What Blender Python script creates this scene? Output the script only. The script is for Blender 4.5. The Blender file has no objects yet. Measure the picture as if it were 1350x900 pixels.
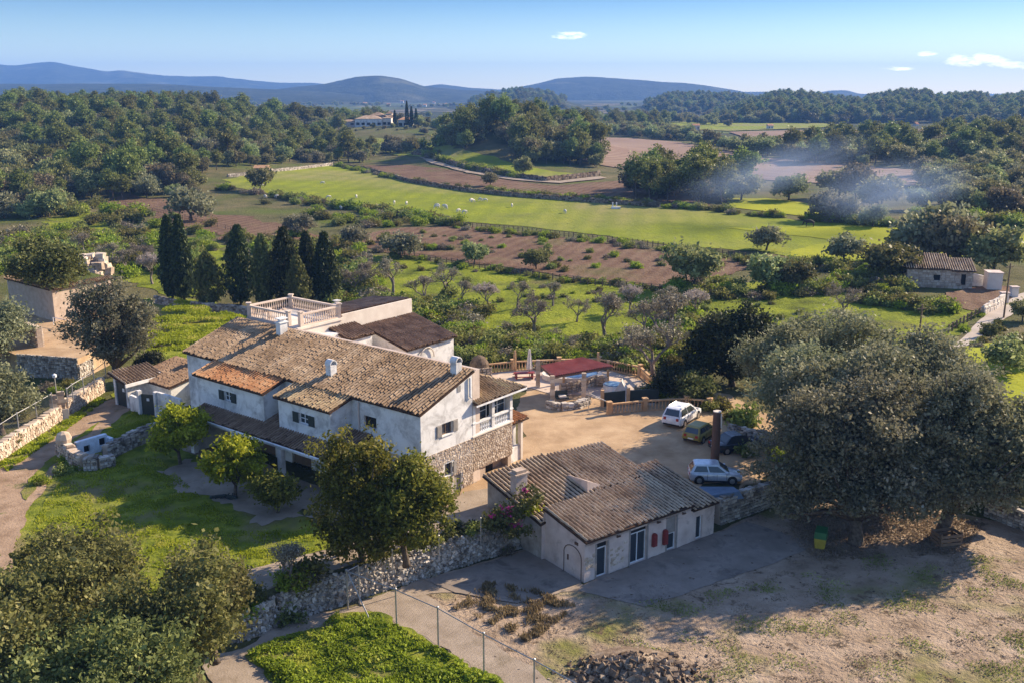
import bpy, bmesh, math, random
import numpy as np
from mathutils import Vector, Matrix, noise as mnoise
from mathutils.geometry import tessellate_polygon
SC = bpy.context.scene
COL = SC.collection
R = math.radians

# ------------------------------------------------------------------ camera
FPX, CAMH = 1300.0, 27.5                       # focal length in photo pixels, metres above the courtyard
TH = math.atan(328 / FPX)
cd = bpy.data.cameras.new('camera')
cam = bpy.data.objects.new('camera', cd); COL.objects.link(cam)
cam.location = (0, 0, CAMH)
cam.rotation_euler = (R(90) - TH, 0, 0)
cd.sensor_width = 36; cd.lens = 36 * FPX / 1350
cd.clip_start = 0.5; cd.clip_end = 40000
SC.camera = cam

# ------------------------------------------------------------------ sky, sun, exposure
SUN_AZ, SUN_EL = 58.0, 28.0                    # clockwise from +Y, above the horizon
w = bpy.data.worlds.new('World'); SC.world = w; w.use_nodes = True
nt = w.node_tree; nt.nodes.clear()
out = nt.nodes.new('ShaderNodeOutputWorld'); bg = nt.nodes.new('ShaderNodeBackground')
sky = nt.nodes.new('ShaderNodeTexSky'); sky.sky_type = 'NISHITA'; sky.sun_disc = False
sky.sun_elevation = R(SUN_EL); sky.sun_rotation = R(SUN_AZ)
sky.air_density = 1.0; sky.dust_density = 0.2; sky.ozone_density = 1.6; sky.altitude = 50
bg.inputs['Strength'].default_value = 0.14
nt.links.new(bg.outputs[0], out.inputs[0])
SKYN = (nt, sky, bg)
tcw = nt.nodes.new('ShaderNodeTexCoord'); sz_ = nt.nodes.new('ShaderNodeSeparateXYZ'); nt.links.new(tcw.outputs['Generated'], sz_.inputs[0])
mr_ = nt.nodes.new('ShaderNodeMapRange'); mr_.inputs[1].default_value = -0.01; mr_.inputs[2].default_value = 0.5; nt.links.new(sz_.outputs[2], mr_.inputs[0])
gr_ = nt.nodes.new('ShaderNodeValToRGB'); e_ = gr_.color_ramp.elements; e_[0].color = (0.76, 0.78, 0.74, 1); e_[1].color = (0.74, 0.73, 0.84, 1); q_ = e_.new(0.19); q_.color = (0.19, 0.285, 0.42, 1); nt.links.new(mr_.outputs[0], gr_.inputs[0])  # top stop lifts the unseen upper sky to fill the shade
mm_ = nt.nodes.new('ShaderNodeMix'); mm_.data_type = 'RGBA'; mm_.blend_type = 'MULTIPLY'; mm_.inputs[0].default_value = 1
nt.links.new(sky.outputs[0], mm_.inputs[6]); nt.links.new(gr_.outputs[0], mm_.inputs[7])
# three small clouds low over the horizon: (azimuth from +Y in degrees, elevation, half width, half height)
vn_ = nt.nodes.new('ShaderNodeMapping'); vn_.inputs['Scale'].default_value = (14, 14, 46); nt.links.new(tcw.outputs['Generated'], vn_.inputs[0])
cn_ = nt.nodes.new('ShaderNodeTexNoise'); cn_.inputs['Scale'].default_value = 5.0; cn_.inputs['Detail'].default_value = 7; cn_.inputs['Roughness'].default_value = 0.6; nt.links.new(vn_.outputs[0], cn_.inputs['Vector'])
def mth(op, a, b=None):
    m = nt.nodes.new('ShaderNodeMath'); m.operation = op
    for i, x in enumerate((a, b)):
        if x is None: continue
        if isinstance(x, (int, float)): m.inputs[i].default_value = x
        else: nt.links.new(x, m.inputs[i])
    return m.outputs[0]
azn = mth('ARCTAN2', sz_.outputs[0], sz_.outputs[1]); cl_ = None; cr_ = None
for az, el, hw_, hh_ in ((3.16, 3.06, 1.35, .27), (24.4, 1.6, 2.4, .42), (22.1, 1.95, .7, .22), (26.6, 1.35, 2.0, .3), (20.5, 1.2, 1.2, .15)):
    dx = mth('DIVIDE', mth('SUBTRACT', azn, R(az)), R(hw_)); dy = mth('DIVIDE', mth('SUBTRACT', sz_.outputs[2], math.sin(R(el))), R(hh_))
    d_ = mth('SUBTRACT', 1.0, mth('ADD', mth('POWER', mth('ABSOLUTE', dx), 2.0), mth('POWER', mth('ABSOLUTE', dy), 2.0)))
    if az > 15: cr_ = mth('MAXIMUM', d_, 0.0) if cr_ is None else mth('MAXIMUM', cr_, d_)
    cl_ = mth('MAXIMUM', d_, 0.0) if cl_ is None else mth('MAXIMUM', cl_, d_ if az > -20 else mth('MULTIPLY', d_, .4))
cm_ = nt.nodes.new('ShaderNodeMapRange'); cm_.inputs[1].default_value = 0.30; cm_.inputs[2].default_value = 1.15; cm_.inputs[4].default_value = .85
nt.links.new(mth('ADD', mth('MULTIPLY', cl_, .75), mth('MULTIPLY', mth('SUBTRACT', cn_.outputs[0], .5), 2.4)), cm_.inputs[0])
cf_ = mth('MULTIPLY', cm_.outputs[0], mth('MINIMUM', mth('MULTIPLY', cl_, 2.0), 1.0))
cw_ = nt.nodes.new('ShaderNodeMix'); cw_.data_type = 'RGBA'; cb_ = nt.nodes.new('ShaderNodeMix'); cb_.data_type = 'RGBA'; cb_.inputs[6].default_value = (9.5, 9.2, 9.0, 1); cb_.inputs[7].default_value = (15, 14, 13, 1); nt.links.new(mth('MINIMUM', mth('MULTIPLY', cr_, 9.0), 1.0), cb_.inputs[0]); nt.links.new(cb_.outputs[2], cw_.inputs[7])
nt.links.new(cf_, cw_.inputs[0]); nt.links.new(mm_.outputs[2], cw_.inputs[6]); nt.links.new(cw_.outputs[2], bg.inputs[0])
sl = bpy.data.lights.new('sun', 'SUN'); sun = bpy.data.objects.new('sun', sl); COL.objects.link(sun)
sl.energy = 5.0; sl.angle = R(0.53); sl.color = (1.0, 0.82, 0.60)
sdir = Vector((math.sin(R(SUN_AZ)) * math.cos(R(SUN_EL)), math.cos(R(SUN_AZ)) * math.cos(R(SUN_EL)), math.sin(R(SUN_EL))))
sun.rotation_euler = sdir.to_track_quat('Z', 'Y').to_euler()
SC.view_settings.view_transform = 'Standard'; SC.view_settings.look = 'None'
SC.view_settings.exposure = 1.18; SC.view_settings.gamma = 1.0
SC.render.engine = 'CYCLES'
SC.cycles.max_bounces = 5; SC.cycles.diffuse_bounces = 2; SC.cycles.glossy_bounces = 2
SC.cycles.transmission_bounces = 3; SC.cycles.transparent_max_bounces = 8; SC.cycles.volume_bounces = 0
SC.cycles.use_adaptive_sampling = True

# ------------------------------------------------------------------ measuring the photo
cth, sth = math.cos(TH), math.sin(TH)
def ray(px, py):
    x = (px - 675) / FPX; y = (py - 450) / FPX
    return np.array([x, cth - y * sth, -sth - y * cth])
def P(px, py, z=0.0):
    d = ray(px, py); t = (z - CAMH) / d[2]
    return Vector((d[0] * t, d[1] * t, z))
def PY(px, py, Y):
    d = ray(px, py); t = Y / d[1]
    return Vector((d[0] * t, Y, CAMH + d[2] * t))
def sstep(a, b, x):
    t = np.clip((x - a) / (b - a), 0, 1); return t * t * (3 - 2 * t)

# ------------------------------------------------------------------ object helpers
def tag(o, label=None, cat=None, group=None, kind=None):
    if label: o['label'] = label
    if cat: o['category'] = cat
    if group: o['group'] = group
    if kind: o['kind'] = kind
    return o
def thing(name, label, cat, loc=(0, 0, 0), rz=0, group=None, kind=None):
    o = bpy.data.objects.new(name, None); COL.objects.link(o)
    o.empty_display_size = 0.3
    o.location = loc; o.rotation_euler = (0, 0, rz)
    return tag(o, label, cat, group, kind)
def link(name, me, parent=None, loc=None, rot=None, sc=None):
    o = bpy.data.objects.new(name, me); COL.objects.link(o)
    if parent is not None: o.parent = parent
    if loc is not None: o.location = loc
    if rot is not None: o.rotation_euler = rot
    if sc is not None: o.scale = sc if hasattr(sc, '__len__') else (sc, sc, sc)
    return o
def kids(o, idx={}):
    return [c for c in bpy.data.objects if c.parent is o]
def copy_tree(o, parent=None, table=None):
    c = o.copy(); COL.objects.link(c); c.parent = parent
    for ch in (table or CH).get(o.name, ()): copy_tree(ch, c, table)
    return c
CH = {}
def remember(o):
    CH[o.name] = kids(o)
    for k in CH[o.name]: remember(k)
    return o

class MB:
    """collects faces; build() links them as ONE mesh object"""
    def __init__(s): s.v = []; s.f = []; s.r = []
    def add(s, vs, fs, r=None):
        n = len(s.v); s.v += [tuple(v) for v in vs]; s.f += [tuple(i + n for i in f) for f in fs]
        s.r += [random.random() if r is None else r] * len(fs)
    def box(s, c, d, rz=0, r=None, tilt=0):
        hx, hy, hz = d[0] / 2, d[1] / 2, d[2] / 2
        cs, sn = math.cos(rz), math.sin(rz)
        vs = []
        for z in (-hz, hz):
            for x, y in ((-hx, -hy), (hx, -hy), (hx, hy), (-hx, hy)):
                vs.append((c[0] + x * cs - y * sn, c[1] + x * sn + y * cs, c[2] + z + tilt * x))
        s.add(vs, [(3, 2, 1, 0), (4, 5, 6, 7), (0, 1, 5, 4), (1, 2, 6, 5), (2, 3, 7, 6), (3, 0, 4, 7)], r)
    def bb(s, x0, x1, y0, y1, z0, z1, r=None):
        s.box(((x0 + x1) / 2, (y0 + y1) / 2, (z0 + z1) / 2), (x1 - x0, y1 - y0, z1 - z0), 0, r)
    def prism(s, bottom, top, r=None):
        n = len(bottom); vs = list(bottom) + list(top)
        fs = [tuple(reversed(range(n))), tuple(range(n, 2 * n))] + [(i, (i + 1) % n, n + (i + 1) % n, n + i) for i in range(n)]
        s.add(vs, fs, r)
    def tube(s, pts, rad, n=6, cap=True, r=None):
        pts = [Vector(p) for p in pts]; rings = []; vs = []
        for i, p in enumerate(pts):
            d = (pts[min(i + 1, len(pts) - 1)] - pts[max(i - 1, 0)])
            if d.length < 1e-6: d = Vector((0, 0, 1))
            d.normalize(); a = Vector((1, 0, 0)) if abs(d.x) < 0.8 else Vector((0, 1, 0))
            u = d.cross(a).normalized(); v = d.cross(u)
            rr = rad[i] if hasattr(rad, '__len__') else rad
            for k in range(n):
                t = 2 * math.pi * k / n
                vs.append(p + u * math.cos(t) * rr + v * math.sin(t) * rr)
        fs = []
        for i in range(len(pts) - 1):
            for k in range(n):
                a, b = i * n + k, i * n + (k + 1) % n
                fs.append((a, b, b + n, a + n))
        if cap: fs += [tuple(reversed(range(n))), tuple(range((len(pts) - 1) * n, len(pts) * n))]
        s.add(vs, fs, r)
    def lathe(s, prof, c=(0, 0, 0), n=8, r=None):
        vs = []; fs = []
        for (rr, z) in prof:
            for k in range(n):
                t = 2 * math.pi * k / n; vs.append((c[0] + rr * math.cos(t), c[1] + rr * math.sin(t), c[2] + z))
        for i in range(len(prof) - 1):
            for k in range(n):
                a, b = i * n + k, i * n + (k + 1) % n; fs.append((a, b, b + n, a + n))
        fs += [tuple(reversed(range(n))), tuple(range((len(prof) - 1) * n, len(prof) * n))]
        s.add(vs, fs, r)
    def quad(s, a, b, c, d, r=None): s.add([a, b, c, d], [(0, 1, 2, 3)], r)
    def mesh(s, name, mat, smooth=False):
        me = bpy.data.meshes.new(name); me.from_pydata(s.v, [], s.f)
        at = me.attributes.new('rnd', 'FLOAT', 'FACE'); at.data.foreach_set('value', s.r)
        for m in (mat if isinstance(mat, (list, tuple)) else [mat]): me.materials.append(m)
        if smooth: me.polygons.foreach_set('use_smooth', [True] * len(s.f))
        me.update(); return me
    def build(s, name, mat, parent=None, smooth=False, **k):
        return link(name, s.mesh(name, mat, smooth), parent, **k)

def np_mesh(name, V, F4, rnd, mats, midx=None):
    """quads from numpy arrays"""
    me = bpy.data.meshes.new(name); n = len(F4)
    me.vertices.add(len(V)); me.vertices.foreach_set('co', np.asarray(V, np.float32).ravel())
    k = F4.shape[1]
    me.loops.add(n * k); me.loops.foreach_set('vertex_index', np.asarray(F4, np.int32).ravel())
    me.polygons.add(n); me.polygons.foreach_set('loop_start', np.arange(0, n * k, k, dtype=np.int32))
    me.polygons.foreach_set('loop_total', np.full(n, k, np.int32))
    if midx is not None: me.polygons.foreach_set('material_index', np.asarray(midx, np.int32))
    at = me.attributes.new('rnd', 'FLOAT', 'FACE'); at.data.foreach_set('value', np.asarray(rnd, np.float32))
    for m in mats: me.materials.append(m)
    me.update(calc_edges=True); me.validate()
    return me

# ------------------------------------------------------------------ materials
def ramp(nt, fac, stops):
    r = nt.nodes.new('ShaderNodeValToRGB'); e = r.color_ramp.elements
    while len(e) < len(stops): e.new(0.5)
    for i, (p, c) in enumerate(stops):
        e[i].position = p; e[i].color = (*c, 1)
    nt.links.new(fac, r.inputs[0]); return r.outputs[0]
def noise_n(nt, vec, scale, detail=4, rough=0.55, dist=0.0):
    n = nt.nodes.new('ShaderNodeTexNoise'); n.inputs['Scale'].default_value = scale
    n.inputs['Detail'].default_value = detail; n.inputs['Roughness'].default_value = rough
    n.inputs['Distortion'].default_value = dist
    nt.links.new(vec, n.inputs['Vector']); return n.outputs[0]
def mathn(nt, op, a, b=None, c=None):
    m = nt.nodes.new('ShaderNodeMath'); m.operation = op
    for i, x in enumerate((a, b, c)):
        if x is None: continue
        if isinstance(x, (int, float)): m.inputs[i].default_value = x
        else: nt.links.new(x, m.inputs[i])
    return m.outputs[0]
def mixc(nt, fac, a, b, mode='MIX'):
    m = nt.nodes.new('ShaderNodeMix'); m.data_type = 'RGBA'; m.blend_type = mode
    for sock, x in ((m.inputs[0], fac), (m.inputs[6], a), (m.inputs[7], b)):
        if isinstance(x, (int, float)): sock.default_value = x
        elif isinstance(x, tuple): sock.default_value = (*x, 1)
        else: nt.links.new(x, sock)
    return m.outputs[2]
def new_mat(name):
    m = bpy.data.materials.new(name); m.use_nodes = True; nt = m.node_tree
    return m, nt, nt.nodes['Principled BSDF']
def mat(name, stops, scale=2.0, detail=5, rough=0.85, bump=0.3, bscale=None, bdist=0.02, rnd=0.0, world=True,
        stain=None, spec=0.08, metal=0.0, dist=0.0, mid=None, furrow=None):
    """noise-ramped colour + second fine noise + optional per-face random value and large stains"""
    m, nt, b = new_mat(name)
    if world: vec = nt.nodes.new('ShaderNodeNewGeometry').outputs['Position']
    else: vec = nt.nodes.new('ShaderNodeTexCoord').outputs['Object']
    f = noise_n(nt, vec, scale, detail, 0.6, dist)
    if rnd:
        a = nt.nodes.new('ShaderNodeAttribute'); a.attribute_name = 'rnd'
        k = mathn(nt, 'SUBTRACT', a.outputs['Fac'], 0.5)
        f = mathn(nt, 'MULTIPLY_ADD', k, rnd, f)
    c = ramp(nt, f, stops)
    if mid:                                     # (colour, scale, low, high): broad patches of another colour
        g = noise_n(nt, vec, mid[1], 3, 0.55)
        g = nt_map(nt, g, mid[2], mid[3])
        c = mixc(nt, g, c, mid[0])
    if stain:                                   # (colour, scale, low, high)
        g = nt_map(nt, noise_n(nt, vec, stain[1], 6, 0.7, 0.4), stain[2], stain[3])
        c = mixc(nt, g, c, stain[0])
    if furrow:                                  # (direction in degrees, scale, strength, colour): plough or mowing lines
        mpf = nt.nodes.new('ShaderNodeMapping'); mpf.inputs['Rotation'].default_value = (0, 0, R(furrow[0])); nt.links.new(vec, mpf.inputs[0])
        wv = nt.nodes.new('ShaderNodeTexWave'); wv.inputs['Scale'].default_value = furrow[1]; wv.inputs['Distortion'].default_value = 2.2; wv.inputs['Detail'].default_value = 3; wv.inputs['Detail Scale'].default_value = .6; nt.links.new(mpf.outputs[0], wv.inputs['Vector'])
        c = mixc(nt, mathn(nt, 'MULTIPLY', mathn(nt, 'MULTIPLY', wv.outputs['Fac'], noise_n(nt, vec, furrow[1] * .25, 3)), furrow[2] * 1.6), c, furrow[3])
    nt.links.new(c, b.inputs['Base Color'])
    b.inputs['Roughness'].default_value = rough; b.inputs['Specular IOR Level'].default_value = spec
    b.inputs['Metallic'].default_value = metal
    if bump:
        bn = nt.nodes.new('ShaderNodeBump'); bn.inputs['Strength'].default_value = bump; bn.inputs['Distance'].default_value = bdist
        nt.links.new(noise_n(nt, vec, bscale or scale * 4, 5, 0.65), bn.inputs['Height'])
        nt.links.new(bn.outputs[0], b.inputs['Normal'])
    return m
def nt_map(nt, x, lo, hi):
    m = nt.nodes.new('ShaderNodeMapRange'); m.inputs[1].default_value = lo; m.inputs[2].default_value = hi
    nt.links.new(x, m.inputs[0]); return m.outputs[0]
def leafmat(name, dark, light, trans=0.25, accent=None, vary=0.25, rough=0.55):
    dark, light = tuple(x * 1.15 for x in dark), tuple(x * 1.2 for x in light)
    accent = tuple(min(.8, x * 1.15) for x in accent) if accent else None
    trans = min(.42, trans + .10)
    m, nt, b = new_mat(name)
    a = nt.nodes.new('ShaderNodeAttribute'); a.attribute_name = 'rnd'
    oi = nt.nodes.new('ShaderNodeObjectInfo')
    st = [(0.0, dark), (0.8 if accent else 1.0, light)]
    if accent: st.append((1.0, accent))
    c = ramp(nt, a.outputs['Fac'], st)
    hs = nt.nodes.new('ShaderNodeHueSaturation')
    nt.links.new(mathn(nt, 'MULTIPLY_ADD', oi.outputs['Random'], 0.05 * vary * 4, 0.5 - 0.025 * vary * 4), hs.inputs['Hue'])
    nt.links.new(mathn(nt, 'MULTIPLY_ADD', oi.outputs['Random'], 0.9 * vary * 2, 1 - 0.9 * vary), hs.inputs['Value'])
    nt.links.new(c, hs.inputs['Color']); c = hs.outputs[0]
    nt.links.new(c, b.inputs['Base Color']); b.inputs['Roughness'].default_value = rough
    b.inputs['Specular IOR Level'].default_value = 0.12
    if trans:
        t = nt.nodes.new('ShaderNodeBsdfTranslucent'); nt.links.new(c, t.inputs[0])
        mx = nt.nodes.new('ShaderNodeMixShader'); mx.inputs[0].default_value = trans
        nt.links.new(b.outputs[0], mx.inputs[1]); nt.links.new(t.outputs[0], mx.inputs[2])
        nt.links.new(mx.outputs[0], nt.nodes['Material Output'].inputs[0])
    return m
def plain(name, col, rough=0.6, metal=0.0, spec=0.4, bump=0.0):
    d = tuple(x * 0.8 for x in col); l = tuple(min(1, x * 1.12) for x in col)
    return mat(name, [(0.3, d), (0.7, l)], 3.0, 4, rough, bump, 20, 0.01, world=False, spec=spec, metal=metal)

MT = dict(
    grass=mat('lawn_grass', [(0.25, (0.05, 0.07, 0.010)), (0.42, (0.12, 0.15, 0.016)), (0.58, (0.205, 0.225, 0.024)), (0.78, (0.31, 0.28, 0.08))], 0.9, 10, 0.95, 1.0, 6, 0.10,
              mid=((0.20, 0.165, 0.075), 0.22, 0.50, 0.70)),
    field=mat('pasture', [(0.25, (0.12, 0.145, 0.010)), (0.5, (0.20, 0.235, 0.014)), (0.75, (0.27, 0.285, 0.02))], 0.06, 9, 0.95, 0.9, 0.9, 0.35,
              mid=((0.23, 0.215, 0.07), 0.011, 0.45, 0.60), stain=((0.13, 0.15, 0.03), 0.16, 0.5, 0.75), furrow=(8, .05, .5, (0.13, 0.165, 0.02))),
    field2=mat('bright_pasture', [(0.3, (0.20, 0.23, 0.012)), (0.7, (0.31, 0.32, 0.02))], 0.05, 7, 0.95, 0.8, 0.8, 0.3),
    orchard=mat('orchard_grass', [(0.28, (0.06, 0.075, 0.010)), (0.45, (0.14, 0.17, 0.014)), (0.6, (0.21, 0.24, 0.018)), (0.8, (0.25, 0.235, 0.04))], 0.22, 10, 0.95, 1.0, 1.6, 0.35,
                mid=((0.12, 0.095, 0.05), 0.05, 0.58, 0.72)),
    soil=mat('ploughed_red_soil', [(0.3, (0.085, 0.048, 0.03)), (0.55, (0.15, 0.09, 0.058)), (0.75, (0.21, 0.14, 0.09))], 0.14, 9, 0.95, 1.0, 1.3, 0.35,
             mid=((0.10, 0.09, 0.03), 0.07, 0.55, 0.72), furrow=(20, .12, .38, (0.24, 0.17, 0.11))),
    soil2=mat('far_ploughed_soil', [(0.3, (0.17, 0.105, 0.075)), (0.7, (0.26, 0.18, 0.13))], 0.02, 9, 0.95, 0.7, 0.3, 0.4, mid=((0.15, 0.085, 0.06), .012, .5, .6), furrow=(70, .05, .8, (0.33, 0.25, 0.19))),
    scrub=mat('scrubland', [(0.28, (0.035, 0.038, 0.014)), (0.46, (0.085, 0.085, 0.03)), (0.6, (0.13, 0.115, 0.05)), (0.8, (0.20, 0.16, 0.085))], 0.12, 10, 0.95, 1.0, 1.0, 0.5,
              mid=((0.085, 0.11, 0.02), 0.03, 0.5, 0.68)),
    sand=mat('courtyard_sand', [(0.28, (0.29, 0.195, 0.11)), (0.5, (0.43, 0.30, 0.18)), (0.75, (0.53, 0.39, 0.245))], 0.35, 10, 0.95, 0.7, 7, 0.04,
             stain=((0.30, 0.20, 0.115), 0.28, 0.48, 0.70)),
    dirt=mat('yard_dirt', [(0.24, (0.16, 0.115, 0.077)), (0.40, (0.29, 0.215, 0.15)), (0.6, (0.38, 0.29, 0.21)), (0.8, (0.47, 0.375, 0.28))], 0.5, 14, 0.95, 1.0, 3, 0.22,
             mid=((0.17, 0.165, 0.05), 0.17, 0.52, 0.66), stain=((0.12, 0.085, 0.055), 1.1, 0.56, 0.66)),
    drive=mat('gravel_drive', [(0.3, (0.24, 0.19, 0.14)), (0.7, (0.38, 0.31, 0.24))], 0.7, 9, 0.95, 0.7, 9, 0.04,
              stain=((0.19, 0.15, 0.1), 0.4, 0.55, 0.7)),
    track=mat('dirt_track', [(0.3, (0.21, 0.14, 0.088)), (0.7, (0.42, 0.30, 0.205))], 0.6, 9, 0.95, 0.9, 6, 0.06,
              stain=((0.10, 0.12, 0.03), 0.35, 0.58, 0.68)),
    conc=mat('concrete_apron', [(0.3, (0.19, 0.155, 0.125)), (0.7, (0.31, 0.26, 0.215))], 0.5, 9, 0.9, 0.3, 12, 0.015,
             stain=((0.12, 0.10, 0.085), 0.5, 0.52, 0.7)),
    paving=mat('terrace_paving', [(0.3, (0.46, 0.36, 0.28)), (0.7, (0.60, 0.50, 0.41))], 1.2, 6, 0.85, 0.3, 9, 0.01),
    asphalt=mat('lane', [(0.3, (0.33, 0.285, 0.24)), (0.7, (0.46, 0.40, 0.345))], 0.4, 8, 0.9, 0.3, 8, 0.02),
    white=mat('whitewash', [(0.25, (0.56, 0.53, 0.50)), (0.5, (0.76, 0.74, 0.71)), (0.75, (0.82, 0.80, 0.77))], 0.8, 9, 0.9, 0.35, 8, 0.02,
              stain=((0.38, 0.36, 0.34), 0.7, 0.47, 0.68)),
    cream=mat('cream_render', [(0.25, (0.58, 0.50, 0.42)), (0.75, (0.76, 0.69, 0.60))], 0.8, 8, 0.9, 0.3, 8, 0.02),
    pink=mat('pink_render', [(0.25, (0.46, 0.36, 0.31)), (0.5, (0.60, 0.49, 0.43)), (0.75, (0.70, 0.59, 0.52))], 1.0, 9, 0.9, 0.5, 9, 0.02,
             stain=((0.27, 0.21, 0.18), 0.8, 0.56, 0.76)),
    mortar=mat('mortar', [(0.3, (0.38, 0.29, 0.22)), (0.7, (0.52, 0.42, 0.335))], 2, 7, 0.95, 0.8, 14, 0.03),
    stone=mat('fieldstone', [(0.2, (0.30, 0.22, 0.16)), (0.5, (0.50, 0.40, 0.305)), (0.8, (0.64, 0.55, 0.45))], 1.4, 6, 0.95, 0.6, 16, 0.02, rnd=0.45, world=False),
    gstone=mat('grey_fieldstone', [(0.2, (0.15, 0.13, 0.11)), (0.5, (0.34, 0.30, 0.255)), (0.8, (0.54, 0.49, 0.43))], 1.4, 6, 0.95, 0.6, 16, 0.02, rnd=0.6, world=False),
    tile=mat('weathered_roof_tile', [(0.2, (0.15, 0.10, 0.062)), (0.42, (0.29, 0.20, 0.125)), (0.58, (0.40, 0.285, 0.185)), (0.8, (0.56, 0.44, 0.31))], 0.55, 8, 0.95, 0.4, 14, 0.01, rnd=0.22),
    tile_o=mat('orange_roof_tile', [(0.12, (0.22, 0.11, 0.06)), (0.42, (0.42, 0.20, 0.095)), (0.75, (0.58, 0.36, 0.20))], 0.6, 6, 0.9, 0.4, 14, 0.01, rnd=0.3),
    tile_d=mat('dark_roof_tile', [(0.15, (0.11, 0.07, 0.05)), (0.5, (0.28, 0.185, 0.12)), (0.85, (0.44, 0.32, 0.22))], 0.9, 6, 0.95, 0.4, 14, 0.01, rnd=0.25),
    tile_l=mat('lichen_roof_tile', [(0.2, (0.20, 0.135, 0.085)), (0.42, (0.41, 0.30, 0.20)), (0.8, (0.64, 0.52, 0.38))], 0.6, 8, 0.95, 0.4, 14, 0.01, rnd=0.25),
    tile_m=mat('mossy_roof_tile', [(0.2, (0.15, 0.105, 0.065)), (0.42, (0.30, 0.215, 0.13)), (0.58, (0.42, 0.31, 0.19)), (0.8, (0.50, 0.42, 0.24))], 0.6, 6, 0.95, 0.4, 14, 0.01, rnd=0.3),
    chan=mat('channel_tile', [(0.3, (0.04, 0.025, 0.018)), (0.7, (0.09, 0.055, 0.038))], 2, 6, 0.95, 0.5, 14, 0.02),  # near-black colour deepens the shade between the cover tiles
    redroof=mat('red_corrugated_sheet', [(0.3, (0.42, 0.13, 0.085)), (0.7, (0.56, 0.21, 0.14))], 0.9, 6, 0.6, 0.1, 9, 0.01),
    ochre=mat('ochre_cast_stone', [(0.3, (0.42, 0.25, 0.125)), (0.7, (0.60, 0.40, 0.23))], 1.5, 6, 0.9, 0.3, 14, 0.01, world=False),
    blush=mat('blush_cast_stone', [(0.3, (0.52, 0.41, 0.33)), (0.7, (0.70, 0.58, 0.48))], 1.5, 6, 0.9, 0.3, 14, 0.01, world=False),
    shutter=plain('dark_shutter_paint', (0.035, 0.045, 0.04), 0.6), shutter2=plain('grey_shutter_paint', (0.30, 0.27, 0.24), 0.7),
    frame=plain('white_window_frame', (0.78, 0.78, 0.78), 0.4), dark=plain('dark_interior', (0.018, 0.016, 0.015), 0.9),  # dark: black colour stands in for the shade inside rooms and openings
    metal=plain('galvanised_metal', (0.42, 0.41, 0.40), 0.5, 0.6), rust=plain('rusty_metal', (0.13, 0.078, 0.056), 0.9, 0, 0.2, 0.3),
    wood=plain('weathered_wood', (0.20, 0.13, 0.08), 0.9), red=plain('red_paint', (0.22, 0.028, 0.026), 0.6), bark=mat('bark', [(0.3, (0.06, 0.045, 0.033)), (0.7, (0.17, 0.135, 0.105))], 5, 6, 0.95, 0.8, 18, 0.03, world=False),
    twig=mat('grey_twigs', [(0.3, (0.13, 0.105, 0.085)), (0.7, (0.28, 0.235, 0.20))], 3, 5, 0.95, 0, world=False), rubber=plain('black_rubber', (0.02, 0.02, 0.02), 0.85),
    steel=plain('wheel_rim', (0.45, 0.45, 0.46), 0.35, 0.8), blue=plain('pool_blue', (0.15, 0.25, 0.36), 0.25), green=plain('green_plastic', (0.03, 0.13, 0.045), 0.5),
    tarp=plain('blue_grey_tarp', (0.13, 0.19, 0.27), 0.6), yellow=plain('yellow_plastic', (0.38, 0.29, 0.04), 0.5), bluewhite=plain('blue_white_paint', (0.66, 0.76, 0.86), 0.6), canvas=plain('cream_canvas', (0.66, 0.60, 0.54), 0.9),
    tail=plain('tail_lamp_red', (0.35, 0.02, 0.02), 0.3), lamp=plain('headlamp_glass', (0.6, 0.62, 0.65), 0.15), plate=plain('number_plate', (0.7, 0.7, 0.66), 0.5),
    carw=plain('white_car_paint', (0.74, 0.75, 0.77), 0.25, 0, 0.5), cars=plain('silver_car_paint', (0.52, 0.56, 0.62), 0.25, 0.35, 0.5),
    cary=plain('olive_yellow_car_paint', (0.26, 0.21, 0.04), 0.3, 0, 0.5), card=plain('dark_blue_car_paint', (0.025, 0.035, 0.055), 0.2, 0, 0.5),
    sheep=mat('fleece', [(0.3, (0.5, 0.46, 0.38)), (0.7, (0.72, 0.68, 0.6))], 9, 5, 0.95, 0.5, 30, 0.02, world=False), hide=plain('dark_hide', (0.03, 0.022, 0.018), 0.8),
    manure=mat('dark_clods', [(0.2, (0.07, 0.05, 0.034)), (0.5, (0.19, 0.14, 0.10)), (0.8, (0.36, 0.29, 0.215))], 2.2, 8, 0.95, 0.8, 14, 0.05, rnd=0.5),
)
_g, _nt, _b = new_mat('window_glass'); _b.inputs['Base Color'].default_value = (0.03, 0.04, 0.05, 1)
_b.inputs['Roughness'].default_value = 0.06; _b.inputs['Specular IOR Level'].default_value = 0.9; MT['glass'] = _g
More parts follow.
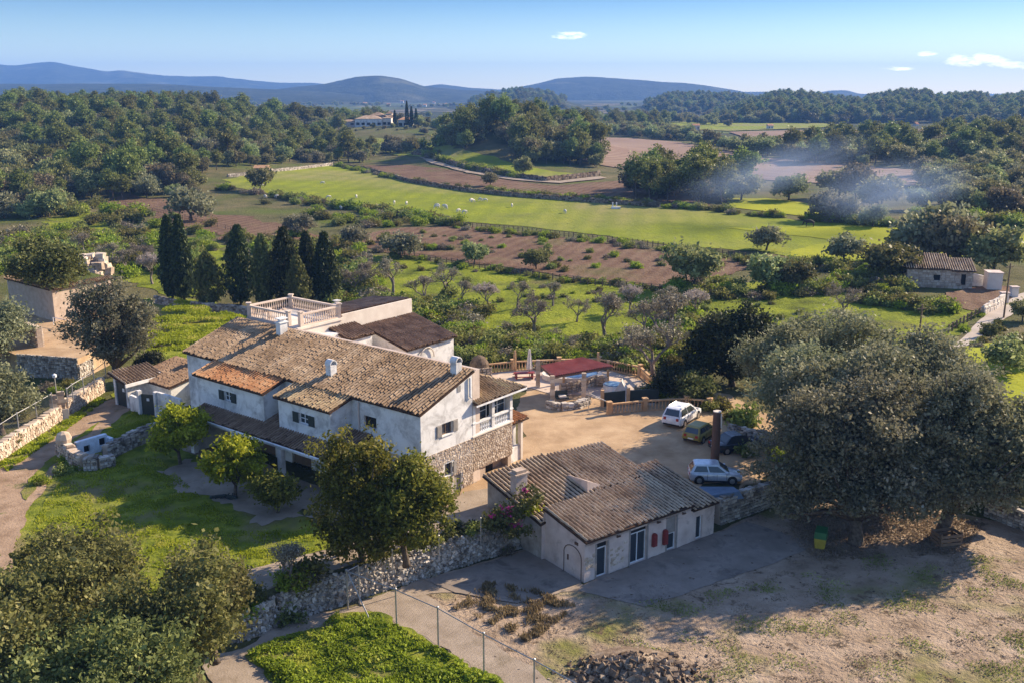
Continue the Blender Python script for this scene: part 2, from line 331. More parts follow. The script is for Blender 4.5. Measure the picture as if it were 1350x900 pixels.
LF = dict(
    olive=leafmat('olive_leaf', (0.075, 0.085, 0.04), (0.25, 0.25, 0.14), 0.24, (0.40, 0.39, 0.28)),
    greyolive=leafmat('grey_olive_leaf', (0.075, 0.082, 0.042), (0.235, 0.22, 0.135), 0.24, (0.38, 0.355, 0.26), vary=.12),
    oak=leafmat('holm_oak_leaf', (0.045, 0.057, 0.017), (0.155, 0.165, 0.05), 0.15, (0.15, 0.15, 0.07)),
    wood=leafmat('mixed_wood_leaf', (0.085, 0.092, 0.034), (0.25, 0.255, 0.10), 0.28, (0.38, 0.355, 0.17), vary=0.45),
    pine=leafmat('pine_needles', (0.06, 0.08, 0.022), (0.21, 0.23, 0.06), 0.24, (0.33, 0.31, 0.12), vary=0.35),
    pale=leafmat('pale_wood_leaf', (0.09, 0.085, 0.04), (0.26, 0.235, 0.12), 0.22, (0.36, 0.32, 0.19), vary=0.4),
    copse=leafmat('fresh_wood_leaf', (0.06, 0.07, 0.022), (0.20, 0.205, 0.065), 0.24, (0.33, 0.315, 0.13), vary=0.3),
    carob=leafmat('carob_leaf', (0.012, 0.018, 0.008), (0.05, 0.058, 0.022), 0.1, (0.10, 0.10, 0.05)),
    laurel=leafmat('broad_leaf', (0.035, 0.045, 0.010), (0.20, 0.20, 0.032), 0.32, (0.36, 0.31, 0.07)),
    citrus=leafmat('citrus_leaf', (0.085, 0.11, 0.008), (0.34, 0.36, 0.022), 0.35, (0.48, 0.45, 0.07), vary=0.04),
    cypress=leafmat('cypress_leaf', (0.014, 0.024, 0.009), (0.06, 0.075, 0.024), 0.08, (0.13, 0.135, 0.05)),
    weed=leafmat('weed_leaf', (0.09, 0.135, 0.012), (0.26, 0.33, 0.03), 0.38, (0.36, 0.38, 0.07), vary=.1),
    tuft=leafmat('grass_tuft', (0.10, 0.14, 0.010), (0.29, 0.33, 0.022), 0.38, (0.40, 0.38, 0.08), vary=.05),
    dry=leafmat('dry_grass', (0.12, 0.09, 0.045), (0.27, 0.22, 0.11), 0.2, (0.34, 0.28, 0.16)),
    bush=leafmat('scrub_leaf', (0.075, 0.085, 0.022), (0.23, 0.24, 0.06), 0.26, (0.34, 0.315, 0.12), vary=0.4),
    bud=leafmat('grey_buds', (0.12, 0.10, 0.07), (0.25, 0.22, 0.155), 0.1, (0.36, 0.32, 0.24)),
    blossom=leafmat('almond_blossom', (0.24, 0.20, 0.17), (0.42, 0.36, 0.32), 0.2, (0.55, 0.47, 0.43), vary=.05),
    magenta=leafmat('bougainvillea_bract', (0.30, 0.02, 0.14), (0.62, 0.08, 0.36), 0.35, (0.7, 0.2, 0.45)),
    autumn=leafmat('tan_leaf', (0.12, 0.09, 0.055), (0.27, 0.21, 0.14), 0.15),
)
HAZE = 0.00016; SMOKE = 0.11
# ------------------------------------------------------------------ the lie of the land
_yb = [P(*p, -1.6) for p in ((-500, 1040), (-50, 950), (250, 862), (312, 840), (372, 822), (480, 786), (600, 748), (690, 722), (724, 728), (800, 700), (938, 672), (1000, 664), (1048, 652), (1150, 648), (1250, 655), (1330, 686), (1500, 760), (2200, 1000))]
for _i in range(3, 8): _yb[_i].y += .75
YBX = np.array([p.x for p in _yb]); YBY = np.array([p.y for p in _yb])
def hgt(x, y):
    x = np.asarray(x, float); y = np.asarray(y, float)
    h = -1.6 * sstep(-0.22, 0.22, np.interp(x, YBX, YBY) - y) * (y < 90)
    h = h - 2.0 * sstep(102, 119, y)
    q = x / np.maximum(y, 1)
    h = h + 18 * sstep(260, 560, y) * sstep(-0.15, -0.36, q) * (1 - 0.75 * sstep(640, 1000, y)) * (1 + 0.16 * np.sin(x * 0.021 + 1) * np.sin(y * 0.017))
    h = h + 13 * np.exp(-((x + 8) / 26) ** 2 - ((y - 470) / 60) ** 2)          # wooded knoll
    h = h + 6 * np.exp(-((x - 25) / 30) ** 2 - ((y - 500) / 60) ** 2)
    h = h + 9 * np.exp(-((x + 78) / 60) ** 2 - ((y - 640) / 60) ** 2)         # the knoll of the big country house
    h = h + 2.5 * sstep(0.30, 0.50, q) * sstep(300, 480, y) * (1 - sstep(560, 900, y))
    h = h + 1.5 * sstep(0.38, 0.5, q) * sstep(215, 300, y)
    return h
def on(px, py):
    """the ground point seen at a pixel of the photo"""
    d = ray(px, py); t = 20.0
    for k in range(900):
        p = d * t; z = CAMH + p[2]
        if z < float(hgt(p[0], p[1])): break
        t *= 1.006
    lo, hi = t / 1.006, t
    for k in range(20):
        m = (lo + hi) / 2; p = d * m
        if CAMH + p[2] < float(hgt(p[0], p[1])): hi = m
        else: lo = m
    p = d * hi
    return Vector((p[0], p[1], float(hgt(p[0], p[1]))))

def axis(segs):
    o = [segs[0][0]]
    for a, b, s in segs:
        n = max(1, int(round((b - a) / s))); o += [a + (b - a) * (i + 1) / n for i in range(n)]
    return np.array(o)
gx = axis([(-14000, -3000, 1000), (-3000, -900, 150), (-900, -200, 22), (-200, -60, 5), (-60, 60, .7), (60, 200, 5), (200, 900, 22), (900, 3000, 150), (3000, 14000, 1000)])
gy = axis([(-400, 0, 40), (0, 36, 4), (36, 80, .3), (80, 125, 1), (125, 260, 5), (260, 900, 12), (900, 3000, 90), (3000, 20000, 1200)])
X, Y = np.meshgrid(gx, gy); Z = hgt(X, Y)
V = np.stack([X.ravel(), Y.ravel(), Z.ravel()], 1); nx = len(gx); ny = len(gy)
ii, jj = np.meshgrid(np.arange(nx - 1), np.arange(ny - 1)); a = (jj * nx + ii).ravel()
F4 = np.stack([a, a + 1, a + nx + 1, a + nx], 1)
# the ground's own material: scrub near, a patchwork of small fields far away
m, nt, b = new_mat('open_country'); pos = nt.nodes.new('ShaderNodeNewGeometry').outputs['Position']
near = ramp(nt, noise_n(nt, pos, 0.10, 10, 0.66), [(0.28, (0.04, 0.042, 0.016)), (0.46, (0.095, 0.092, 0.035)), (0.6, (0.14, 0.12, 0.055)), (0.8, (0.21, 0.165, 0.09))])
g = nt_map(nt, noise_n(nt, pos, 0.035, 5), 0.5, 0.66); near = mixc(nt, g, near, (0.09, 0.115, 0.02))
mp = nt.nodes.new('ShaderNodeMapping'); mp.inputs['Scale'].default_value = (0.0075, 0.0035, 0.0); nt.links.new(pos, mp.inputs[0])
vo = nt.nodes.new('ShaderNodeTexVoronoi'); vo.inputs['Scale'].default_value = 1; nt.links.new(mp.outputs[0], vo.inputs['Vector'])
sp = nt.nodes.new('ShaderNodeSeparateColor'); nt.links.new(vo.outputs['Color'], sp.inputs[0])
far = ramp(nt, sp.outputs[0], [(0.0, (0.035, 0.045, 0.022)), (0.38, (0.06, 0.07, 0.03)), (0.5, (0.20, 0.16, 0.11)), (0.62, (0.07, 0.085, 0.035)), (0.75, (0.27, 0.22, 0.16)), (0.87, (0.12, 0.15, 0.05))])
wd = nt_map(nt, noise_n(nt, pos, 0.012, 8, 0.7), 0.44, 0.56); far = mixc(nt, wd, far, (0.03, 0.038, 0.02))
sy = nt.nodes.new('ShaderNodeSeparateXYZ'); nt.links.new(pos, sy.inputs[0])
c = mixc(nt, nt_map(nt, sy.outputs[1], 560, 760), near, far); nt.links.new(c, b.inputs['Base Color']); b.inputs['Roughness'].default_value = 1
b.inputs['Specular IOR Level'].default_value = 0.1
bn = nt.nodes.new('ShaderNodeBump'); bn.inputs['Strength'].default_value = 1; bn.inputs['Distance'].default_value = 0.4
nt.links.new(noise_n(nt, pos, 1.1, 6, 0.7), bn.inputs['Height']); nt.links.new(bn.outputs[0], b.inputs['Normal'])
MT['ground'] = m
gr = link('ground', np_mesh('ground', V, F4, np.zeros(len(F4)), [m])); tag(gr, 'open country ground of scrub and small far fields', kind='structure')
gr.data.polygons.foreach_set('use_smooth', [True] * len(gr.data.polygons))

from mathutils.geometry import delaunay_2d_cdt
def patch(name, pts, mat, label, off=0.03, rag=0.25, step=None, seed=0, world=False):
    """a sheet draped on the land inside an outline measured in the photo, with a ragged natural edge"""
    rng = random.Random(seed + len(name) * 7)
    W = [Vector(p) for p in pts] if world else [on(*p) for p in pts]
    o = []
    n = len(W)
    for i in range(n):
        a, b = W[i], W[(i + 1) % n]; L = (b - a).length; dist = max(30, (a.y + b.y) / 2)
        k = max(1, int(L / (step or dist * (0.006 if dist < 110 else 0.009)))); nrm = Vector((-(b - a).y, (b - a).x, 0)).normalized()
        for j in range(k):
            p = a.lerp(b, j / k); rr = rag * dist / 60
            q = mnoise.noise(Vector((p.x, p.y, seed)) * (0.5 * 60 / dist)) + 0.45 * mnoise.noise(Vector((p.x, p.y, seed + 5)) * (1.5 * 60 / dist)) + 0.2 * mnoise.noise(Vector((p.x, p.y, seed + 9)) * (4.5 * 60 / dist))
            e = nrm * (q * rr * 1.6); o.append((p.x + e.x, p.y + e.y))
    xs = [p[0] for p in o]; ys = [p[1] for p in o]
    s = max(1.5, (max(ys) - min(ys)) / 40, (max(xs) - min(xs)) / 60); nb = len(o)
    inner = [(x + rng.uniform(-.3, .3) * s, y + rng.uniform(-.3, .3) * s) for x in np.arange(min(xs), max(xs), s) for y in np.arange(min(ys), max(ys), s)]
    v, e, f, *_ = delaunay_2d_cdt([Vector(p) for p in o + inner], [(i, (i + 1) % nb) for i in range(nb)], [list(range(nb))], 1, 1e-4)
    V = np.array([(p.x, p.y) for p in v]); Zs = hgt(V[:, 0], V[:, 1]) + off
    me = bpy.data.meshes.new(name); me.from_pydata([(x, y, z) for (x, y), z in zip(V, Zs)], [], [tuple(t) for t in f])
    me.materials.append(mat); bm = bmesh.new(); bm.from_mesh(me); bmesh.ops.recalc_face_normals(bm, faces=bm.faces)
    if bm.faces and sum(fc.normal.z for fc in bm.faces) < 0: bmesh.ops.reverse_faces(bm, faces=bm.faces)
    bm.to_mesh(me); bm.free()
    ob = link(name, me); tag(ob, label, kind='structure'); return ob

# near ground
patch('lawn', [(-60, 640), (60, 560), (150, 545), (210, 560), (330, 640), (420, 690), (448, 705), (440, 722), (330, 755), (240, 800), (60, 900), (-80, 860), (-60, 700)], MT['grass'], 'green lawn with mossy patches in front of the farmhouse', 0.03)
patch('grass_verge', [(142, 512), (190, 500), (260, 480), (262, 545), (215, 575), (140, 600), (60, 612), (110, 565), (150, 535)], MT['grass'], 'shaded grass between the track and the gatehouse', 0.034, seed=2)
patch('dirt_track', [(-60, 690), (0, 620), (50, 588), (95, 556), (130, 533), (165, 518), (178, 536), (146, 562), (104, 592), (74, 618), (46, 660), (26, 705), (12, 760), (20, 830), (0, 900), (-80, 900)], MT['track'], 'rutted dirt track curving past the low stone wall', 0.06, seed=3)
patch('track_grass_strip', [(24, 650), (60, 610), (105, 573), (132, 556), (122, 566), (84, 598), (52, 632), (36, 660)], MT['grass'], 'strip of grass between the wheel ruts', 0.09, 0.2, seed=4)
patch('bare_soil', [(205, 618), (262, 604), (330, 640), (400, 662), (418, 684), (330, 690), (270, 662), (222, 640)], MT['drive'], 'bare grey soil under the citrus trees', 0.06, 0.9, seed=5)
patch('arcade_floor', [(235, 560), (300, 590), (415, 640), (470, 660), (440, 690), (360, 655), (270, 610), (225, 585)], MT['drive'], 'worn floor in front of the arcade', 0.09, 0.2, seed=6)
patch('courtyard', [(560, 690), (600, 655), (625, 635), (678, 598), (690, 575), (680, 540), (690, 520), (705, 495), (740, 482), (850, 490), (900, 510), (960, 520), (1040, 560), (1090, 600), (1050, 648), (1000, 660), (938, 670), (870, 650), (760, 668), (640, 690), (600, 715)], MT['sand'], 'ochre sand courtyard between farmhouse and outbuilding', 0.03, 0.25, seed=7)
patch('driveway', [(440, 722), (520, 700), (575, 682), (610, 650), (660, 640), (700, 680), (640, 690), (560, 728), (480, 765), (400, 800), (330, 822), (290, 800), (325, 752), (380, 738)], MT['drive'], 'pale gravel drive above the rubble retaining wall', 0.06, 0.2, seed=8)
patch('yard', [(480, 795), (600, 752), (690, 724), (770, 775), (945, 700), (1048, 656), (1150, 652), (1330, 690), (1500, 770), (1500, 1000), (700, 1000), (640, 900), (560, 830)], MT['dirt'], 'bare earthen yard with stones and thin weeds', 0.03, 0.1, seed=9)
patch('gravel_path', [(470, 792), (560, 764), (640, 742), (690, 728), (735, 745), (770, 772), (700, 795), (620, 775), (560, 785), (620, 830), (700, 880), (760, 930), (690, 930), (620, 875), (530, 825)], MT['drive'], 'gravel path beside the wire fence', 0.06, 0.3, seed=10)
patch('concrete_apron', [(768, 771), (945, 702), (985, 688), (1070, 715), (1060, 727), (940, 770), (850, 800), (760, 778)], MT['conc'], 'concrete apron in front of the outbuilding doors', 0.06, 0.12, seed=11)
patch('concrete_slab', [(560, 766), (700, 726), (768, 768), (682, 796), (600, 782)], MT['conc'], 'darker ground sheet painted as the shadow of the outbuilding end wall', 0.09, 0.05, seed=12)  # darker sheet laid in the outline of the outbuilding's cast shadow
patch('bare_earth', [(270, 870), (330, 848), (372, 822), (470, 797), (530, 815), (640, 890), (720, 960), (640, 1010), (300, 1010)], MT['drive'], 'pinkish bare earth round the weedy plot', 0.05, 0.3, seed=41)
patch('weedy_plot', [(322, 864), (360, 843), (420, 826), (442, 808), (500, 808), (534, 829), (604, 868), (662, 898), (700, 940), (660, 990), (420, 1000), (372, 915), (345, 885)], MT['grass'], 'lush green weeds inside the wire fence', 0.09, 0.35, seed=13)
patch('terrace_paving', [(640, 505), (644, 492), (676, 488), (737, 486), (805, 489), (845, 502), (865, 522), (862, 535), (800, 530), (770, 520), (735, 522), (700, 512)], MT['paving'], 'pale paved pool terrace inside the balustrade', 0.07, 0.03, seed=14)
# behind and beside the house
patch('house_meadow', [(190, 395), (235, 392), (300, 402), (330, 415), (330, 430), (262, 480), (235, 500), (190, 490), (200, 430)], MT['grass'], 'bright rough grass behind the farmhouse', 0.06, 0.3, seed=15)
patch('outer_meadow', [(-40, 300), (-30, 340), (-120, 400), (-420, 420), (-500, 330), (-250, 290)], MT['orchard'], 'rough pasture outside the left edge', 0.06, 0.8, seed=40)
patch('side_meadow', [(60, 288), (130, 280), (210, 300), (300, 325), (310, 380), (230, 392), (190, 380), (120, 345), (60, 320)], MT['orchard'], 'winter pasture left of the cypresses', 0.06, 0.6, seed=16)
patch('almond_orchard', [(440, 335), (520, 338), (600, 348), (700, 364), (800, 376), (890, 384), (1000, 372), (1100, 385), (1200, 392), (1290, 412), (1240, 458), (1180, 480), (960, 470), (840, 478), (740, 470), (640, 460), (560, 430), (470, 410), (440, 370)], MT['orchard'], 'green orchard meadow behind the farmhouse', 0.06, 0.4, seed=17)
patch('right_meadow', [(1240, 480), (1275, 455), (1350, 440), (1500, 450), (1500, 620), (1340, 600), (1260, 520)], MT['field2'], 'bright green meadow right of the lane', 0.06, 0.3, seed=18)
patch('pasture', [(298, 238), (350, 228), (440, 217), (480, 221), (520, 233), (560, 243), (620, 250), (680, 255), (760, 262), (815, 268), (880, 272), (960, 280), (1060, 292), (1190, 298), (1290, 308), (1400, 305), (1400, 335), (1300, 338), (1190, 340), (1100, 347), (1000, 332), (900, 325), (800, 312), (690, 299), (600, 291), (500, 278), (400, 263), (310, 248)], MT['field'], 'long sheep pasture across the valley', 0.08, 0.3, seed=19)
patch('bright_pasture', [(960, 302), (1060, 300), (1190, 300), (1290, 312), (1400, 308), (1400, 335), (1300, 338), (1190, 342), (1100, 347), (1030, 336), (1100, 318)], MT['field2'], 'yellow green right end of the pasture', 0.16, 0.4, seed=20)
patch('ploughed_strip', [(478, 218), (540, 219), (600, 226), (650, 236), (730, 245), (830, 238), (900, 255), (950, 275), (880, 270), (815, 266), (760, 260), (680, 253), (620, 248), (560, 241), (520, 231)], MT['soil'], 'brown ploughed strip above the pasture', 0.10, 0.3, seed=21)
patch('upper_meadow', [(495, 183), (560, 188), (600, 196), (660, 212), (760, 230), (720, 239), (660, 230), (600, 216), (545, 207), (500, 200)], MT['field'], 'meadow strip below the wooded knoll', 0.25, 0.4, seed=22)
patch('farm_path', [(552, 208), (575, 214), (620, 227), (680, 236), (735, 240), (790, 234), (800, 236), (738, 243), (680, 239), (615, 229), (570, 217)], MT['drive'], 'pale farm path below the knoll', 0.35, 0.1, seed=23)
patch('far_ploughed_field', [(752, 180), (850, 184), (905, 190), (1000, 208), (1100, 216), (1208, 225), (1206, 247), (1080, 243), (960, 236), (830, 225), (770, 212), (800, 202)], MT['soil2'], 'wide brown ploughed field on the right', 0.3, 0.3, seed=24)
patch('mustard_field', [(958, 262), (1010, 262), (1075, 270), (1145, 279), (1145, 290), (1080, 288), (1010, 280), (962, 274)], MT['field2'], 'small yellow green field behind the smoke', 0.14, 0.2, seed=25)
patch('vineyard_plot', [(430, 322), (470, 309), (540, 300), (600, 299), (700, 309), (800, 321), (900, 334), (985, 345), (985, 356), (890, 379), (800, 373), (700, 359), (600, 344), (520, 334)], MT['soil'], 'reddish brown plot of young trees', 0.10, 0.3, seed=26)
patch('scrub_clearing', [(150, 250), (200, 262), (300, 285), (400, 300), (430, 318), (380, 330), (300, 318), (200, 285), (140, 272)], MT['soil'], 'bare reddish slope below the woods', 0.12, 0.6, seed=27)
patch('lane', [(1236, 464), (1262, 462), (1300, 438), (1330, 418), (1356, 400), (1420, 380), (1420, 370), (1345, 388), (1316, 405), (1288, 426)], MT['asphalt'], 'narrow pale lane leading to the right hand farmhouse', 0.12, 0.05, seed=28)
patch('gravel_clearing', [(1250, 385), (1300, 378), (1340, 380), (1330, 402), (1290, 412), (1230, 400)], MT['soil'], 'worn earth beside the right hand farmhouse', 0.14, 0.3, seed=29)
patch('valley_field', [(960, 175), (1100, 172), (1290, 170), (1420, 178), (1420, 190), (1200, 186), (1000, 188)], MT['soil2'], 'distant ploughed field on the valley floor', 0.6, 0.1, seed=30)
patch('valley_meadow', [(880, 162), (960, 158), (1060, 160), (1120, 168), (960, 174), (880, 170)], MT['field'], 'distant green field below the ridge', 0.6, 0.1, seed=31)

# ------------------------------------------------------------------ masonry, tiles, frames
def frame(o, deg):
    a = R(deg); return Vector(o), Vector((math.cos(a), math.sin(a), 0)), Vector((-math.sin(a), math.cos(a), 0))
def lump(mb, c, ux, un, uz, sx, sn, sz, rng, j=0.22):
    """one irregular stone, 12 triangles"""
    vs = []
    for dz in (-1, 1):
        for dx, dn in ((-1, -1), (1, -1), (1, 1), (-1, 1)):
            f = 0.78 if dn > 0 else 1.0
            vs.append(c + ux * (dx * sx * .5 * f * (1 + rng.uniform(-j, j))) + un * (dn * sn * .5 * (1 + rng.uniform(-j, j))) + uz * (dz * sz * .5 * f * (1 + rng.uniform(-j, j))))
    mb.add(vs, [(3, 2, 1, 0), (4, 5, 6, 7), (0, 1, 5, 4), (1, 2, 6, 5), (2, 3, 7, 6), (3, 0, 4, 7)])
UZ = Vector((0, 0, 1))
def rubble_bank(name, label, pts, h, out, size, mt, seed=1, cat='rubble wall', dens=1.0):
    """a battered bank of loose rounded stones over an earth core; its face leans back from the lower side"""
    rng = random.Random(seed); t = thing(name, label, cat, pts[0]); o0 = Vector(pts[0]); core = MB(); st = MB()
    for i in range(len(pts) - 1):
        a, b = pts[i] - o0, pts[i + 1] - o0; L = (b - a).length; u = (b - a) / L; n = Vector((u.y, -u.x, 0)); h0, h1 = h[i], h[i + 1]
        core.prism([a - n * .7 - UZ * .2, b - n * .7 - UZ * .2, b + n * .05 - UZ * .2, a + n * .05 - UZ * .2], [a - n * .7 + UZ * (h0 - .12), b - n * .7 + UZ * (h1 - .12), b - n * (out - .02) + UZ * (h1 - .12), a - n * (out - .02) + UZ * (h0 - .12)])
        for k in range(int(L * (h0 + h1) / 2 / size ** 2 * 1.5 * dens)):
            x = rng.random(); hh = h0 + (h1 - h0) * x; z = rng.random() ** .9 * (hh + rng.uniform(-.1, .12)); p = a.lerp(b, x) - n * (out * z / hh) + UZ * z + n * rng.uniform(-.02, .08)
            s = size * rng.choice((.55, .7, .8, 1, 1, 1.25)) * rng.uniform(.85, 1.15); q = Vector((rng.uniform(-1, 1), rng.uniform(-1, 1), rng.uniform(-.6, .6))).normalized(); r_ = q.cross(Vector((rng.uniform(-1, 1), rng.uniform(-1, 1), 1)).normalized()).normalized()
            lump(st, p, q, r_, q.cross(r_), s * 1.25, s, s * .85, rng, .28)
        for k in range(int(L * 9)):
            x = rng.random(); hh = h0 + (h1 - h0) * x; s = size * rng.uniform(.6, 1.3); q = Vector((rng.uniform(-1, 1), rng.uniform(-1, 1), .2)).normalized(); r_ = Vector((-q.y, q.x, 0)).normalized()
            lump(st, a.lerp(b, x) - n * rng.uniform(out - .05, .72) + UZ * (hh - .08), q, r_, UZ, s * 1.3, s, s * .8, rng, .28)
    core.build('earth_core', MT['mortar'], t); tag(st.build('stones', mt, t), kind='stuff'); return t
def face_stones(mb, o, ux, un, L, z0, z1, size, rng, holes=(), proud=0.03, flip=False):
    z = z0
    while z < z1 - 0.03:
        hh = min(size * rng.uniform(.6, 1.05), z1 - z); x = 0
        while x < L - 0.02:
            ww = min(size * rng.uniform(.7, 1.7), L - x); cx, cz = x + ww / 2, z + hh / 2
            if not any(a - .05 < cx < b_ + .05 and c_ - .05 < cz < d_ + .05 for a, b_, c_, d_ in holes):
                lump(mb, Vector(o) + ux * cx + UZ * cz + un * rng.uniform(-.02, proud), ux, un, UZ, ww * .93, .16, hh * .92, rng)
            x += ww
        z += hh
def stone_wall(name, label, pts, h, th, size, mt, seed=1, sides=(1, -1), drop=0.3, lean=0.0, cat='stone wall'):
    rng = random.Random(seed); t = thing(name, label, cat, pts[0]); o0 = Vector(pts[0])
    core = MB(); st = MB(); cop = []
    hs = h if hasattr(h, '__len__') else [h] * len(pts)
    for i in range(len(pts) - 1):
        a, b = Vector(pts[i]), Vector(pts[i + 1]); d = (b - a); d2 = Vector((d.x, d.y, 0)); L = d2.length; ux = d2.normalized(); un = Vector((-ux.y, ux.x, 0))
        n = max(1, int(L / 2))
        for k in range(n):
            p = a.lerp(b, k / n); q = a.lerp(b, (k + 1) / n); hh = hs[i] + (hs[i + 1] - hs[i]) * (k + .5) / n
            hh *= rng.uniform(.95, 1.05); z0 = min(p.z, q.z)
            m = (p + q) / 2 - o0; l = L / n
            ang = math.atan2(ux.y, ux.x)
            core.box((m.x, m.y, z0 - o0.z + (hh - drop) / 2), (l + .02, th - .06, hh + drop - .04), ang)
            for s in sides:
                base = p - o0 + un * (s * (th / 2)); base.z = 0
                face_stones(st, base if s > 0 else base, ux, un * s, l, z0 - o0.z - .1, z0 - o0.z + hh, size, rng, proud=.05)
            x = 0
            while x < l:                                           # coping course
                ww = min(size * rng.uniform(.9, 1.9), l - x + .05)
                c = p - o0 + ux * (x + ww / 2); c.z = z0 - o0.z + hh + rng.uniform(-.02, .08)
                cop.append((c, ux, un, ww, th * rng.uniform(.7, 1.1), size * rng.uniform(.5, .9))); x += ww
    core.build('core', MT['mortar'], t)
    for c, ux, un, ww, tt, sz in cop: lump(st, c, ux, un, UZ, ww * .95, tt, sz, rng)
    tag(st.build('stones', mt, t), kind='stuff')
    return t

def tiles(name, parent, A, B, C, D, mt, pitch=.27, row=.40, rng=None, lift=0.0, under=True, clip=None):
    """barrel tiles: A,B eave corners left to right, D,C ridge corners above them; cover tiles over dark channels"""
    rng = rng or random.Random(5)
    A, B, C, D = map(Vector, (A, B, C, D))
    nrm = (B - A).cross(D - A).normalized()
    if nrm.z < 0: nrm = -nrm
    L = (B - A).length; S = (D - A).length; nc = max(2, int(L / pitch)); nr = max(2, int(S / row))
    mb = MB()
    for i in range(nc):
        u = (i + .5) / nc; off = rng.uniform(-.3, .3) / nr; colr = rng.random()
        for j in range(nr):
            v0 = j / nr + off; v1 = min(1.0, (j + 1.22) / nr + off); v0 = max(-0.01, v0)
            e = rng.uniform(-.012, .012) / L * 3; sl = .45 / nr * rng.random() if rng.random() < .03 else 0; v0 = max(-.01, v0 - sl); v1 -= sl
            p0 = A.lerp(B, u + e).lerp(D.lerp(C, u + e), v0); p1 = A.lerp(B, u - e).lerp(D.lerp(C, u - e), v1)
            if clip and not clip(A.lerp(B, u).lerp(D.lerp(C, u), (j + .5) / nr)): continue
            sg = .045 * (1 + mnoise.noise(Vector((p0.x * .45, p0.y * .45, p0.z)))) * .8; ax = (B - A).normalized(); r0 = pitch * .275; r1 = pitch * .25; l0 = lift + .06 + sg + rng.uniform(0, .012); l1 = lift + .043 + sg
            vs = []
            for p, r_, l_ in ((p0, r0, l0), (p1, r1, l1)):
                for k in range(5):
                    t = math.pi * k / 4; vs.append(p + ax * (-math.cos(t) * r_) + nrm * (l_ + math.sin(t) * r_ * 1.35))
            mb.add(vs, [(k, k + 1, k + 6, k + 5) for k in range(4)] + [(4, 3, 2, 1, 0)], colr * .55 + rng.random() * .45)
    tag(mb.build(name, mt, parent), kind='stuff')
    if under:
        um = MB(); t = nrm * -0.10
        um.prism([A + t, B + t, C + t, D + t], [A + nrm * .015, B + nrm * .015, C + nrm * .015, D + nrm * .015])
        um.build('channel_tiles', MT['chan'], parent)
def ridge_tiles(name, parent, a, b, mt, r=.13, rng=None, step=.42):
    rng = rng or random.Random(3); a, b = Vector(a), Vector(b); d = b - a; n = max(1, int(d.length / step)); u = d.normalized()
    s = u.cross(UZ).normalized(); up = s.cross(u); mb = MB()
    for i in range(n):
        p0 = a + d * (i / n); p1 = a + d * ((i + 1.12) / n); vs = []
        for p, r_, l in ((p0, r, .02), (p1, r * .85, -.01)):
            for k in range(5):
                t = math.pi * k / 4; vs.append(p + s * (-math.cos(t) * r_) + up * (l + math.sin(t) * r_ * .8))
        mb.add(vs, [(k, k + 1, k + 6, k + 5) for k in range(4)] + [(4, 3, 2, 1, 0)], rng.random())
    tag(mb.build(name, mt, parent), kind='stuff')

def holed(mb, o, ux, un, L, z0, z1, holes, dep=.22):
    """a wall skin with true openings and reveals; un points outward"""
    o = Vector(o); xs = sorted({0, L, *[h[0] for h in holes], *[h[1] for h in holes]}); zs = sorted({z0, z1, *[h[2] for h in holes], *[h[3] for h in holes]})
    pt = lambda x, z, d=0: o + ux * x + UZ * z - un * d
    for i in range(len(xs) - 1):
        for j in range(len(zs) - 1):
            cx, cz = (xs[i] + xs[i + 1]) / 2, (zs[j] + zs[j + 1]) / 2
            if any(h[0] < cx < h[1] and h[2] < cz < h[3] for h in holes): continue
            mb.quad(pt(xs[i], zs[j]), pt(xs[i + 1], zs[j]), pt(xs[i + 1], zs[j + 1]), pt(xs[i], zs[j + 1]))
    for a, b_, c_, d_ in holes:
        mb.quad(pt(a, c_), pt(a, d_), pt(a, d_, dep), pt(a, c_, dep)); mb.quad(pt(b_, c_), pt(b_, d_), pt(b_, d_, dep), pt(b_, c_, dep))
        mb.quad(pt(a, c_), pt(b_, c_), pt(b_, c_, dep), pt(a, c_, dep)); mb.quad(pt(a, d_), pt(b_, d_), pt(b_, d_, dep), pt(a, d_, dep))
def oriented(mb, o, ux, un, x0, x1, z0, z1, d0, d1, r=None):
    """box between two corners measured along a wall: x along, d outward"""
    o = Vector(o); c = [o + ux * x + un * d for x, d in ((x0, d0), (x1, d0), (x1, d1), (x0, d1))]
    mb.prism([p + UZ * z0 for p in c], [p + UZ * z1 for p in c], r)
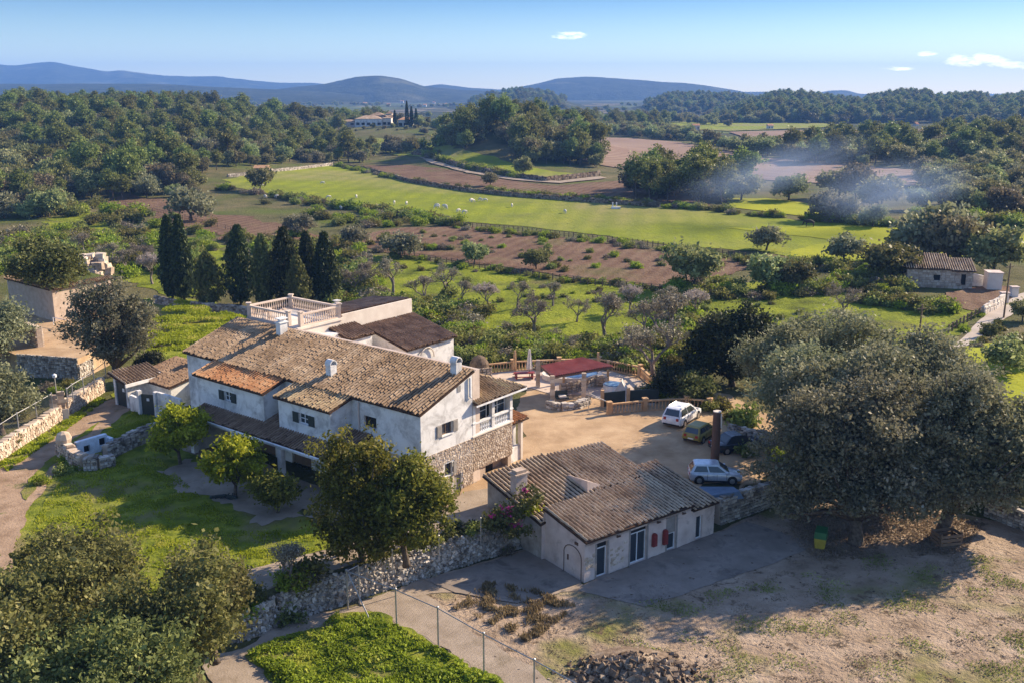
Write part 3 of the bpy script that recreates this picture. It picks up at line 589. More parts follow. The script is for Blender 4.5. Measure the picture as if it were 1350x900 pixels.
def window(parent, o, ux, un, hole, dep=.2, mull=1, shutters=None, bars=0, fr='frame', glass=True, sill=True, name='window', open_leaf=0):
    a, b_, c_, d_ = hole; f = MB(); t = .06
    oriented(f, o, ux, un, a, a + t, c_, d_, -dep, -dep + .06); oriented(f, o, ux, un, b_ - t, b_, c_, d_, -dep, -dep + .06)
    oriented(f, o, ux, un, a + t, b_ - t, c_, c_ + t, -dep, -dep + .055); oriented(f, o, ux, un, a + t, b_ - t, d_ - t, d_, -dep, -dep + .055)
    for k in range(mull):
        x = a + (b_ - a) * (k + 1) / (mull + 1); oriented(f, o, ux, un, x - .03, x + .03, c_ + t, d_ - t, -dep, -dep + .05)
    for k in range(bars):
        z = c_ + (d_ - c_) * (k + 1) / (bars + 1); oriented(f, o, ux, un, a + t, b_ - t, z - .02, z + .02, -dep, -dep + .045)
    fo = f.build(name, MT[fr], parent)
    p = MB(); oriented(p, o, ux, un, a, b_, c_, d_, -dep - .03, -dep + .01); p.build('pane', MT['glass' if glass else 'dark'], fo)
    if sill:
        s = MB(); oriented(s, o, ux, un, a - .08, b_ + .08, c_ - .07, c_ - .002, -.1, .08); s.build('sill', MT['white'], fo)
    if shutters:
        mtn, wd = shutters
        for sgn in (0, 1):
            s = MB(); x0, x1 = (a - wd - .02, a - .02) if sgn == 0 else (b_ + .02, b_ + wd + .02)
            oriented(s, o, ux, un, x0, x1, c_, d_, .015, .06)
            n = max(4, int((d_ - c_) / .09))
            for k in range(n):
                z = c_ + .05 + (d_ - c_ - .1) * (k + .5) / n; oriented(s, o, ux, un, x0 + .05, x1 - .05, z - .02, z + .02, .06, .078)
            s.build('shutter', MT[mtn], fo)
    return fo
_balm = {}
def baluster_mesh(h, mt, r=.075):
    k = (round(h, 2), mt)
    if k not in _balm:
        mb = MB(); mb.lathe([(r * .9, 0), (r * .9, h * .08), (r * .5, h * .14), (r, h * .38), (r * .45, h * .7), (r * .5, h * .86), (r * .9, h * .92), (r * .9, h)], n=6)
        _balm[k] = mb.mesh('baluster', MT[mt], False)
    return _balm[k]
def balustrade(parent, pts, h, mt, gap=.25, post=.34, posth=None, ends=(True, True), base=.12, rail=.13, posts=True, wide=.24):
    """base course, balusters, handrail and corner posts as children of parent; pts in the parent's space"""
    hb = h - base - rail
    bm_ = baluster_mesh(hb, mt)
    for i in range(len(pts) - 1):
        a, b = Vector(pts[i]), Vector(pts[i + 1]); d = b - a; d.z = 0; L = d.length; u = d / L; n = Vector((-u.y, u.x, 0))
        m = MB(); oriented(m, (a.x, a.y, a.z), u, n, 0, L, 0, base, -wide / 2, wide / 2); m.build('base_course', MT[mt], parent)
        m = MB(); oriented(m, (a.x, a.y, a.z), u, n, 0, L, h - rail, h, -wide / 2, wide / 2); m.build('handrail', MT[mt], parent)
        k = int((L - post) / gap)
        for j in range(k):
            p = a + u * (post / 2 + (L - post) * (j + .5) / k); link('baluster', bm_, parent, (p.x, p.y, a.z + base))
    if posts:
        for i, p in enumerate(pts):
            if (i == 0 and not ends[0]) or (i == len(pts) - 1 and not ends[1]): continue
            q = Vector(pts[min(i + 1, len(pts) - 1)]) - Vector(pts[max(0, i - 1)]); a = math.atan2(q.y, q.x)
            m = MB(); hh = posth or h + .12
            m.box((p[0], p[1], p[2] + hh / 2), (post, post, hh), a); m.box((p[0], p[1], p[2] + hh + .05), (post + .12, post + .12, .1), a)
            m.build('post', MT[mt], parent)
# ------------------------------------------------------------------ the farmhouse
AX, AY, NX, NY = Vector((1, 0, 0)), Vector((0, 1, 0)), Vector((-1, 0, 0)), Vector((0, -1, 0))
HO = P(557, 668); H1 = thing('farmhouse', 'long whitewashed farmhouse with a single pitch tiled roof, stone ground floor and roof terrace behind', 'farmhouse', HO, R(51.9))
rg = random.Random(11)
def chimney(parent, x, y, z0, h, wx=.62, wy=.55, mt='white', cowl=False):
    m = MB(); m.box((x, y, z0 + h / 2 - .5), (wx, wy, h + 1)); o = m.build('chimney', MT[mt], parent)
    m = MB()
    if cowl:
        pr_ = [(math.cos(t) * .36, math.sin(t) * .42) for t in [math.pi * k / 7 for k in range(8)]]
        for k in range(7):
            a, b_ = pr_[k], pr_[k + 1]
            m.prism([(x + a[0], y - .3, z0 + h + a[1]), (x + b_[0], y - .3, z0 + h + b_[1]), (x + b_[0], y + .3, z0 + h + b_[1]), (x + a[0], y + .3, z0 + h + a[1])],
                    [(x + a[0] * .8, y - .3, z0 + h + a[1] * .8), (x + b_[0] * .8, y - .3, z0 + h + b_[1] * .8), (x + b_[0] * .8, y + .3, z0 + h + b_[1] * .8), (x + a[0] * .8, y + .3, z0 + h + a[1] * .8)])
    else:
        m.box((x, y, z0 + h + .04), (wx + .16, wy + .16, .08)); m.box((x, y, z0 + h + .2), (wx * .6, wy * .6, .24)); m.box((x, y, z0 + h + .35), (wx + .1, wy + .1, .07))
    m.build('chimney_cap', MT[mt], o)
    return o
# main body
m = MB(); fh = [(4.23, 5.45, 4.72, 5.52), (7.4, 9.2, 0, 2.3), (11.4, 13.6, 0, 2.35), (15.6, 18.0, 0, 2.35), (20.6, 22.0, .9, 2.2)]
holed(m, (0, 0, 0), AY, NX, 26.5, -.3, 6.6, fh, .25)
m.build('front_wall', MT['white'], H1)
m = MB(); gh = [(2.08, 3.2, 4.55, 5.4), (2.35, 3.1, 1.5, 2.4), (3.3, 4.1, 0, 1.25)]
holed(m, (0, 0, 0), AX, NY, 5.35, 0, 6.6, gh, .25); m.add([(0, 0, 6.6), (5.35, 0, 6.6), (5.35, 0, 8.42), (0, 0, 6.66)], [(0, 1, 2, 3)])
m.build('gable_wall', MT['white'], H1)
m = MB(); m.bb(.27, 6.15, .27, 26.3, -.3, 6.45); m.build('inner_core', MT['dark'], H1)
m = MB(); m.prism([(5.4, .02, -.3), (6.2, .02, -.3), (6.2, 21.2, -.3), (5.4, 21.2, -.3)], [(5.4, .02, 8.36), (6.2, .02, 8.46), (6.2, 21.2, 8.46), (5.4, 21.2, 8.36)]); m.build('rear_wall', MT['blush'], H1)
m = MB(); m.add([(0, 26.5, -.3), (5.4, 26.5, -.3), (5.4, 26.5, 8.42), (0, 26.5, 6.66)], [(3, 2, 1, 0)]); m.build('left_gable', MT['white'], H1)
tiles('roof_tiles', H1, (-.22, 26.8, 6.635), (-.22, -.16, 6.635), (5.45, -.16, 8.50), (5.45, 26.8, 8.50), MT['tile'], .29, .42, rg)
ridge_tiles('ridge_tiles', H1, (5.42, 26.8, 8.52), (5.42, -.16, 8.52), MT['tile'], .14, rg)
for x, y, z0, h, cw in ((4.66, 19.84, 8.2, 1.05, False), (1.51, 10.41, 7.25, .75, True), (4.75, .95, 8.25, .85, True)): chimney(H1, x, y, z0, h, cowl=cw, wx=.6 if cw else .75, wy=.55)
window(H1, (0, 0, 0), AY, NX, fh[0], .2, 0, fr='rust', glass=False, sill=True)
for h_ in fh[1:4]:
    m = MB(); oriented(m, (0, 0, 0), AY, NX, h_[0], h_[1], h_[2], h_[3], -.25, -.2); m.build('arcade_door', MT['wood'], H1)
window(H1, (0, 0, 0), AY, NX, fh[4], .2, 1, fr='wood')
window(H1, (0, 0, 0), AX, NY, gh[0], .2, 1, shutters=('shutter2', .5), fr='wood')
window(H1, (0, 0, 0), AX, NY, gh[1], .2, 0, fr='wood', shutters=None)
m = MB(); oriented(m, (0, 0, 0), AX, NY, 3.12, 3.42, 1.5, 2.4, .1, .16); m.build('shutter', MT['shutter2'], H1)
m = MB(); oriented(m, (0, 0, 0), AX, NY, 3.3, 4.1, 0, 1.25, -.2, -.14); m.build('low_door', MT['shutter2'], H1)
m = MB(); oriented(m, (0, 0, 0), AX, NY, 3.75, 4.1, 7.3, 7.75, -.02, .03); m.build('wall_vent', MT['metal'], H1)
m = MB(); m.tube([(5.0, -.1, 8.1), (5.0, -.1, 6.7), (5.15, -.1, 6.6)], .075, 6); m.build('downpipe', MT['frame'], H1)
m = MB(); m.tube([(-.1, 5.9, 6.4), (-.1, 5.9, 3.9)], .05, 6); m.build('downpipe', MT['pink'], H1)
# stone ground floor of the gable and of the porch wing
m = MB(); face_stones(m, (0, .03, 0), AX, NY, 5.35, -.1, 3.5, .19, rg, [(a - .05, b_ + .05, c_, d_) for a, b_, c_, d_ in gh[1:]], .0)
face_stones(m, (5.35, .03, 0), AX, NY, 4.6, .95, 3.42, .19, rg, [], .0)
face_stones(m, (.03, 0, 0), AY, NX, 5.6, -.1, 3.3, .22, rg, [], .02)
tag(m.build('stone_facing', MT['stone'], H1), kind='stuff')
m = MB(); m.bb(5.36, 9.95, .02, 6.2, .9, 3.5); m.bb(5.36, 9.95, .75, 6.2, -.2, .9); m.bb(5.36, 6.9, .12, .75, -.2, .9); m.bb(9.55, 9.95, .1, .75, -.2, .9); m.build('porch_base', MT['mortar'], H1)
m = MB(); m.bb(7.2, 8.5, .72, .76, -.1, .82); m.build('cellar_opening', MT['dark'], H1)
m = MB(); m.bb(5.3, 10.05, -.08, 6.3, 3.5, 3.6); m.build('porch_floor', MT['cream'], H1)
for x in (5.55, 7.72, 9.85):
    m = MB(); m.bb(x - .15, x + .15, .0, .3, 3.6, 6.0); m.bb(x - .2, x + .2, -.05, .35, 4.5, 4.6); m.build('porch_pillar', MT['white'], H1)
balustrade(H1, [(5.7, .12, 3.6), (7.57, .12, 3.6)], .95, 'frame', .19, .1, posts=False)
balustrade(H1, [(7.87, .12, 3.6), (9.7, .12, 3.6)], .95, 'frame', .19, .1, posts=False)
for a, b_ in ((5.72, 7.55), (7.9, 9.68)): window(H1, (0, .55, 0), AX, NY, (a, b_, 4.3, 5.75), .0, 1, fr='frame', sill=False, bars=1)
m = MB(); m.bb(5.4, 9.8, .62, 6, 3.6, 4.3); m.bb(5.4, 9.9, .5, .62, 5.75, 5.95); m.build('porch_wall', MT['white'], H1)
m = MB(); m.bb(9.78, 9.9, .35, 6.0, 3.6, 5.95); m.build('porch_end_wall', MT['white'], H1)
m = MB(); m.bb(5.5, 9.7, .75, 6, 4.3, 5.6); m.build('porch_interior', MT['dark'], H1)
E1, E2, R1, R2 = (5.37, -.38, 5.98), (11.25, -.38, 5.98), (7.9, 2.95, 7.31), (5.37, 2.95, 7.31)
tiles('porch_roof_tiles', H1, E1, E2, (11.25, 2.95, 7.31), R2, MT['tile_m'], .24, .38, rg, under=False, clip=lambda p: p.x < 11.25 - (p.y + .38) * 1.0)
tiles('porch_roof_tiles', H1, (11.25, -.38, 5.98), (11.25, 6.3, 5.98), (7.9, 6.3, 7.31), (7.9, -.38, 7.31), MT['tile_m'], .24, .38, rg, under=False, clip=lambda p: p.y > -.38 + (11.25 - p.x))
m = MB(); m.add([E1, E2, R1, R2, (11.25, 6.3, 5.98), (5.37, 6.3, 5.98)], [(0, 1, 2, 3), (1, 4, 2), (4, 5, 3, 2), (0, 5, 4, 1)]); m.build('channel_tiles', MT['chan'], H1)
m = MB(); m.bb(5.37, 11.25, -.42, -.36, 5.84, 5.97); m.bb(11.2, 11.27, -.36, 6.3, 5.84, 5.97); m.build('fascia', MT['frame'], H1)
ridge_tiles('hip_tiles', H1, (11.25, -.38, 6.02), (7.9, 2.95, 7.36), MT['tile_l'], .12, rg); ridge_tiles('ridge_tiles', H1, (7.9, 2.95, 7.36), (5.37, 2.95, 7.36), MT['tile_l'], .12, rg)
# little side porch
m = MB(); m.bb(9.96, 11.3, .7, .9, -.1, 3.2); m.bb(9.96, 11.3, .3, .7, -.1, 1.2); m.build('side_porch_wall', MT['white'], H1)
m = MB(); m.bb(11.3, 11.55, .2, .5, -.1, 3.2); m.build('side_porch_post', MT['cream'], H1)
tiles('side_porch_tiles', H1, (9.96, .1, 3.2), (12.2, .1, 3.2), (12.2, 2.6, 3.6), (9.96, 2.6, 3.6), MT['tile_o'], .25, .38, rg)
# upper front extensions
for (y0, y1, tm, win, eave) in ((14.05, 22.3, 'tile_o', (18.0, 18.85, 4.5, 5.25), 5.98), (6.75, 12.35, 'tile_m', (9.05, 10.1, 4.5, 5.28), 6.05)):
    m = MB(); hole = (win[0] - y0, win[1] - y0, win[2], win[3])
    holed(m, (-2, y0, 0), AY, NX, y1 - y0, 3.2, eave - .06, [hole], .22)
    for yy in (y0, y1): m.add([(-2, yy, 3.2), (0, yy, 3.2), (0, yy, 6.55), (-2, yy, eave - .04)], [(0, 1, 2, 3)])
    m.build('extension_wall', MT['white'], H1)
    m = MB(); m.bb(-1.75, -.05, y0 + .1, y1 - .1, 3.3, 5.9); m.build('inner_core', MT['dark'], H1)
    tiles('extension_roof_tiles', H1, (-2.28, y1 + .25, eave - .04), (-2.28, y0 - .25, eave - .04), (.02, y0 - .25, 6.6), (.02, y1 + .25, 6.6), MT[tm], .27, .40, rg)
    window(H1, (-2, y0, 0), AY, NX, hole, .18, 1, shutters=('shutter', .62), bars=1)
# ground floor lean-to along the front
tiles('lean_to_tiles', H1, (-3.55, 21.6, 3.16), (-3.55, 4.6, 3.16), (-.02, 4.6, 4.17), (-.02, 21.6, 4.17), MT['tile_d'], .27, .42, rg)
m = MB(); m.tube([(-3.62, 21.6, 3.13), (-3.62, 4.6, 3.10)], .085, 6); m.build('gutter', MT['frame'], H1)
m = MB(); m.bb(-3.5, -3.36, 4.6, 21.6, 2.86, 3.04); m.build('lean_to_beam', MT['frame'], H1)
for y in (4.9, 10.55, 15.9, 21.2):
    m = MB(); m.bb(-3.62, -3.22, y - .2, y + .2, 0, 2.85); m.build('arcade_pillar', MT['white'], H1)
m = MB(); m.bb(-3.1, -.0, 21.3, 21.5, -.1, 3.1); m.build('arcade_end_wall', MT['white'], H1)
# roof terrace block and long rear wall
m = MB(); m.bb(6.2, 11.25, 19.8, 26.5, -.5, 8.5); m.bb(6.2, 11.25, 19.68, 19.8, 8.3, 8.5); m.build('terrace_block', MT['cream'], H1)
balustrade(H1, [(6.75, 19.95, 8.5), (11.0, 19.95, 8.5), (11.0, 26.3, 8.5), (6.35, 26.3, 8.5), (6.35, 21.0, 8.5)], 1.08, 'blush', .24, .32)
m = MB(); m.box((6.9, 24.2, 8.5 + .5), (.3, .3, 1.0)); m.build('post', MT['blush'], H1)
m = MB(); m.bb(11.25, 19.95, 19.8, 20.0, -.5, 8.74); m.bb(11.25, 19.95, 20.0, 24.6, -.5, 8.1); m.build('long_rear_wall', MT['cream'], H1)
tiles('rear_roof_tiles', H1, (19.95, 24.8, 8.25), (11.25, 24.8, 8.25), (11.25, 20.0, 8.72), (19.95, 20.0, 8.72), MT['tile_d'], .27, .42, rg)
chimney(H1, 12.3, 21.6, 8.5, .75, .45, .45)
m = MB(); m.prism([(13.7, 14.6, -.5), (19.9, 14.6, -.5), (19.9, 19.8, -.5), (13.7, 19.8, -.5)], [(13.7, 14.6, 5.92), (19.9, 14.6, 5.92), (19.9, 19.8, 7.2), (13.7, 19.8, 7.2)]); m.build('rear_wing_wall', MT['white'], H1)
tiles('rear_wing_tiles', H1, (13.5, 14.3, 5.93), (20.1, 14.3, 5.93), (20.1, 19.8, 7.33), (13.5, 19.8, 7.33), MT['tile_d'], .22, .42, rg)
m = MB(); m.bb(9.9, 12.5, 17.5, 19.8, -.5, 7.1); m.bb(6.2, 9.9, 18.6, 19.8, -.5, 7.6); m.build('stair_block', MT['white'], H1)
tiles('stair_roof_tiles', H1, (9.6, 17.3, 7.15), (12.7, 17.3, 7.15), (12.7, 19.8, 7.8), (9.6, 19.8, 7.8), MT['tile_d'], .27, .42, rg)
m = MB(); m.tube([(16.2 + .9 * math.cos(t), 14.45, 4.7 + 1.0 * math.sin(t)) for t in [math.pi * k / 10 for k in range(11)]], .07, 5); m.build('arch_moulding', MT['cream'], H1)

# ------------------------------------------------------------------ the outbuilding
SO = P(770, 768, -1.6); S1 = thing('outbuilding', 'low pink rendered outbuilding with steep striped tile roof and glazed doors', 'outbuilding', SO, R(36.6))
dh = [(.98, 1.86, .02, 2.34), (3.8, 5.24, .05, 2.5), (7.08, 7.9, .05, 2.40), (9.83, 10.45, .05, 1.72)]
m = MB(); holed(m, (0, 0, 0), AX, NY, 9.25, -.2, 2.40, dh[:3], .28); m.add([(0, 0, 2.40), (9.25, 0, 2.40), (9.25, 0, 2.74), (0, 0, 2.74)], [(0, 1, 2, 3)])
holed(m, (9.25, .04, 0), AX, NY, 2.35, -.2, 2.28, [(.58, 1.2, .05, 1.72)], .28)
m.build('door_wall', MT['pink'], S1)
m = MB(); m.add([(0, 0, -.2), (0, 3.88, -.2), (0, 3.88, 3.44), (0, 0, 2.74)], [(3, 2, 1, 0)]); m.build('end_wall', MT['pink'], S1); m = MB(); m.add([(11.6, .04, -.2), (11.6, 6.2, -.2), (11.6, 6.2, 3.3), (11.6, .04, 2.28)], [(0, 1, 2, 3)])
m.build('right_end_wall', MT['pink'], S1); m = MB(); m.add([(0, 3.88, -.2), (-.25, 3.9, -.2), (-.25, 3.9, 2.5), (0, 3.88, 3.44)], [(0, 1, 2, 3)])
m.build('wall_return', MT['pink'], S1)
m = MB(); m.prism([(-.22, 3.9, -.2), (4, 3.9, -.2), (4, 9.9, -.2), (-.22, 9.9, -.2)], [(-.22, 3.9, 2.45), (4, 3.9, 3.3), (4, 9.9, 3.95), (-.22, 9.9, 3.55)]); m.build('side_wall', MT['gstone'], S1)
m = MB(); m.prism([(.3, .3, -.2), (9.2, .3, -.2), (9.2, 8.7, -.2), (.3, 8.7, -.2)], [(.3, .3, 2.6), (9.2, .3, 2.6), (9.2, 8.7, 4.1), (.3, 8.7, 3.3)]); m.bb(9.2, 11.57, .35, 6.1, -.2, 2.2); m.build('inner_core', MT['dark'], S1)
m = MB(); m.bb(4.0, 9.25, 8.7, 8.95, -.2, 4.2); m.bb(9.0, 9.25, 5.8, 8.7, 1, 3.9); m.build('back_wall', MT['pink'], S1)
k = .18
tiles('roof_tiles', S1, (-.12, -.28, 2.78), (9.3, -.28, 2.78), (9.3, 3.95, 3.54), (-.12, 3.95, 3.54), MT['tile_l'], .285, .46, rg)
tiles('roof_tiles', S1, (4.3, 3.95, 3.54), (9.3, 3.95, 3.54), (9.35, 9.0, 4.45), (4.3, 9.3, 4.50), MT['tile_l'], .285, .46, rg)
tiles('roof_tiles', S1, (-.45, 3.75, 2.56), (4.3, 3.97, 3.50), (4.3, 9.6, 4.52), (-.45, 10.2, 3.80), MT['tile_l'], .285, .46, rg)
tiles('low_roof_tiles', S1, (9.32, -.2, 2.36), (11.8, -.2, 2.36), (11.85, 6.0, 3.45), (9.32, 6.0, 3.45), MT['tile_l'], .285, .46, rg)
m = MB(); m.prism([(3.85, 4.25, 3.55), (5.35, 4.25, 3.6), (3.95, 6.4, 3.85)], [(3.85, 4.25, 4.35), (5.3, 4.3, 3.66), (3.95, 6.4, 4.1)]); m.build('roof_upstand', MT['pink'], S1)
m = MB(); m.bb(-.02, .9, 6.9, 7.55, 2.2, 4.75); c_ = m.build('chimney', MT['pink'], S1)
m = MB(); m.box((.44, 7.22, 4.80), (1.15, .9, .10)); m.box((.44, 7.22, 4.95), (.8, .6, .2)); m.build('chimney_cap', MT['mortar'], c_)
m = MB(); m.tube([(0 - .03, 1.93, .05)] + [(-.03, 1.1 + .83 * math.cos(t), 1.45 + .62 * math.sin(t)) for t in [math.pi * k_ / 10 for k_ in range(11)]] + [(-.03, .27, .05)], .028, 4); m.build('blocked_arch', MT['rust'], S1)
m = MB(); m.box((-.02, 1.55, 1.15), (.06, .1, .35)); m.box((-.02, .75, 2.35), (.08, .3, .18)); m.build('wall_fixture', MT['rust'], S1)
for h_, mu, tr in ((dh[0], 0, .4), (dh[1], 1, .4), (dh[2], 0, 1.3)):
    top = h_[3] - (tr if tr < 1 else 1.2)
    window(S1, (0, 0, 0), AX, NY, (h_[0], h_[1], h_[2], top), .2, mu, sill=False, name='glazed_door')
    m = MB(); oriented(m, (0, 0, 0), AX, NY, h_[0], h_[1], top + .02, h_[3], -.2, -.1 if tr > 1 else -.16); m.build('door_head', MT['shutter2' if tr > 1 else 'dark'], S1)
    m = MB(); oriented(m, (0, 0, 0), AX, NY, h_[0] - .12, h_[0] - .003, h_[2], h_[3], -.02, .03); oriented(m, (0, 0, 0), AX, NY, h_[1] + .003, h_[1] + .12, h_[2], h_[3], -.02, .03); m.build('door_jamb', MT['shutter2'], S1)
    m = MB(); oriented(m, (0, 0, 0), AX, NY, h_[0] - .15, h_[1] + .15, -.05, .045, -.05, .2); m.build('doorstep', MT['conc'], S1)
window(S1, (9.25, .04, 0), AX, NY, (.58, 1.2, .05, 1.72), .2, 0, sill=False, name='glazed_door')
for x in (2.6, 6.1, 8.4, 10.9):
    m = MB(); m.tube([(x, -.02, 2.45), (x + .1, -.14, 2.4), (x + .22, -.02, 2.3)], .035, 5); m.box((x + .12, -.08, 2.36), (.3, .1, .07)); m.build('wall_lamp', MT['rust'], S1)
rgs = random.Random(5); m = MB()
for (x0, x1, z0, z1) in ((2.2, 3.45, .45, 1.9), (.1, .8, .9, 1.7)):
    for q in range(26): lump(m, Vector((rgs.uniform(x0, x1), .0, rgs.uniform(z0, z1))), AX, NY, UZ, rgs.uniform(.15, .35), .05, rgs.uniform(.1, .22), rgs)
tag(m.build('exposed_stone', MT['stone'], S1), kind='stuff')
SM = Matrix.Translation(SO) @ Matrix.Rotation(R(36.6), 4, 'Z')
for i, (x, z, hh, lb) in enumerate(((5.83, .82, .88, 'shorter red wall cabinet just right of the double glass door'), (6.8, .68, 1.02, 'taller red wall cabinet just left of the half shuttered door'))):
    t = thing('fire_cabinet', lb, 'wall cabinet', SM @ Vector((x, -.02, z)), R(36.6), 'red cabinets on the outbuilding wall')
    m = MB(); pf = [(-.17, 0), (.17, 0), (.17, hh - .12), (.09, hh), (-.09, hh), (-.17, hh - .12)]
    m.prism([(a, -.2, b_) for a, b_ in pf], [(a, 0, b_) for a, b_ in pf]); m.build('cabinet_body', MT['red'], t)
    m = MB(); m.bb(-.12, .12, -.225, -.2, .08, hh - .2); m.build('cabinet_door', MT['red'], t)

# ------------------------------------------------------------------ walls and terraces left of the house
T = stone_wall
rubble_bank('rubble_wall', 'rubble retaining wall of pale grey stones between the drive and the wire fence', [P(x, y, -1.6) for x, y in ((306, 848), (345, 838), (372, 822), (430, 804), (480, 787), (540, 768), (600, 749), (650, 733), (688, 722))], [1.2, 1.4, 1.55, 1.7, 1.75, 1.75, 1.75, 1.7, 1.75], .55, .165, MT['gstone'], 1)
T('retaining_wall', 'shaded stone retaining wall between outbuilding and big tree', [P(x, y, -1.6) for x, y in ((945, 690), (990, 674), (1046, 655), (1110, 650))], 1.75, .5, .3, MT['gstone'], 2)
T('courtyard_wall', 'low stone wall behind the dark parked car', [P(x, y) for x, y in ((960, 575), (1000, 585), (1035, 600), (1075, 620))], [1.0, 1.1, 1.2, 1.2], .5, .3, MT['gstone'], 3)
T('yard_edge_wall', 'stone wall at the far right edge under the tree', [P(x, y, -1.6) for x, y in ((1300, 678), (1330, 690), (1400, 716), (1500, 750))], 1.2, .5, .3, MT['gstone'], 4)
T('track_wall', 'sunlit ochre stone wall along the dirt track carrying a wire fence', [P(x, y) for x, y in ((-60, 646), (-10, 611), (20, 590), (50, 571), (78, 552))], [1.1, 1.1, 1.1, 1.15, 1.1], .6, .3, MT['stone'], 5)
T('track_wall', 'sunlit ochre stone wall beyond the gate posts carrying a wire fence', [P(x, y) for x, y in ((86, 548), (110, 532), (135, 515))], 1.3, .6, .3, MT['stone'], 6)
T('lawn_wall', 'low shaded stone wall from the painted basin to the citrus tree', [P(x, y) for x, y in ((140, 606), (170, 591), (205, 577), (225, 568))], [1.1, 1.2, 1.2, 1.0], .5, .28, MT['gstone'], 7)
T('ruined_wall', 'ruined stone wall stub with a boulder left of the painted basin', [P(x, y) for x, y in ((82, 600), (95, 610), (112, 618))], [1.5, 1.2, .9], .7, .3, MT['stone'], 8)
T('ruined_wall', 'short tumbled stone wall in front of the painted basin', [P(x, y) for x, y in ((112, 618), (130, 617), (150, 612))], [1.0, .9, .6], .8, .28, MT['gstone'], 9)
T('meadow_wall', 'low stone wall behind the cypresses', [on(x, y) for x, y in ((205, 400), (240, 407), (300, 412), (330, 416))], 1.0, .5, .35, MT['gstone'], 10)
# raised earth terraces and the old barn in the upper left
t = thing('terrace', 'raised sandy terrace held by a shaded stone wall, above the left hand fence', 'terrace', P(29, 493), 0)
o = P(29, 493); tp = [P(25, 495), P(105, 501), P(150, 478), P(160, 450), P(140, 430), P(20, 440), P(-30, 470)]
m = MB(); hs = 2.15; bot = [(p.x - o.x, p.y - o.y, -.5) for p in tp]; top = [(a, b_, hs) for a, b_, c in bot]; m.prism(bot, top); m.build('earth_fill', MT['sand'], t)
m = MB(); a, b_ = Vector((bot[0][0], bot[0][1], 0)), Vector((bot[1][0], bot[1][1], 0)); d = b_ - a; face_stones(m, a, d.normalized(), Vector((d.y, -d.x, 0)).normalized(), d.length, -.2, 2.3, .25, rg, proud=.03)
a = Vector((bot[1][0], bot[1][1], 0)); b_ = Vector((bot[2][0], bot[2][1], 0)); d = b_ - a; face_stones(m, a, d.normalized(), Vector((d.y, -d.x, 0)).normalized(), d.length * .4, -.2, 1.6, .34, rg, proud=.06)
tag(m.build('stones', MT['gstone'], t), kind='stuff')
T('terrace_parapet', 'chunky stone pier and parapet on the raised sandy terrace', [P(28, 447, 2.1), P(40, 452, 2.1), P(54, 458, 2.1)], [2.0, 1.9, 1.9], .6, .3, MT['stone'], 12)
BO = P(73.5, 427, 1.9); t = thing('barn', 'old windowless stone barn set into the bank with a tile edged flat roof', 'barn', BO, 0)
v1 = P(14, 409, 1.9) - BO; v2 = P(150, 409, 1.9) - BO; v1.z = v2.z = 0
m = MB(); q = [Vector((0, 0, 0)), v2, v1 + v2, v1]; m.prism([(p.x, p.y, -3) for p in q], [(p.x, p.y, 3.95) for p in q]); m.build('barn_wall', MT['mortar'], t)
for a, b_ in ((v1, Vector((0, 0, 0))), (Vector((0, 0, 0)), v2)):
    d = (b_ - a).normalized(); nn = Vector((d.y, -d.x, 0)); A_ = a + nn * .35; B_ = b_ + nn * .35
    tiles('edge_tiles', t, (A_.x, A_.y, 3.95), (B_.x, B_.y, 3.95), (b_.x - nn.x * .3, b_.y - nn.y * .3, 4.2), (a.x - nn.x * .3, a.y - nn.y * .3, 4.2), MT['tile'], .3, .4, rg)
m = MB(); m.prism([(p.x * .96 - .2, p.y * .96 + .3, 3.9) for p in q], [(p.x * .96 - .2, p.y * .96 + .3, 4.15) for p in q]); m.build('roof_earth', MT['scrub'], t)
t = thing('handrail', 'white metal handrail on the bank below the old barn', 'handrail', P(80, 433, 2.0), 0)
o = P(80, 433, 2.0); pr_ = [P(71, 430, 2.0) - o, P(90, 434, 2.0) - o, P(103, 432, 2.0) - o]
m = MB(); m.tube([p + UZ for p in pr_], .04, 5); m.build('rail', MT['frame'], t)
for p in pr_: m = MB(); m.tube([p, p + UZ], .035, 5); m.build('rail_post', MT['frame'], t)
# gatehouse
def solid(mb, pts, z0, z1): mb.prism([(p.x, p.y, z0) for p in pts], [(p.x, p.y, z1) for p in pts])
G0 = P(155, 534); t = thing('gatehouse', 'tiny gatehouse with an orange tiled roof and a dark double door', 'gatehouse', G0, 0)
gd = (P(172, 539) - P(155, 534)).normalized(); gd.z = 0; gn = Vector((-gd.y, gd.x, 0)); gw = 1.75; gl = 3.6
m = MB(); oriented(m, (0, 0, 0), gd, gn, -.28, 0, 0, 2.6, 0, .35); oriented(m, (0, 0, 0), gd, gn, gw - .28, gw, 0, 2.4, 0, gl); oriented(m, (0, 0, 0), gd, gn, -.28, 0, 0, 2.6, .35, gl); oriented(m, (0, 0, 0), gd, gn, 0, gw, 0, 2.6, gl - .2, gl); m.build('gatehouse_wall', MT['white'], t)
for s in (0, 1):
    m = MB(); x0 = (gw - .28) / 2 * s; oriented(m, (0, 0, 0), gd, gn, x0 + .01, x0 + (gw - .28) / 2 - .01, .05, 2.3, .1, .16); dr = m.build('door_leaf', MT['shutter'], t)
m = MB(); oriented(m, (0, 0, 0), gd, gn, .85, 1.15, 1.45, 1.75, .08, .1); m.build('door_sign', MT['frame'], dr)
a = gd * -.5 - gn * .4; b_ = gd * (gw + .3) - gn * .4; c = gd * (gw + .3) + gn * (gl + .2); d = gd * -.5 + gn * (gl + .2)
tiles('roof_tiles', t, b_ + UZ * 2.35, c + UZ * 2.35, d + UZ * 3.1, a + UZ * 3.1, MT['tile'], .30, .38, rg)
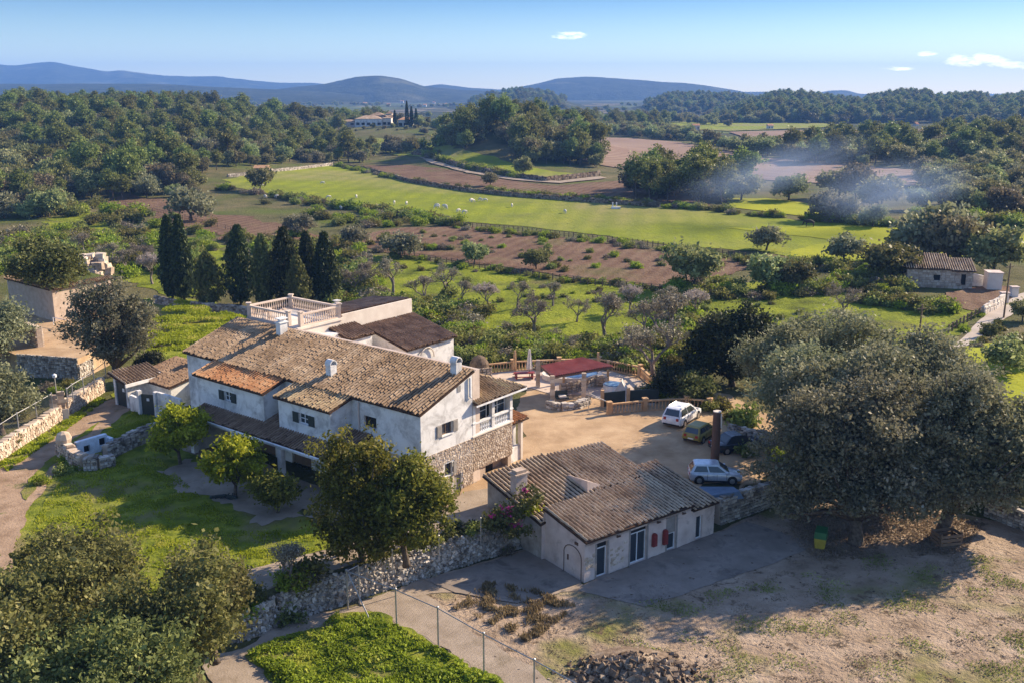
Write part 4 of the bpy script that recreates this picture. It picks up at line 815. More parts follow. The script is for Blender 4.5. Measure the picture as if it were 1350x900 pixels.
m = MB(); m.prism([b_ + UZ * 2.12 , c + UZ * 2.12, c + gd * .12 + UZ * 2.12, b_ + gd * .12 + UZ * 2.12], [b_ + UZ * 2.4, c + UZ * 2.4, c + gd * .12 + UZ * 2.4, b_ + gd * .12 + UZ * 2.4]); m.build('verge', MT['white'], t)
W0 = P(172, 541); t = thing('forecourt_wall', 'whitewashed forecourt wall with a dark metal gate beside the gatehouse', 'wall', W0, 0)
p1 = P(186, 547) - W0; p2 = P(208, 549) - W0; p3 = P(240, 560) - W0; d = p1.normalized(); n = Vector((-d.y, d.x, 0))
m = MB(); oriented(m, (0, 0, 0), d, n, .05, p1.length, 0, 1.5, 0, .25); m.build('wall_panel', MT['white'], t)
for p in (p1, p2): m = MB(); m.box((p.x, p.y, 1.15), (.34, .34, 2.3), math.atan2(d.y, d.x)); m.build('gate_post', MT['white'], t)
d = (p2 - p1).normalized(); n = Vector((-d.y, d.x, 0)); m = MB(); oriented(m, p1, d, n, .2, (p2 - p1).length - .2, .1, 2.0, -.03, .03); gt = m.build('gate', MT['shutter'], t)
m = MB(); oriented(m, p1, d, n, .75, 1.0, 1.4, 1.65, -.06, -.035); m.build('gate_plate', MT['frame'], gt)
d = (p3 - p2).normalized(); n = Vector((-d.y, d.x, 0)); m = MB(); oriented(m, p2, d, n, .2, (p3 - p2).length, 0, 2.3, 0, .25); m.build('wall_panel', MT['white'], t)
O0 = P(205, 535); t = thing('lean_to_shed', 'dark roofed lean-to shed between gatehouse and farmhouse', 'shed', O0, R(51.9))
m = MB(); m.prism([(.3, -2.2, 0), (4.6, -2.2, 0), (4.6, 3.4, 0), (.3, 3.4, 0)], [(.3, -2.2, 2.1), (4.6, -2.2, 2.9), (4.6, 3.4, 2.9), (.3, 3.4, 2.1)]); m.build('shed_wall', MT['white'], t)
tiles('roof_tiles', t, (0, 3.6, 2.1), (0, -2.4, 2.1), (4.8, -2.4, 3.0), (4.8, 3.6, 3.0), MT['tile_d'], .28, .42, rg)
m = MB(); m.bb(4.7, 5.3, -.5, .1, 0, 3.9); m.bb(4.6, 5.4, -.6, .2, 3.9, 4.0); m.build('chimney', MT['white'], t)
m = MB(); m.bb(4.0, 5.2, -3.6, -2.7, 0, 3.1); m.build('water_tank', MT['bluewhite'], t)
# painted basin
B0 = P(124, 606); t = thing('painted_basin', 'low blue white painted basin wall with two dark square openings', 'basin', B0, 0)
p0 = P(103, 604) - B0; p1 = P(143, 592) - B0; d = (p1 - p0).normalized(); n = Vector((-d.y, d.x, 0)); L = (p1 - p0).length
m = MB(); hl = [(.55, 1.05, .3, .85), (1.85, 2.4, .5, 1.1)]; holed(m, p0, d, -n, L, 0, 1.25, hl, .2); oriented(m, p0, d, n, 0, L, 1.25, 1.31, 0, .35); oriented(m, p0, d, n, 0, L, 0, 1.2, .25, .33); oriented(m, p0, d, n, L, L + .3, 0, 1.0, -.4, 1.2); m.build('basin_wall', MT['bluewhite'], t)
m = MB()
for h_ in hl: oriented(m, p0, d, n, h_[0], h_[1], h_[2], h_[3], .2, .22)
m.build('basin_opening', MT['dark'], t)
m = MB(); m.lathe([(0.05, 0), (.55, .1), (.62, .45), (.45, .85), (.15, 1.0)], (-2.2, .1, 1.3), 8); m.build('boulder', MT['stone'], t)
# gate posts on the track
for (px, py, hh, lb) in ((73, 553, 2.1, 'left weathered stone gatepost in the track wall'), (84, 550, 2.2, 'right weathered stone gatepost in the track wall, with a pale board')):
    t = thing('gatepost', lb, 'gatepost', P(px, py), .4, 'stone gateposts of the track')
    rr = random.Random(px); m = MB(); z = 0
    while z < hh: s = rr.uniform(.28, .4); lump(m, Vector((rr.uniform(-.05, .05), 0, z + s / 2)), AX, AY, UZ, rr.uniform(.5, .72), .55, s, rr); z += s
    m.build('stones', MT['stone'], t)
    if px > 80: m = MB(); m.box((.1, -.5, .45), (.75, .08, .95)); m.build('pale_board', MT['cream'], t)
t = thing('lamp_post', 'thin post with a small lamp above the stone gateposts', 'lamp post', P(78, 549), 0); m = MB(); m.tube([(0, 0, 0), (0, 0, 3.6)], .05, 5); m.build('pole', MT['metal'], t); m = MB(); m.lathe([(.05, 0), (.2, .08), (.2, .28), (.05, .38)], (0, 0, 3.55)); m.build('lamp_head', MT['frame'], t)

# ------------------------------------------------------------------ wire fences
def wire_fence(name, label, pts, tops, seed=0, rail=True, cell=.3, post=.045, mtp='metal', mesh=True, base=0.0, wr=.0022):
    """pts: ground points of posts; tops: heights"""
    o = Vector(pts[0]); t = thing(name, label, 'wire fence', o)
    for p, h in zip(pts, tops):
        q = p - o; m = MB(); m.tube([q, q + UZ * h], post, 6); m.lathe([(post * 1.6, 0), (post * 1.6, .05), (.01, .09)], (q.x, q.y, q.z + h), 6); m.build('fence_post', MT[mtp], t)
    if rail:
        m = MB()
        m.tube([p - o + UZ * (h - .04) for p, h in zip(pts, tops)], .03, 5); m.build('top_rail', MT[mtp], t)
    if mesh:
        m = MB()
        for i in range(len(pts) - 1):
            a, b_ = pts[i] - o, pts[i + 1] - o; L = (b_ - a).length; ha, hb = tops[i] - .05, tops[i + 1] - .05; nn = int((L + ha) / cell)
            for s in (1, -1):
                for k in range(-int(ha / cell), int(L / cell) + 1):
                    x0 = k * cell; x1 = x0 + ha; z0, z1 = base, ha
                    if x0 < 0: z0 = base - x0; x0 = 0
                    if x1 > L: z1 = ha - (x1 - L); x1 = L
                    if z1 - z0 < .05: continue
                    u0, u1 = x0 / L, x1 / L
                    if s < 0: u0, u1 = 1 - u0, 1 - u1
                    m.tube([a.lerp(b_, u0) + UZ * z0, a.lerp(b_, u1) + UZ * z1], wr, 3, cap=False)
        tag(m.build('wire_mesh', MT['metal'], t), kind='stuff')
    return t
fp = [P(x, y, -1.6) for x, y in ((459, 803), (481, 795), (523, 826), (578, 853), (638, 893), (704, 930), (775, 972))]
fp[1] = fp[0] + Vector((.6, .5, 0)); fp = [fp[0]] + fp[2:]
wf = wire_fence('wire_fence', 'galvanised wire fence with a top rail across the bottom of the photo', fp, [2.5, 2.35, 2.4, 2.55, 2.55, 2.55], cell=.22, post=.05)
m = MB(); m.tube([(1.6, -1.6, 0), (.1, 0, 2.3)], .04, 5); m.build('brace', MT['metal'], wf)
m = MB(); m.tube([(.6, .5, 0), (.6, .5, 2.6)], .05, 6); m.tube([(.6, .5, 2.55), (0, 0, 2.45)], .03, 5); m.build('gate_frame', MT['metal'], wf)
wire_fence('drive_fence', 'thin post fence on top of the rubble wall', [P(x, y) for x, y in ((518, 755), (579, 738), (634, 716))], [1.5, 1.6, 1.7], mesh=False, rail=False, post=.035)
wire_fence('wall_fence', 'wire mesh fence standing on the sunlit track wall', [P(x, y, 1.05) for x, y in ((-30, 600), (0, 584), (25, 567), (49, 553), (70, 540))], [1.5] * 5, cell=.25, wr=.004)
wire_fence('wall_fence', 'wire mesh fence beyond the stone gateposts', [P(x, y, 1.2) for x, y in ((90, 535), (97, 529), (111, 520), (125, 510), (140, 498))], [1.6] * 5, cell=.25, wr=.004)
def field_fence(label, pix, n, h=1.25, off=0.0, bars=3):
    W = [on(*p) for p in pix]; seg = [(W[i + 1] - W[i]).length for i in range(len(W) - 1)]; tot = sum(seg); pts = []
    for k in range(n + 1):
        s = tot * k / n; i = 0
        while i < len(seg) - 1 and s > seg[i]: s -= seg[i]; i += 1
        pts.append(W[i].lerp(W[i + 1], min(1, s / seg[i])))
    t = thing('field_fence', label, 'field fence', pts[0])
    pm = MB(); pm.box((0, 0, h / 2), (.16, .16, h)); pme = pm.mesh('fence_post', MT['wood'])
    for p in pts: link('fence_post', pme, t, p - pts[0])
    for k in range(bars):
        z = h * (k + 1) / (bars + .3); m = MB(); m.tube([p - pts[0] + UZ * z for p in pts], .035, 3); m.build('rail', MT['wood'], t)
field_fence('post and rail fence along the near edge of the sheep pasture', [(600, 299), (700, 308), (800, 319), (900, 331), (990, 343)], 60)
field_fence('wire and post fence between the brown plot and the orchard meadow', [(520, 338), (600, 350), (700, 366), (800, 379), (892, 387)], 44, 1.2)
field_fence('fence along the pasture edge left of centre', [(290, 250), (380, 263), (480, 279), (600, 299)], 40, 1.1, bars=2)
field_fence('fence down the bare slope below the woods', [(160, 270), (240, 290), (300, 304), (330, 318)], 22, 1.2, bars=2)
field_fence('fence along the lane at the right', [(1250, 440), (1275, 425), (1300, 412)], 10, 1.2, bars=2)
stone_wall('lane_wall', 'cream wall along the lane by the right hand farmhouse', [on(x, y) for x, y in ((1295, 416), (1308, 410), (1322, 402))], 1.1, .4, 1.0, MT['cream'], 20)
stone_wall('pasture_wall', 'dry stone wall along the foot of the woods', [on(x, y) for x, y in ((300, 234), (335, 231), (350, 228), (385, 225), (402, 223), (440, 218))], .9, .7, .6, MT['gstone'], 21)
stone_wall('field_wall', 'dry stone wall above the sheep pasture', [on(x, y) for x, y in ((440, 219), (480, 224), (540, 241), (620, 254), (680, 260), (815, 270), (870, 274))], 1.0, .8, .9, MT['manure'], 22)
stone_wall('path_wall', 'stone wall along the pale farm path', [on(x, y) for x, y in ((545, 205), (600, 219), (660, 232), (720, 240), (790, 232))], 1.3, .8, 1.2, MT['manure'], 23)
# ------------------------------------------------------------------ cars
def car(label, rear, head, L, W, Hh, paint, kind='hatch', rails=False, name='parked_car'):
    """rear: ground point under the rear bumper; head: direction the car points"""
    a = math.atan2(head.y, head.x); c = rear + Vector((math.cos(a), math.sin(a), 0)) * L / 2
    t = thing(name, label, 'car', c, a); belt = Hh * .60; hw = W / 2
    suv = kind == 'suv'; rb, rt, ft, fb = (-.485, -.40, .06, .27) if kind != 'sedan' else (-.33, -.20, .07, .27)
    # lower body
    st = [(-.5, .42, belt * .80, .86), (-.485, .30, belt * .97, .95), (-.44, .24, belt, 1), (-.2, .22, belt, 1), (.1, .22, belt, 1), (.27, .22, belt * .97, 1), (.40, .24, belt * .86, .98), (.475, .28, belt * .76, .92), (.5, .36, belt * .60, .82)]
    vs = []; n = 10
    for x, zb, zt, f in st:
        w_ = hw * f
        for y, z in ((-w_ * .9, zb), (w_ * .9, zb), (w_, zb + .12), (w_, zb + (zt - zb) * .6), (w_ * .95, zt - .05), (w_ * .82, zt), (-w_ * .82, zt), (-w_ * .95, zt - .05), (-w_, zb + (zt - zb) * .6), (-w_, zb + .12)): vs.append((x * L, y, z))
    fs = [(i * n + k, i * n + (k + 1) % n, (i + 1) * n + (k + 1) % n, (i + 1) * n + k) for i in range(len(st) - 1) for k in range(n)] + [tuple(reversed(range(n))), tuple(range((len(st) - 1) * n, len(st) * n))]
    m = MB(); m.add(vs, fs, .5); body = m.build('body', paint, t, smooth=True)
    md = body.modifiers.new('bevel', 'BEVEL'); md.width = .03; md.segments = 2; md.limit_method = 'ANGLE'
    # cabin
    wb, wt = hw * .90, hw * .70; zr = Hh
    cs = [(rb, belt - .02, wb), (rt, zr - .06, wt), (rt + .06, zr, wt * .97), (ft - .04, zr, wt * .97), (ft, zr - .05, wt), (fb, belt - .03, wb)]
    m = MB(); lf = [(x * L, w_, z) for x, z, w_ in cs]; rt_ = [(x * L, -w_, z) for x, z, w_ in cs]
    m.add(lf + rt_, [tuple(range(6)), tuple(reversed(range(6, 12)))] + [(k, k + 6, (k + 1) % 6 + 6, (k + 1) % 6) for k in range(6)], .5); m.build('cabin', paint, t)
    def side(u, z):                             # a point on the cabin side (u along, z height)
        f = (z - belt) / (zr - belt); xr = rb + (rt - rb) * f; xf = fb + (ft - fb) * f
        return (xr + (xf - xr) * u) * L, wb + (wt - wb) * f + .012
    z0, z1 = belt + .05, zr - .12
    for s in (1, -1):
        for ua, ub in ((.08, .46), (.49, .86)):
            m = MB(); q = [(*side(u, z), z) for u, z in ((ua, z0), (ub if ub < .8 else .90, z0), (ub, z1), (ua + .02, z1))]
            m.add([(x, y * s, z) for x, y, z in q], [(0, 1, 2, 3) if s < 0 else (3, 2, 1, 0)]); m.build('side_window', MT['glass'], t)
        m = MB(); m.box((fb * L - .25, s * (hw + .06), belt + .06), (.16, .2, .13)); m.build('wing_mirror', paint, t)
        m = MB(); m.bb(-.5 * L - .005, -.47 * L, s * hw * .62 - .12, s * hw * .62 + .12, belt * .70, belt * .93); m.build('tail_light', MT['tail'], t)
        m = MB(); m.box((.468 * L, s * hw * .68, belt * .66), (.22, .34, .14)); m.build('headlight', MT['lamp'], t)
        m = MB()
        for k in (-.16, .02, .20): m.box((k * L, s * (hw + .002), belt * .66), (.025, .012, belt * .5))
        m.box((.02 * L, s * (hw + .002), .27), (.60 * L, .03, .10)); m.build('door_seams', MT['rubber'], t)
        for k in (0, 1):
            m = MB(); m.box(((-.05 + .16 * k) * L, s * (hw + .004), belt * .78), (.16, .02, .03)); m.build('door_handle', paint, t)
        if rails: m = MB(); m.tube([(rt * L + .2, s * wt * .9, zr + .02), (rt * L + .35, s * wt * .9, zr + .07), (ft * L - .3, s * wt * .9, zr + .07), (ft * L - .15, s * wt * .9, zr + .02)], .025, 5); m.build('roof_rail', MT['steel'], t)
        for x in (-.31, .31):
            rr = .33 if suv else .30
            m = MB(); prof = [(rr * .62, -.11), (rr, -.09), (rr, .09), (rr * .62, .11)]
            m.lathe(prof, n=14); ty = m.build('tyre', MT['rubber'], t, loc=(x * L, s * (hw - .09), rr), rot=(R(90), 0, 0))
            ty.name = 'wheel'; m = MB(); m.lathe([(rr * .2, -.125), (rr * .64, -.115), (rr * .64, .115), (rr * .2, .125)], n=10); m.build('rim', MT['steel'], ty)
            m = MB(); m.lathe([(rr + .07, -.01), (rr + .07, .01)], n=14); m.build('wheel_arch', MT['rubber'], t, loc=(x * L, s * (hw + .002 - .008), rr + .02), rot=(R(90), 0, 0))
    def cap(xa, za, wa, xb, zb, wb_, d):
        m = MB(); m.add([(xa * L + d, -wa, za), (xa * L + d, wa, za), (xb * L + d, wb_, zb), (xb * L + d, -wb_, zb)], [(0, 1, 2, 3)]); return m
    fq = lambda x0, z0_, x1, z1_, z: x0 + (x1 - x0) * (z - z0_) / (z1_ - z0_)
    cap(fq(fb, belt, ft, zr - .05, z0), z0, wb * .88, fq(fb, belt, ft, zr - .05, z1 + .03), z1 + .03, wt * .92, .014).build('windscreen', MT['glass'], t)
    cap(fq(rb, belt, rt, zr - .06, z0 + .02), z0 + .02, wb * .80, fq(rb, belt, rt, zr - .06, z1), z1, wt * .88, -.014).build('rear_window', MT['glass'], t)
    m = MB(); m.bb(-.5 * L - .012, -.49 * L, -.25, .25, belt * .52, belt * .64); m.build('number_plate', MT['plate'], t)
    m = MB(); m.bb(-.5 * L + .01, -.46 * L, -hw * .8, hw * .8, .30, .44); m.bb(.46 * L, .5 * L - .01, -hw * .7, hw * .7, .34, .46); m.build('bumper_trim', MT['rubber'], t)
    return t
def dirv(deg): return Vector((math.sin(R(deg)), math.cos(R(deg)), 0))
car('white SUV with roof rails parked nearest the balustrade', P(884, 564), dirv(34), 4.5, 1.86, 1.68, MT['carw'], 'suv', True)
car('small olive yellow car parked between the white SUV and the dark car', P(910, 585), dirv(36), 3.7, 1.62, 1.42, MT['cary'])
car('dark blue car in deep shade behind the brown chimney column', P(939, 596), dirv(72), 4.3, 1.75, 1.42, MT['card'], 'sedan')
car('silver hatchback parked side on behind the outbuilding roof', P(907, 632), dirv(94), 3.8, 1.64, 1.45, MT['cars'])
t = thing('brown_column', 'tall round brown pipe column standing between the dark car and the silver hatchback', 'column', P(942, 613), 0)
m = MB(); m.lathe([(.34, 0), (.33, 1.5), (.32, 3), (.30, 4.3)], n=14); m.build('pipe', MT['rust'], t, smooth=False)
m = MB(); m.lathe([(.31, 4.3), (.31, 4.36)], n=14); m.build('pale_cap', MT['cream'], t)
m = MB(); m.tube([(.27, -.2, 4.2), (.31, -.22, 3.1)], .06, 5); m.build('drip', MT['cream'], t)

# ------------------------------------------------------------------ pool terrace
t = thing('pergola', 'pergola with a dark red corrugated roof on stone posts beside the pool', 'pergola', P(735, 515), 0); o = P(735, 515)
cr = [P(713, 482, 2.75) - o, P(729, 496, 2.55) - o, P(809, 482, 2.55) - o, P(768, 471, 2.85) - o]
for c in cr: c.z += 0
A, B, C, D = cr[1], cr[2], cr[3], cr[0]; m = MB(); nseg = 26
for i in range(nseg):
    u0, u1, um = i / nseg, (i + 1) / nseg, (i + .5) / nseg
    a0, a1, am = A.lerp(B, u0), A.lerp(B, u1), A.lerp(B, um) + UZ * .11; d0, d1, dm = D.lerp(C, u0), D.lerp(C, u1), D.lerp(C, um) + UZ * .11
    m.add([a0, am, a1, d0, dm, d1], [(0, 1, 4, 3), (1, 2, 5, 4)], random.random()); 
    m.add([a0 - UZ * .05, a1 - UZ * .05, d1 - UZ * .05, d0 - UZ * .05], [(3, 2, 1, 0)], .5)
m.build('corrugated_roof', MT['redroof'], t)
for a, b_ in ((A, B), (B, C), (C, D), (D, A)):
    d = (b_ - a); m = MB(); m.prism([a - UZ * .22, b_ - UZ * .22, b_ - UZ * .22 + Vector((-d.y, d.x, 0)).normalized() * .12, a - UZ * .22 + Vector((-d.y, d.x, 0)).normalized() * .12],
        [a - UZ * .06, b_ - UZ * .06, b_ - UZ * .06 + Vector((-d.y, d.x, 0)).normalized() * .12, a - UZ * .06 + Vector((-d.y, d.x, 0)).normalized() * .12]); m.build('beam', MT['wood'], t)
rr = random.Random(8)
for px, py, stn in ((709, 510, 1), (728, 533, 1), (769, 527, 1), (743, 506, 0), (801, 509, 0), (788, 496, 0)):
    p = P(px, py) - o; m = MB(); hh = 2.5; s = .42 if stn else .22
    if stn:
        z = 0
        while z < hh: q = rr.uniform(.22, .34); lump(m, p + UZ * (z + q / 2) + Vector((rr.uniform(-.02, .02), 0, 0)), AX, AY, UZ, s * rr.uniform(.9, 1.1), s * rr.uniform(.9, 1.1), q, rr, .1); z += q
    else: m.box((p.x, p.y, hh / 2), (s, s, hh))
    m.build('post', MT['stone' if stn else 'ochre'], t)
t = thing('balustrade', 'ochre balustrade round the back and right of the pool terrace', 'balustrade', P(676, 488), 0); o = P(676, 488)
balustrade(t, [P(x, y) - o for x, y in ((640, 493), (676, 489), (737, 486), (790, 485), (844, 496), (863, 514))], 1.05, 'ochre', .3, .35)
t = thing('balustrade', 'shaded balustrade between the courtyard and the pool terrace behind the white SUV', 'balustrade', P(803, 546), 0); o = P(803, 546)
balustrade(t, [P(x, y) - o for x, y in ((803, 546), (850, 541), (905, 538), (935, 541))], 1.0, 'ochre', .3, .38)
t = thing('pool', 'round edged swimming pool with blue water set into the pale terrace', 'pool', P(752, 502), 0)
def disc(mb, cx, cy, rx, ry, z0, z1, n=28, rot=0):
    pts = [(cx + rx * math.cos(2 * math.pi * k / n) * math.cos(rot) - ry * math.sin(2 * math.pi * k / n) * math.sin(rot), cy + rx * math.cos(2 * math.pi * k / n) * math.sin(rot) + ry * math.sin(2 * math.pi * k / n) * math.cos(rot)) for k in range(n)]
    mb.prism([(x, y, z0) for x, y in pts], [(x, y, z1) for x, y in pts])
m = MB(); disc(m, .2, 1.0, 3.0, 2.0, 0.05, .55); m.build('pool_rim', MT['cream'], t)
m = MB(); disc(m, .2, 1.0, 2.6, 1.6, .5, .57); m.build('water', MT['blue'], t)
T('planter_wall', 'curved ochre planter wall under the pergola', [P(x, y) for x, y in ((738, 519), (752, 517), (765, 514))], .9, .4, .35, MT['stone'], 31)
T('planter_wall', 'low rockery wall in front of the pergola posts', [P(x, y) for x, y in ((722, 536), (740, 540), (760, 538), (775, 532))], .5, .6, .4, MT['gstone'], 32)
T('planter_wall', 'curved stone wall behind the blue round cover', [P(x, y) for x, y in ((772, 512), (785, 508), (800, 510))], .95, .4, .35, MT['stone'], 33)
t = thing('hot_tub', 'round tub with a blue cover on the terrace', 'hot tub', P(808, 516), 0)
m = MB(); disc(m, 0, 0, .95, .95, .07, .75, 18); m.build('tub_wall', MT['frame'], t); m = MB(); disc(m, 0, 0, .85, .85, .75, .83, 18); m.build('cover', MT['blue'], t)
t = thing('sail_cloth', 'small white cloth stretched beside the blue tub', 'cloth', P(820, 520), 0); m = MB(); m.prism([(-.9, 0, .1), (.9, -.1, .1), (.05, .9, .1)], [(-.1, 0, 1.4), (.3, -.1, .6), (.05, .5, 1.5)]); m.build('cloth', MT['canvas'], t)
for i, (a, b_, lb) in enumerate((((796, 536), (824, 533), 'left dark hedge panel below the pool terrace'), ((830, 533), (868, 531), 'right dark hedge panel below the pool terrace'))):
    p, q = P(*a), P(*b_); t = thing('screen_panel', lb, 'screen', p, 0, 'dark screens in front of the pool'); d = (q - p).normalized(); m = MB(); oriented(m, (0, 0, 0), d, Vector((-d.y, d.x, 0)), 0, (q - p).length, .05, 1.35, 0, .12); m.build('mesh_panel', MT['shutter'], t)
    m = MB(); m.box((-.15, 0, .8), (.3, .3, 1.6)); m.build('post', MT['ochre'], t)
def parasol(lb, p, h, mtn, r=.3):
    t = thing('closed_parasol', lb, 'parasol', p, 0, 'closed parasols by the table'); m = MB(); m.tube([(0, 0, 0), (0, 0, h)], .04, 6); m.build('pole', MT['wood'], t)
    m = MB(); nf = 16; pr_ = [(.10, h + .05), (.16, h - .3), (r * .8, h * .6), (r, h * .36), (r * .8, h * .31)]; vs = []
    for rr_, z in pr_:
        for k in range(nf): q = rr_ * (1 if k % 2 else .72); vs.append((q * math.cos(2 * math.pi * k / nf), q * math.sin(2 * math.pi * k / nf), z))
    m.add(vs, [(i * nf + k, i * nf + (k + 1) % nf, (i + 1) * nf + (k + 1) % nf, (i + 1) * nf + k) for i in range(len(pr_) - 1) for k in range(nf)] + [tuple(reversed(range(nf)))], .5); m.build('folded_canopy', MT[mtn], t)
    m = MB(); m.lathe([(.3, 0), (.3, .08), (.06, .14)], n=10); m.build('base', MT['conc'], t)
parasol('closed tan parasol, left of the two by the picnic table', P(679, 497), 2.7, 'ochre', .24); parasol('closed white parasol, right of the two by the picnic table', P(698, 498), 2.9, 'canvas', .34)
t = thing('picnic_table', 'dark red picnic table with benches on the pool terrace', 'picnic table', P(691, 499), R(10)); t.scale = (.8, .8, .85)
m = MB(); m.bb(-1.3, 1.3, -.4, .4, .72, .78); m.build('table_top', MT['red'], t)
for s in (-1, 1):
    m = MB(); m.bb(-1.3, 1.3, s * .75 - .14, s * .75 + .14, .42, .46); m.build('bench', MT['red'], t)
    m = MB(); m.box((s * 1.0, 0, .37), (.08, 1.3, .7)); m.build('leg', MT['red'], t)
t = thing('stone_oven', 'round topped brown stone oven behind the porch roof', 'oven', P(632, 497), R(20)); m = MB(); m.lathe([(1.0, 0), (1.05, .8), (.95, 1.5), (.6, 2.05), (.2, 2.25)], n=12); m.build('oven_dome', MT['manure'], t); m = MB(); face_stones(m, (-1.0, -1.0, 0), AX, NY, 2.0, 0, 1.2, .3, rg); tag(m.build('stones', MT['stone'], t), kind='stuff')
t = thing('swing_seat', 'small seat with a pink cushion in front of the pergola', 'garden seat', P(741, 529), R(15)); m = MB(); m.bb(-.6, .6, -.3, .3, .35, .45); m.bb(-.6, .6, .25, .33, .45, 1.0); m.build('frame', MT['shutter'], t); m = MB(); m.bb(-.3, .35, -.28, .24, .45, .62); m.build('cushion', MT['canvas'], t)
t = thing('clothes_airer', 'thin metal pole and slanted rail beside the planter', 'metal frame', P(776, 541), 0); m = MB(); m.tube([(0, 0, 0), (0, 0, 1.9)], .035, 5); m.tube([(.1, 0, 1.6), (1.9, -.3, .8)], .05, 5); m.build('rail', MT['metal'], t)

# ------------------------------------------------------------------ small things in the yard
t = thing('waste_bin', 'green and yellow wheeled bin under the big tree', 'bin', P(1081, 722, -1.6), R(-25))
m = MB(); m.prism([(-.3, -.3, .08), (.3, -.3, .08), (.3, .3, .08), (-.3, .3, .08)], [(-.38, -.38, .8), (.38, -.38, .8), (.38, .38, .8), (-.38, .38, .8)]); m.build('bin_body', MT['yellow'], t)
m = MB(); m.prism([(-.4, -.4, .8), (.4, -.4, .8), (.4, .45, .8), (-.4, .45, .8)], [(-.36, -.36, 1.25), (.36, -.36, 1.25), (.36, .42, 1.4), (-.36, .42, 1.4)]); m.build('lid', MT['green'], t)
for s in (-1, 1): m = MB(); m.lathe([(.11, -.03), (.11, .03)], n=10); m.build('wheel', MT['rubber'], t, loc=(s * .3, .34, .11), rot=(0, R(90), 0))
t = thing('tarpaulin', 'folded blue grey tarpaulin between the silver hatchback and the outbuilding', 'tarpaulin', P(948, 652), R(10)); m = MB(); m.prism([(-1.5, -.9, 0), (1.5, -.9, 0), (1.5, .8, 0), (-1.5, .8, 0)], [(-1.3, -.8, .35), (1.2, -.7, .5), (1.3, .6, .3), (-1.2, .7, .45)]); m.build('sheet', MT['tarp'], t)
t = thing('wooden_crate', 'weathered slatted wooden crate at the foot of the right hand olive', 'crate', P(1247, 716, -1.6), R(12))
for z in (.1, .38, .66):
    for s in (-1, 1):
        m = MB(); m.bb(-.8, .8, s * .55 - .02, s * .55 + .02, z, z + .2); m.build('slat', MT['wood'], t); m = MB(); m.bb(s * .8 - .02, s * .8 + .02, -.53, .53, z, z + .2); m.build('slat', MT['wood'], t)
for x in (-.76, .76):
    for y in (-.5, .5): m = MB(); m.bb(x - .05, x + .05, y - .05, y + .05, 0, .95); m.build('corner_post', MT['wood'], t)
t = thing('red_crate', 'faded red box by the corner of the rubble wall and outbuilding', 'box', P(699, 716, -1.6), R(30)); m = MB(); m.bb(-.5, .5, -.35, .35, 0, .7); m.build('box_body', MT['red'], t); m = MB(); m.bb(-.55, .55, -.4, .4, .7, .78); m.build('lid', MT['rust'], t)
# earth clods heap at the bottom
rc = random.Random(77); m = MB(); c0 = P(840, 890, -1.6)
for i in range(1500):
    a = rc.uniform(0, 6.283); q = abs(rc.gauss(0, .5)); x = math.cos(a) * q * 3.6; y = math.sin(a) * q * 1.9; hh = .75 * math.exp(-(x / 2.6) ** 2 - (y / 1.4) ** 2); s = rc.choice((.06, .08, .1, .13, .2, .26)) * rc.uniform(.8, 1.2) * (1.3 - min(1, q * .6))
    u = Vector((rc.uniform(-1, 1), rc.uniform(-1, 1), rc.uniform(-.4, .4))).normalized(); n_ = u.cross(Vector((rc.uniform(-1, 1), rc.uniform(-1, 1), 1)).normalized()).normalized()
    lump(m, Vector((x, y, hh * rc.uniform(.7, 1.05) + .02)), u, n_, u.cross(n_), s * 1.6, s * 1.3, s, rc, .3)
m.lathe([(3.0, .0), (2.0, .25), (1.0, .5), (.3, .66)], n=14)
tag(m.build('clod_heap', MT['manure'], None, loc=c0), 'low heap of dark earth clods at the bottom of the yard', None, None, 'stuff')
m = MB()
for i in range(2200):                          # loose stones over the yard
    x, y = rc.uniform(-12, 36), rc.uniform(40, 62)
    if y > np.interp(x, YBX, YBY) - 1.2: continue
    if rc.random() > .25 + .75 * (mnoise.noise(Vector((x * .25, y * .25, 3))) > .05): continue
    s = rc.choice((.03, .04, .05, .05, .09)); lump(m, Vector((x, y, -1.6 + .03)), AX, AY, UZ, s * 1.5, s * 1.2, s, rc, .4)
tag(m.build('yard_stones', MT['manure'], None), 'loose small stones scattered over the earthen yard', None, None, 'stuff')
m = MB()
for i in range(14):
    x = -.9 + i * .13; m.tube([(x, rc.uniform(-.1, .1), .05), (x + rc.uniform(-.2, .4), rc.uniform(-.5, .5), rc.uniform(.05, .5))], .04, 4)
m.tube([(-1, 0, .12), (0, .1, .2), (.9, -.1, .12)], .13, 6); tag(m.build('log_pile', MT['shutter'], None, loc=P(296, 657)), 'dark fallen branch lying on the bare soil under the citrus trees', 'fallen branch')

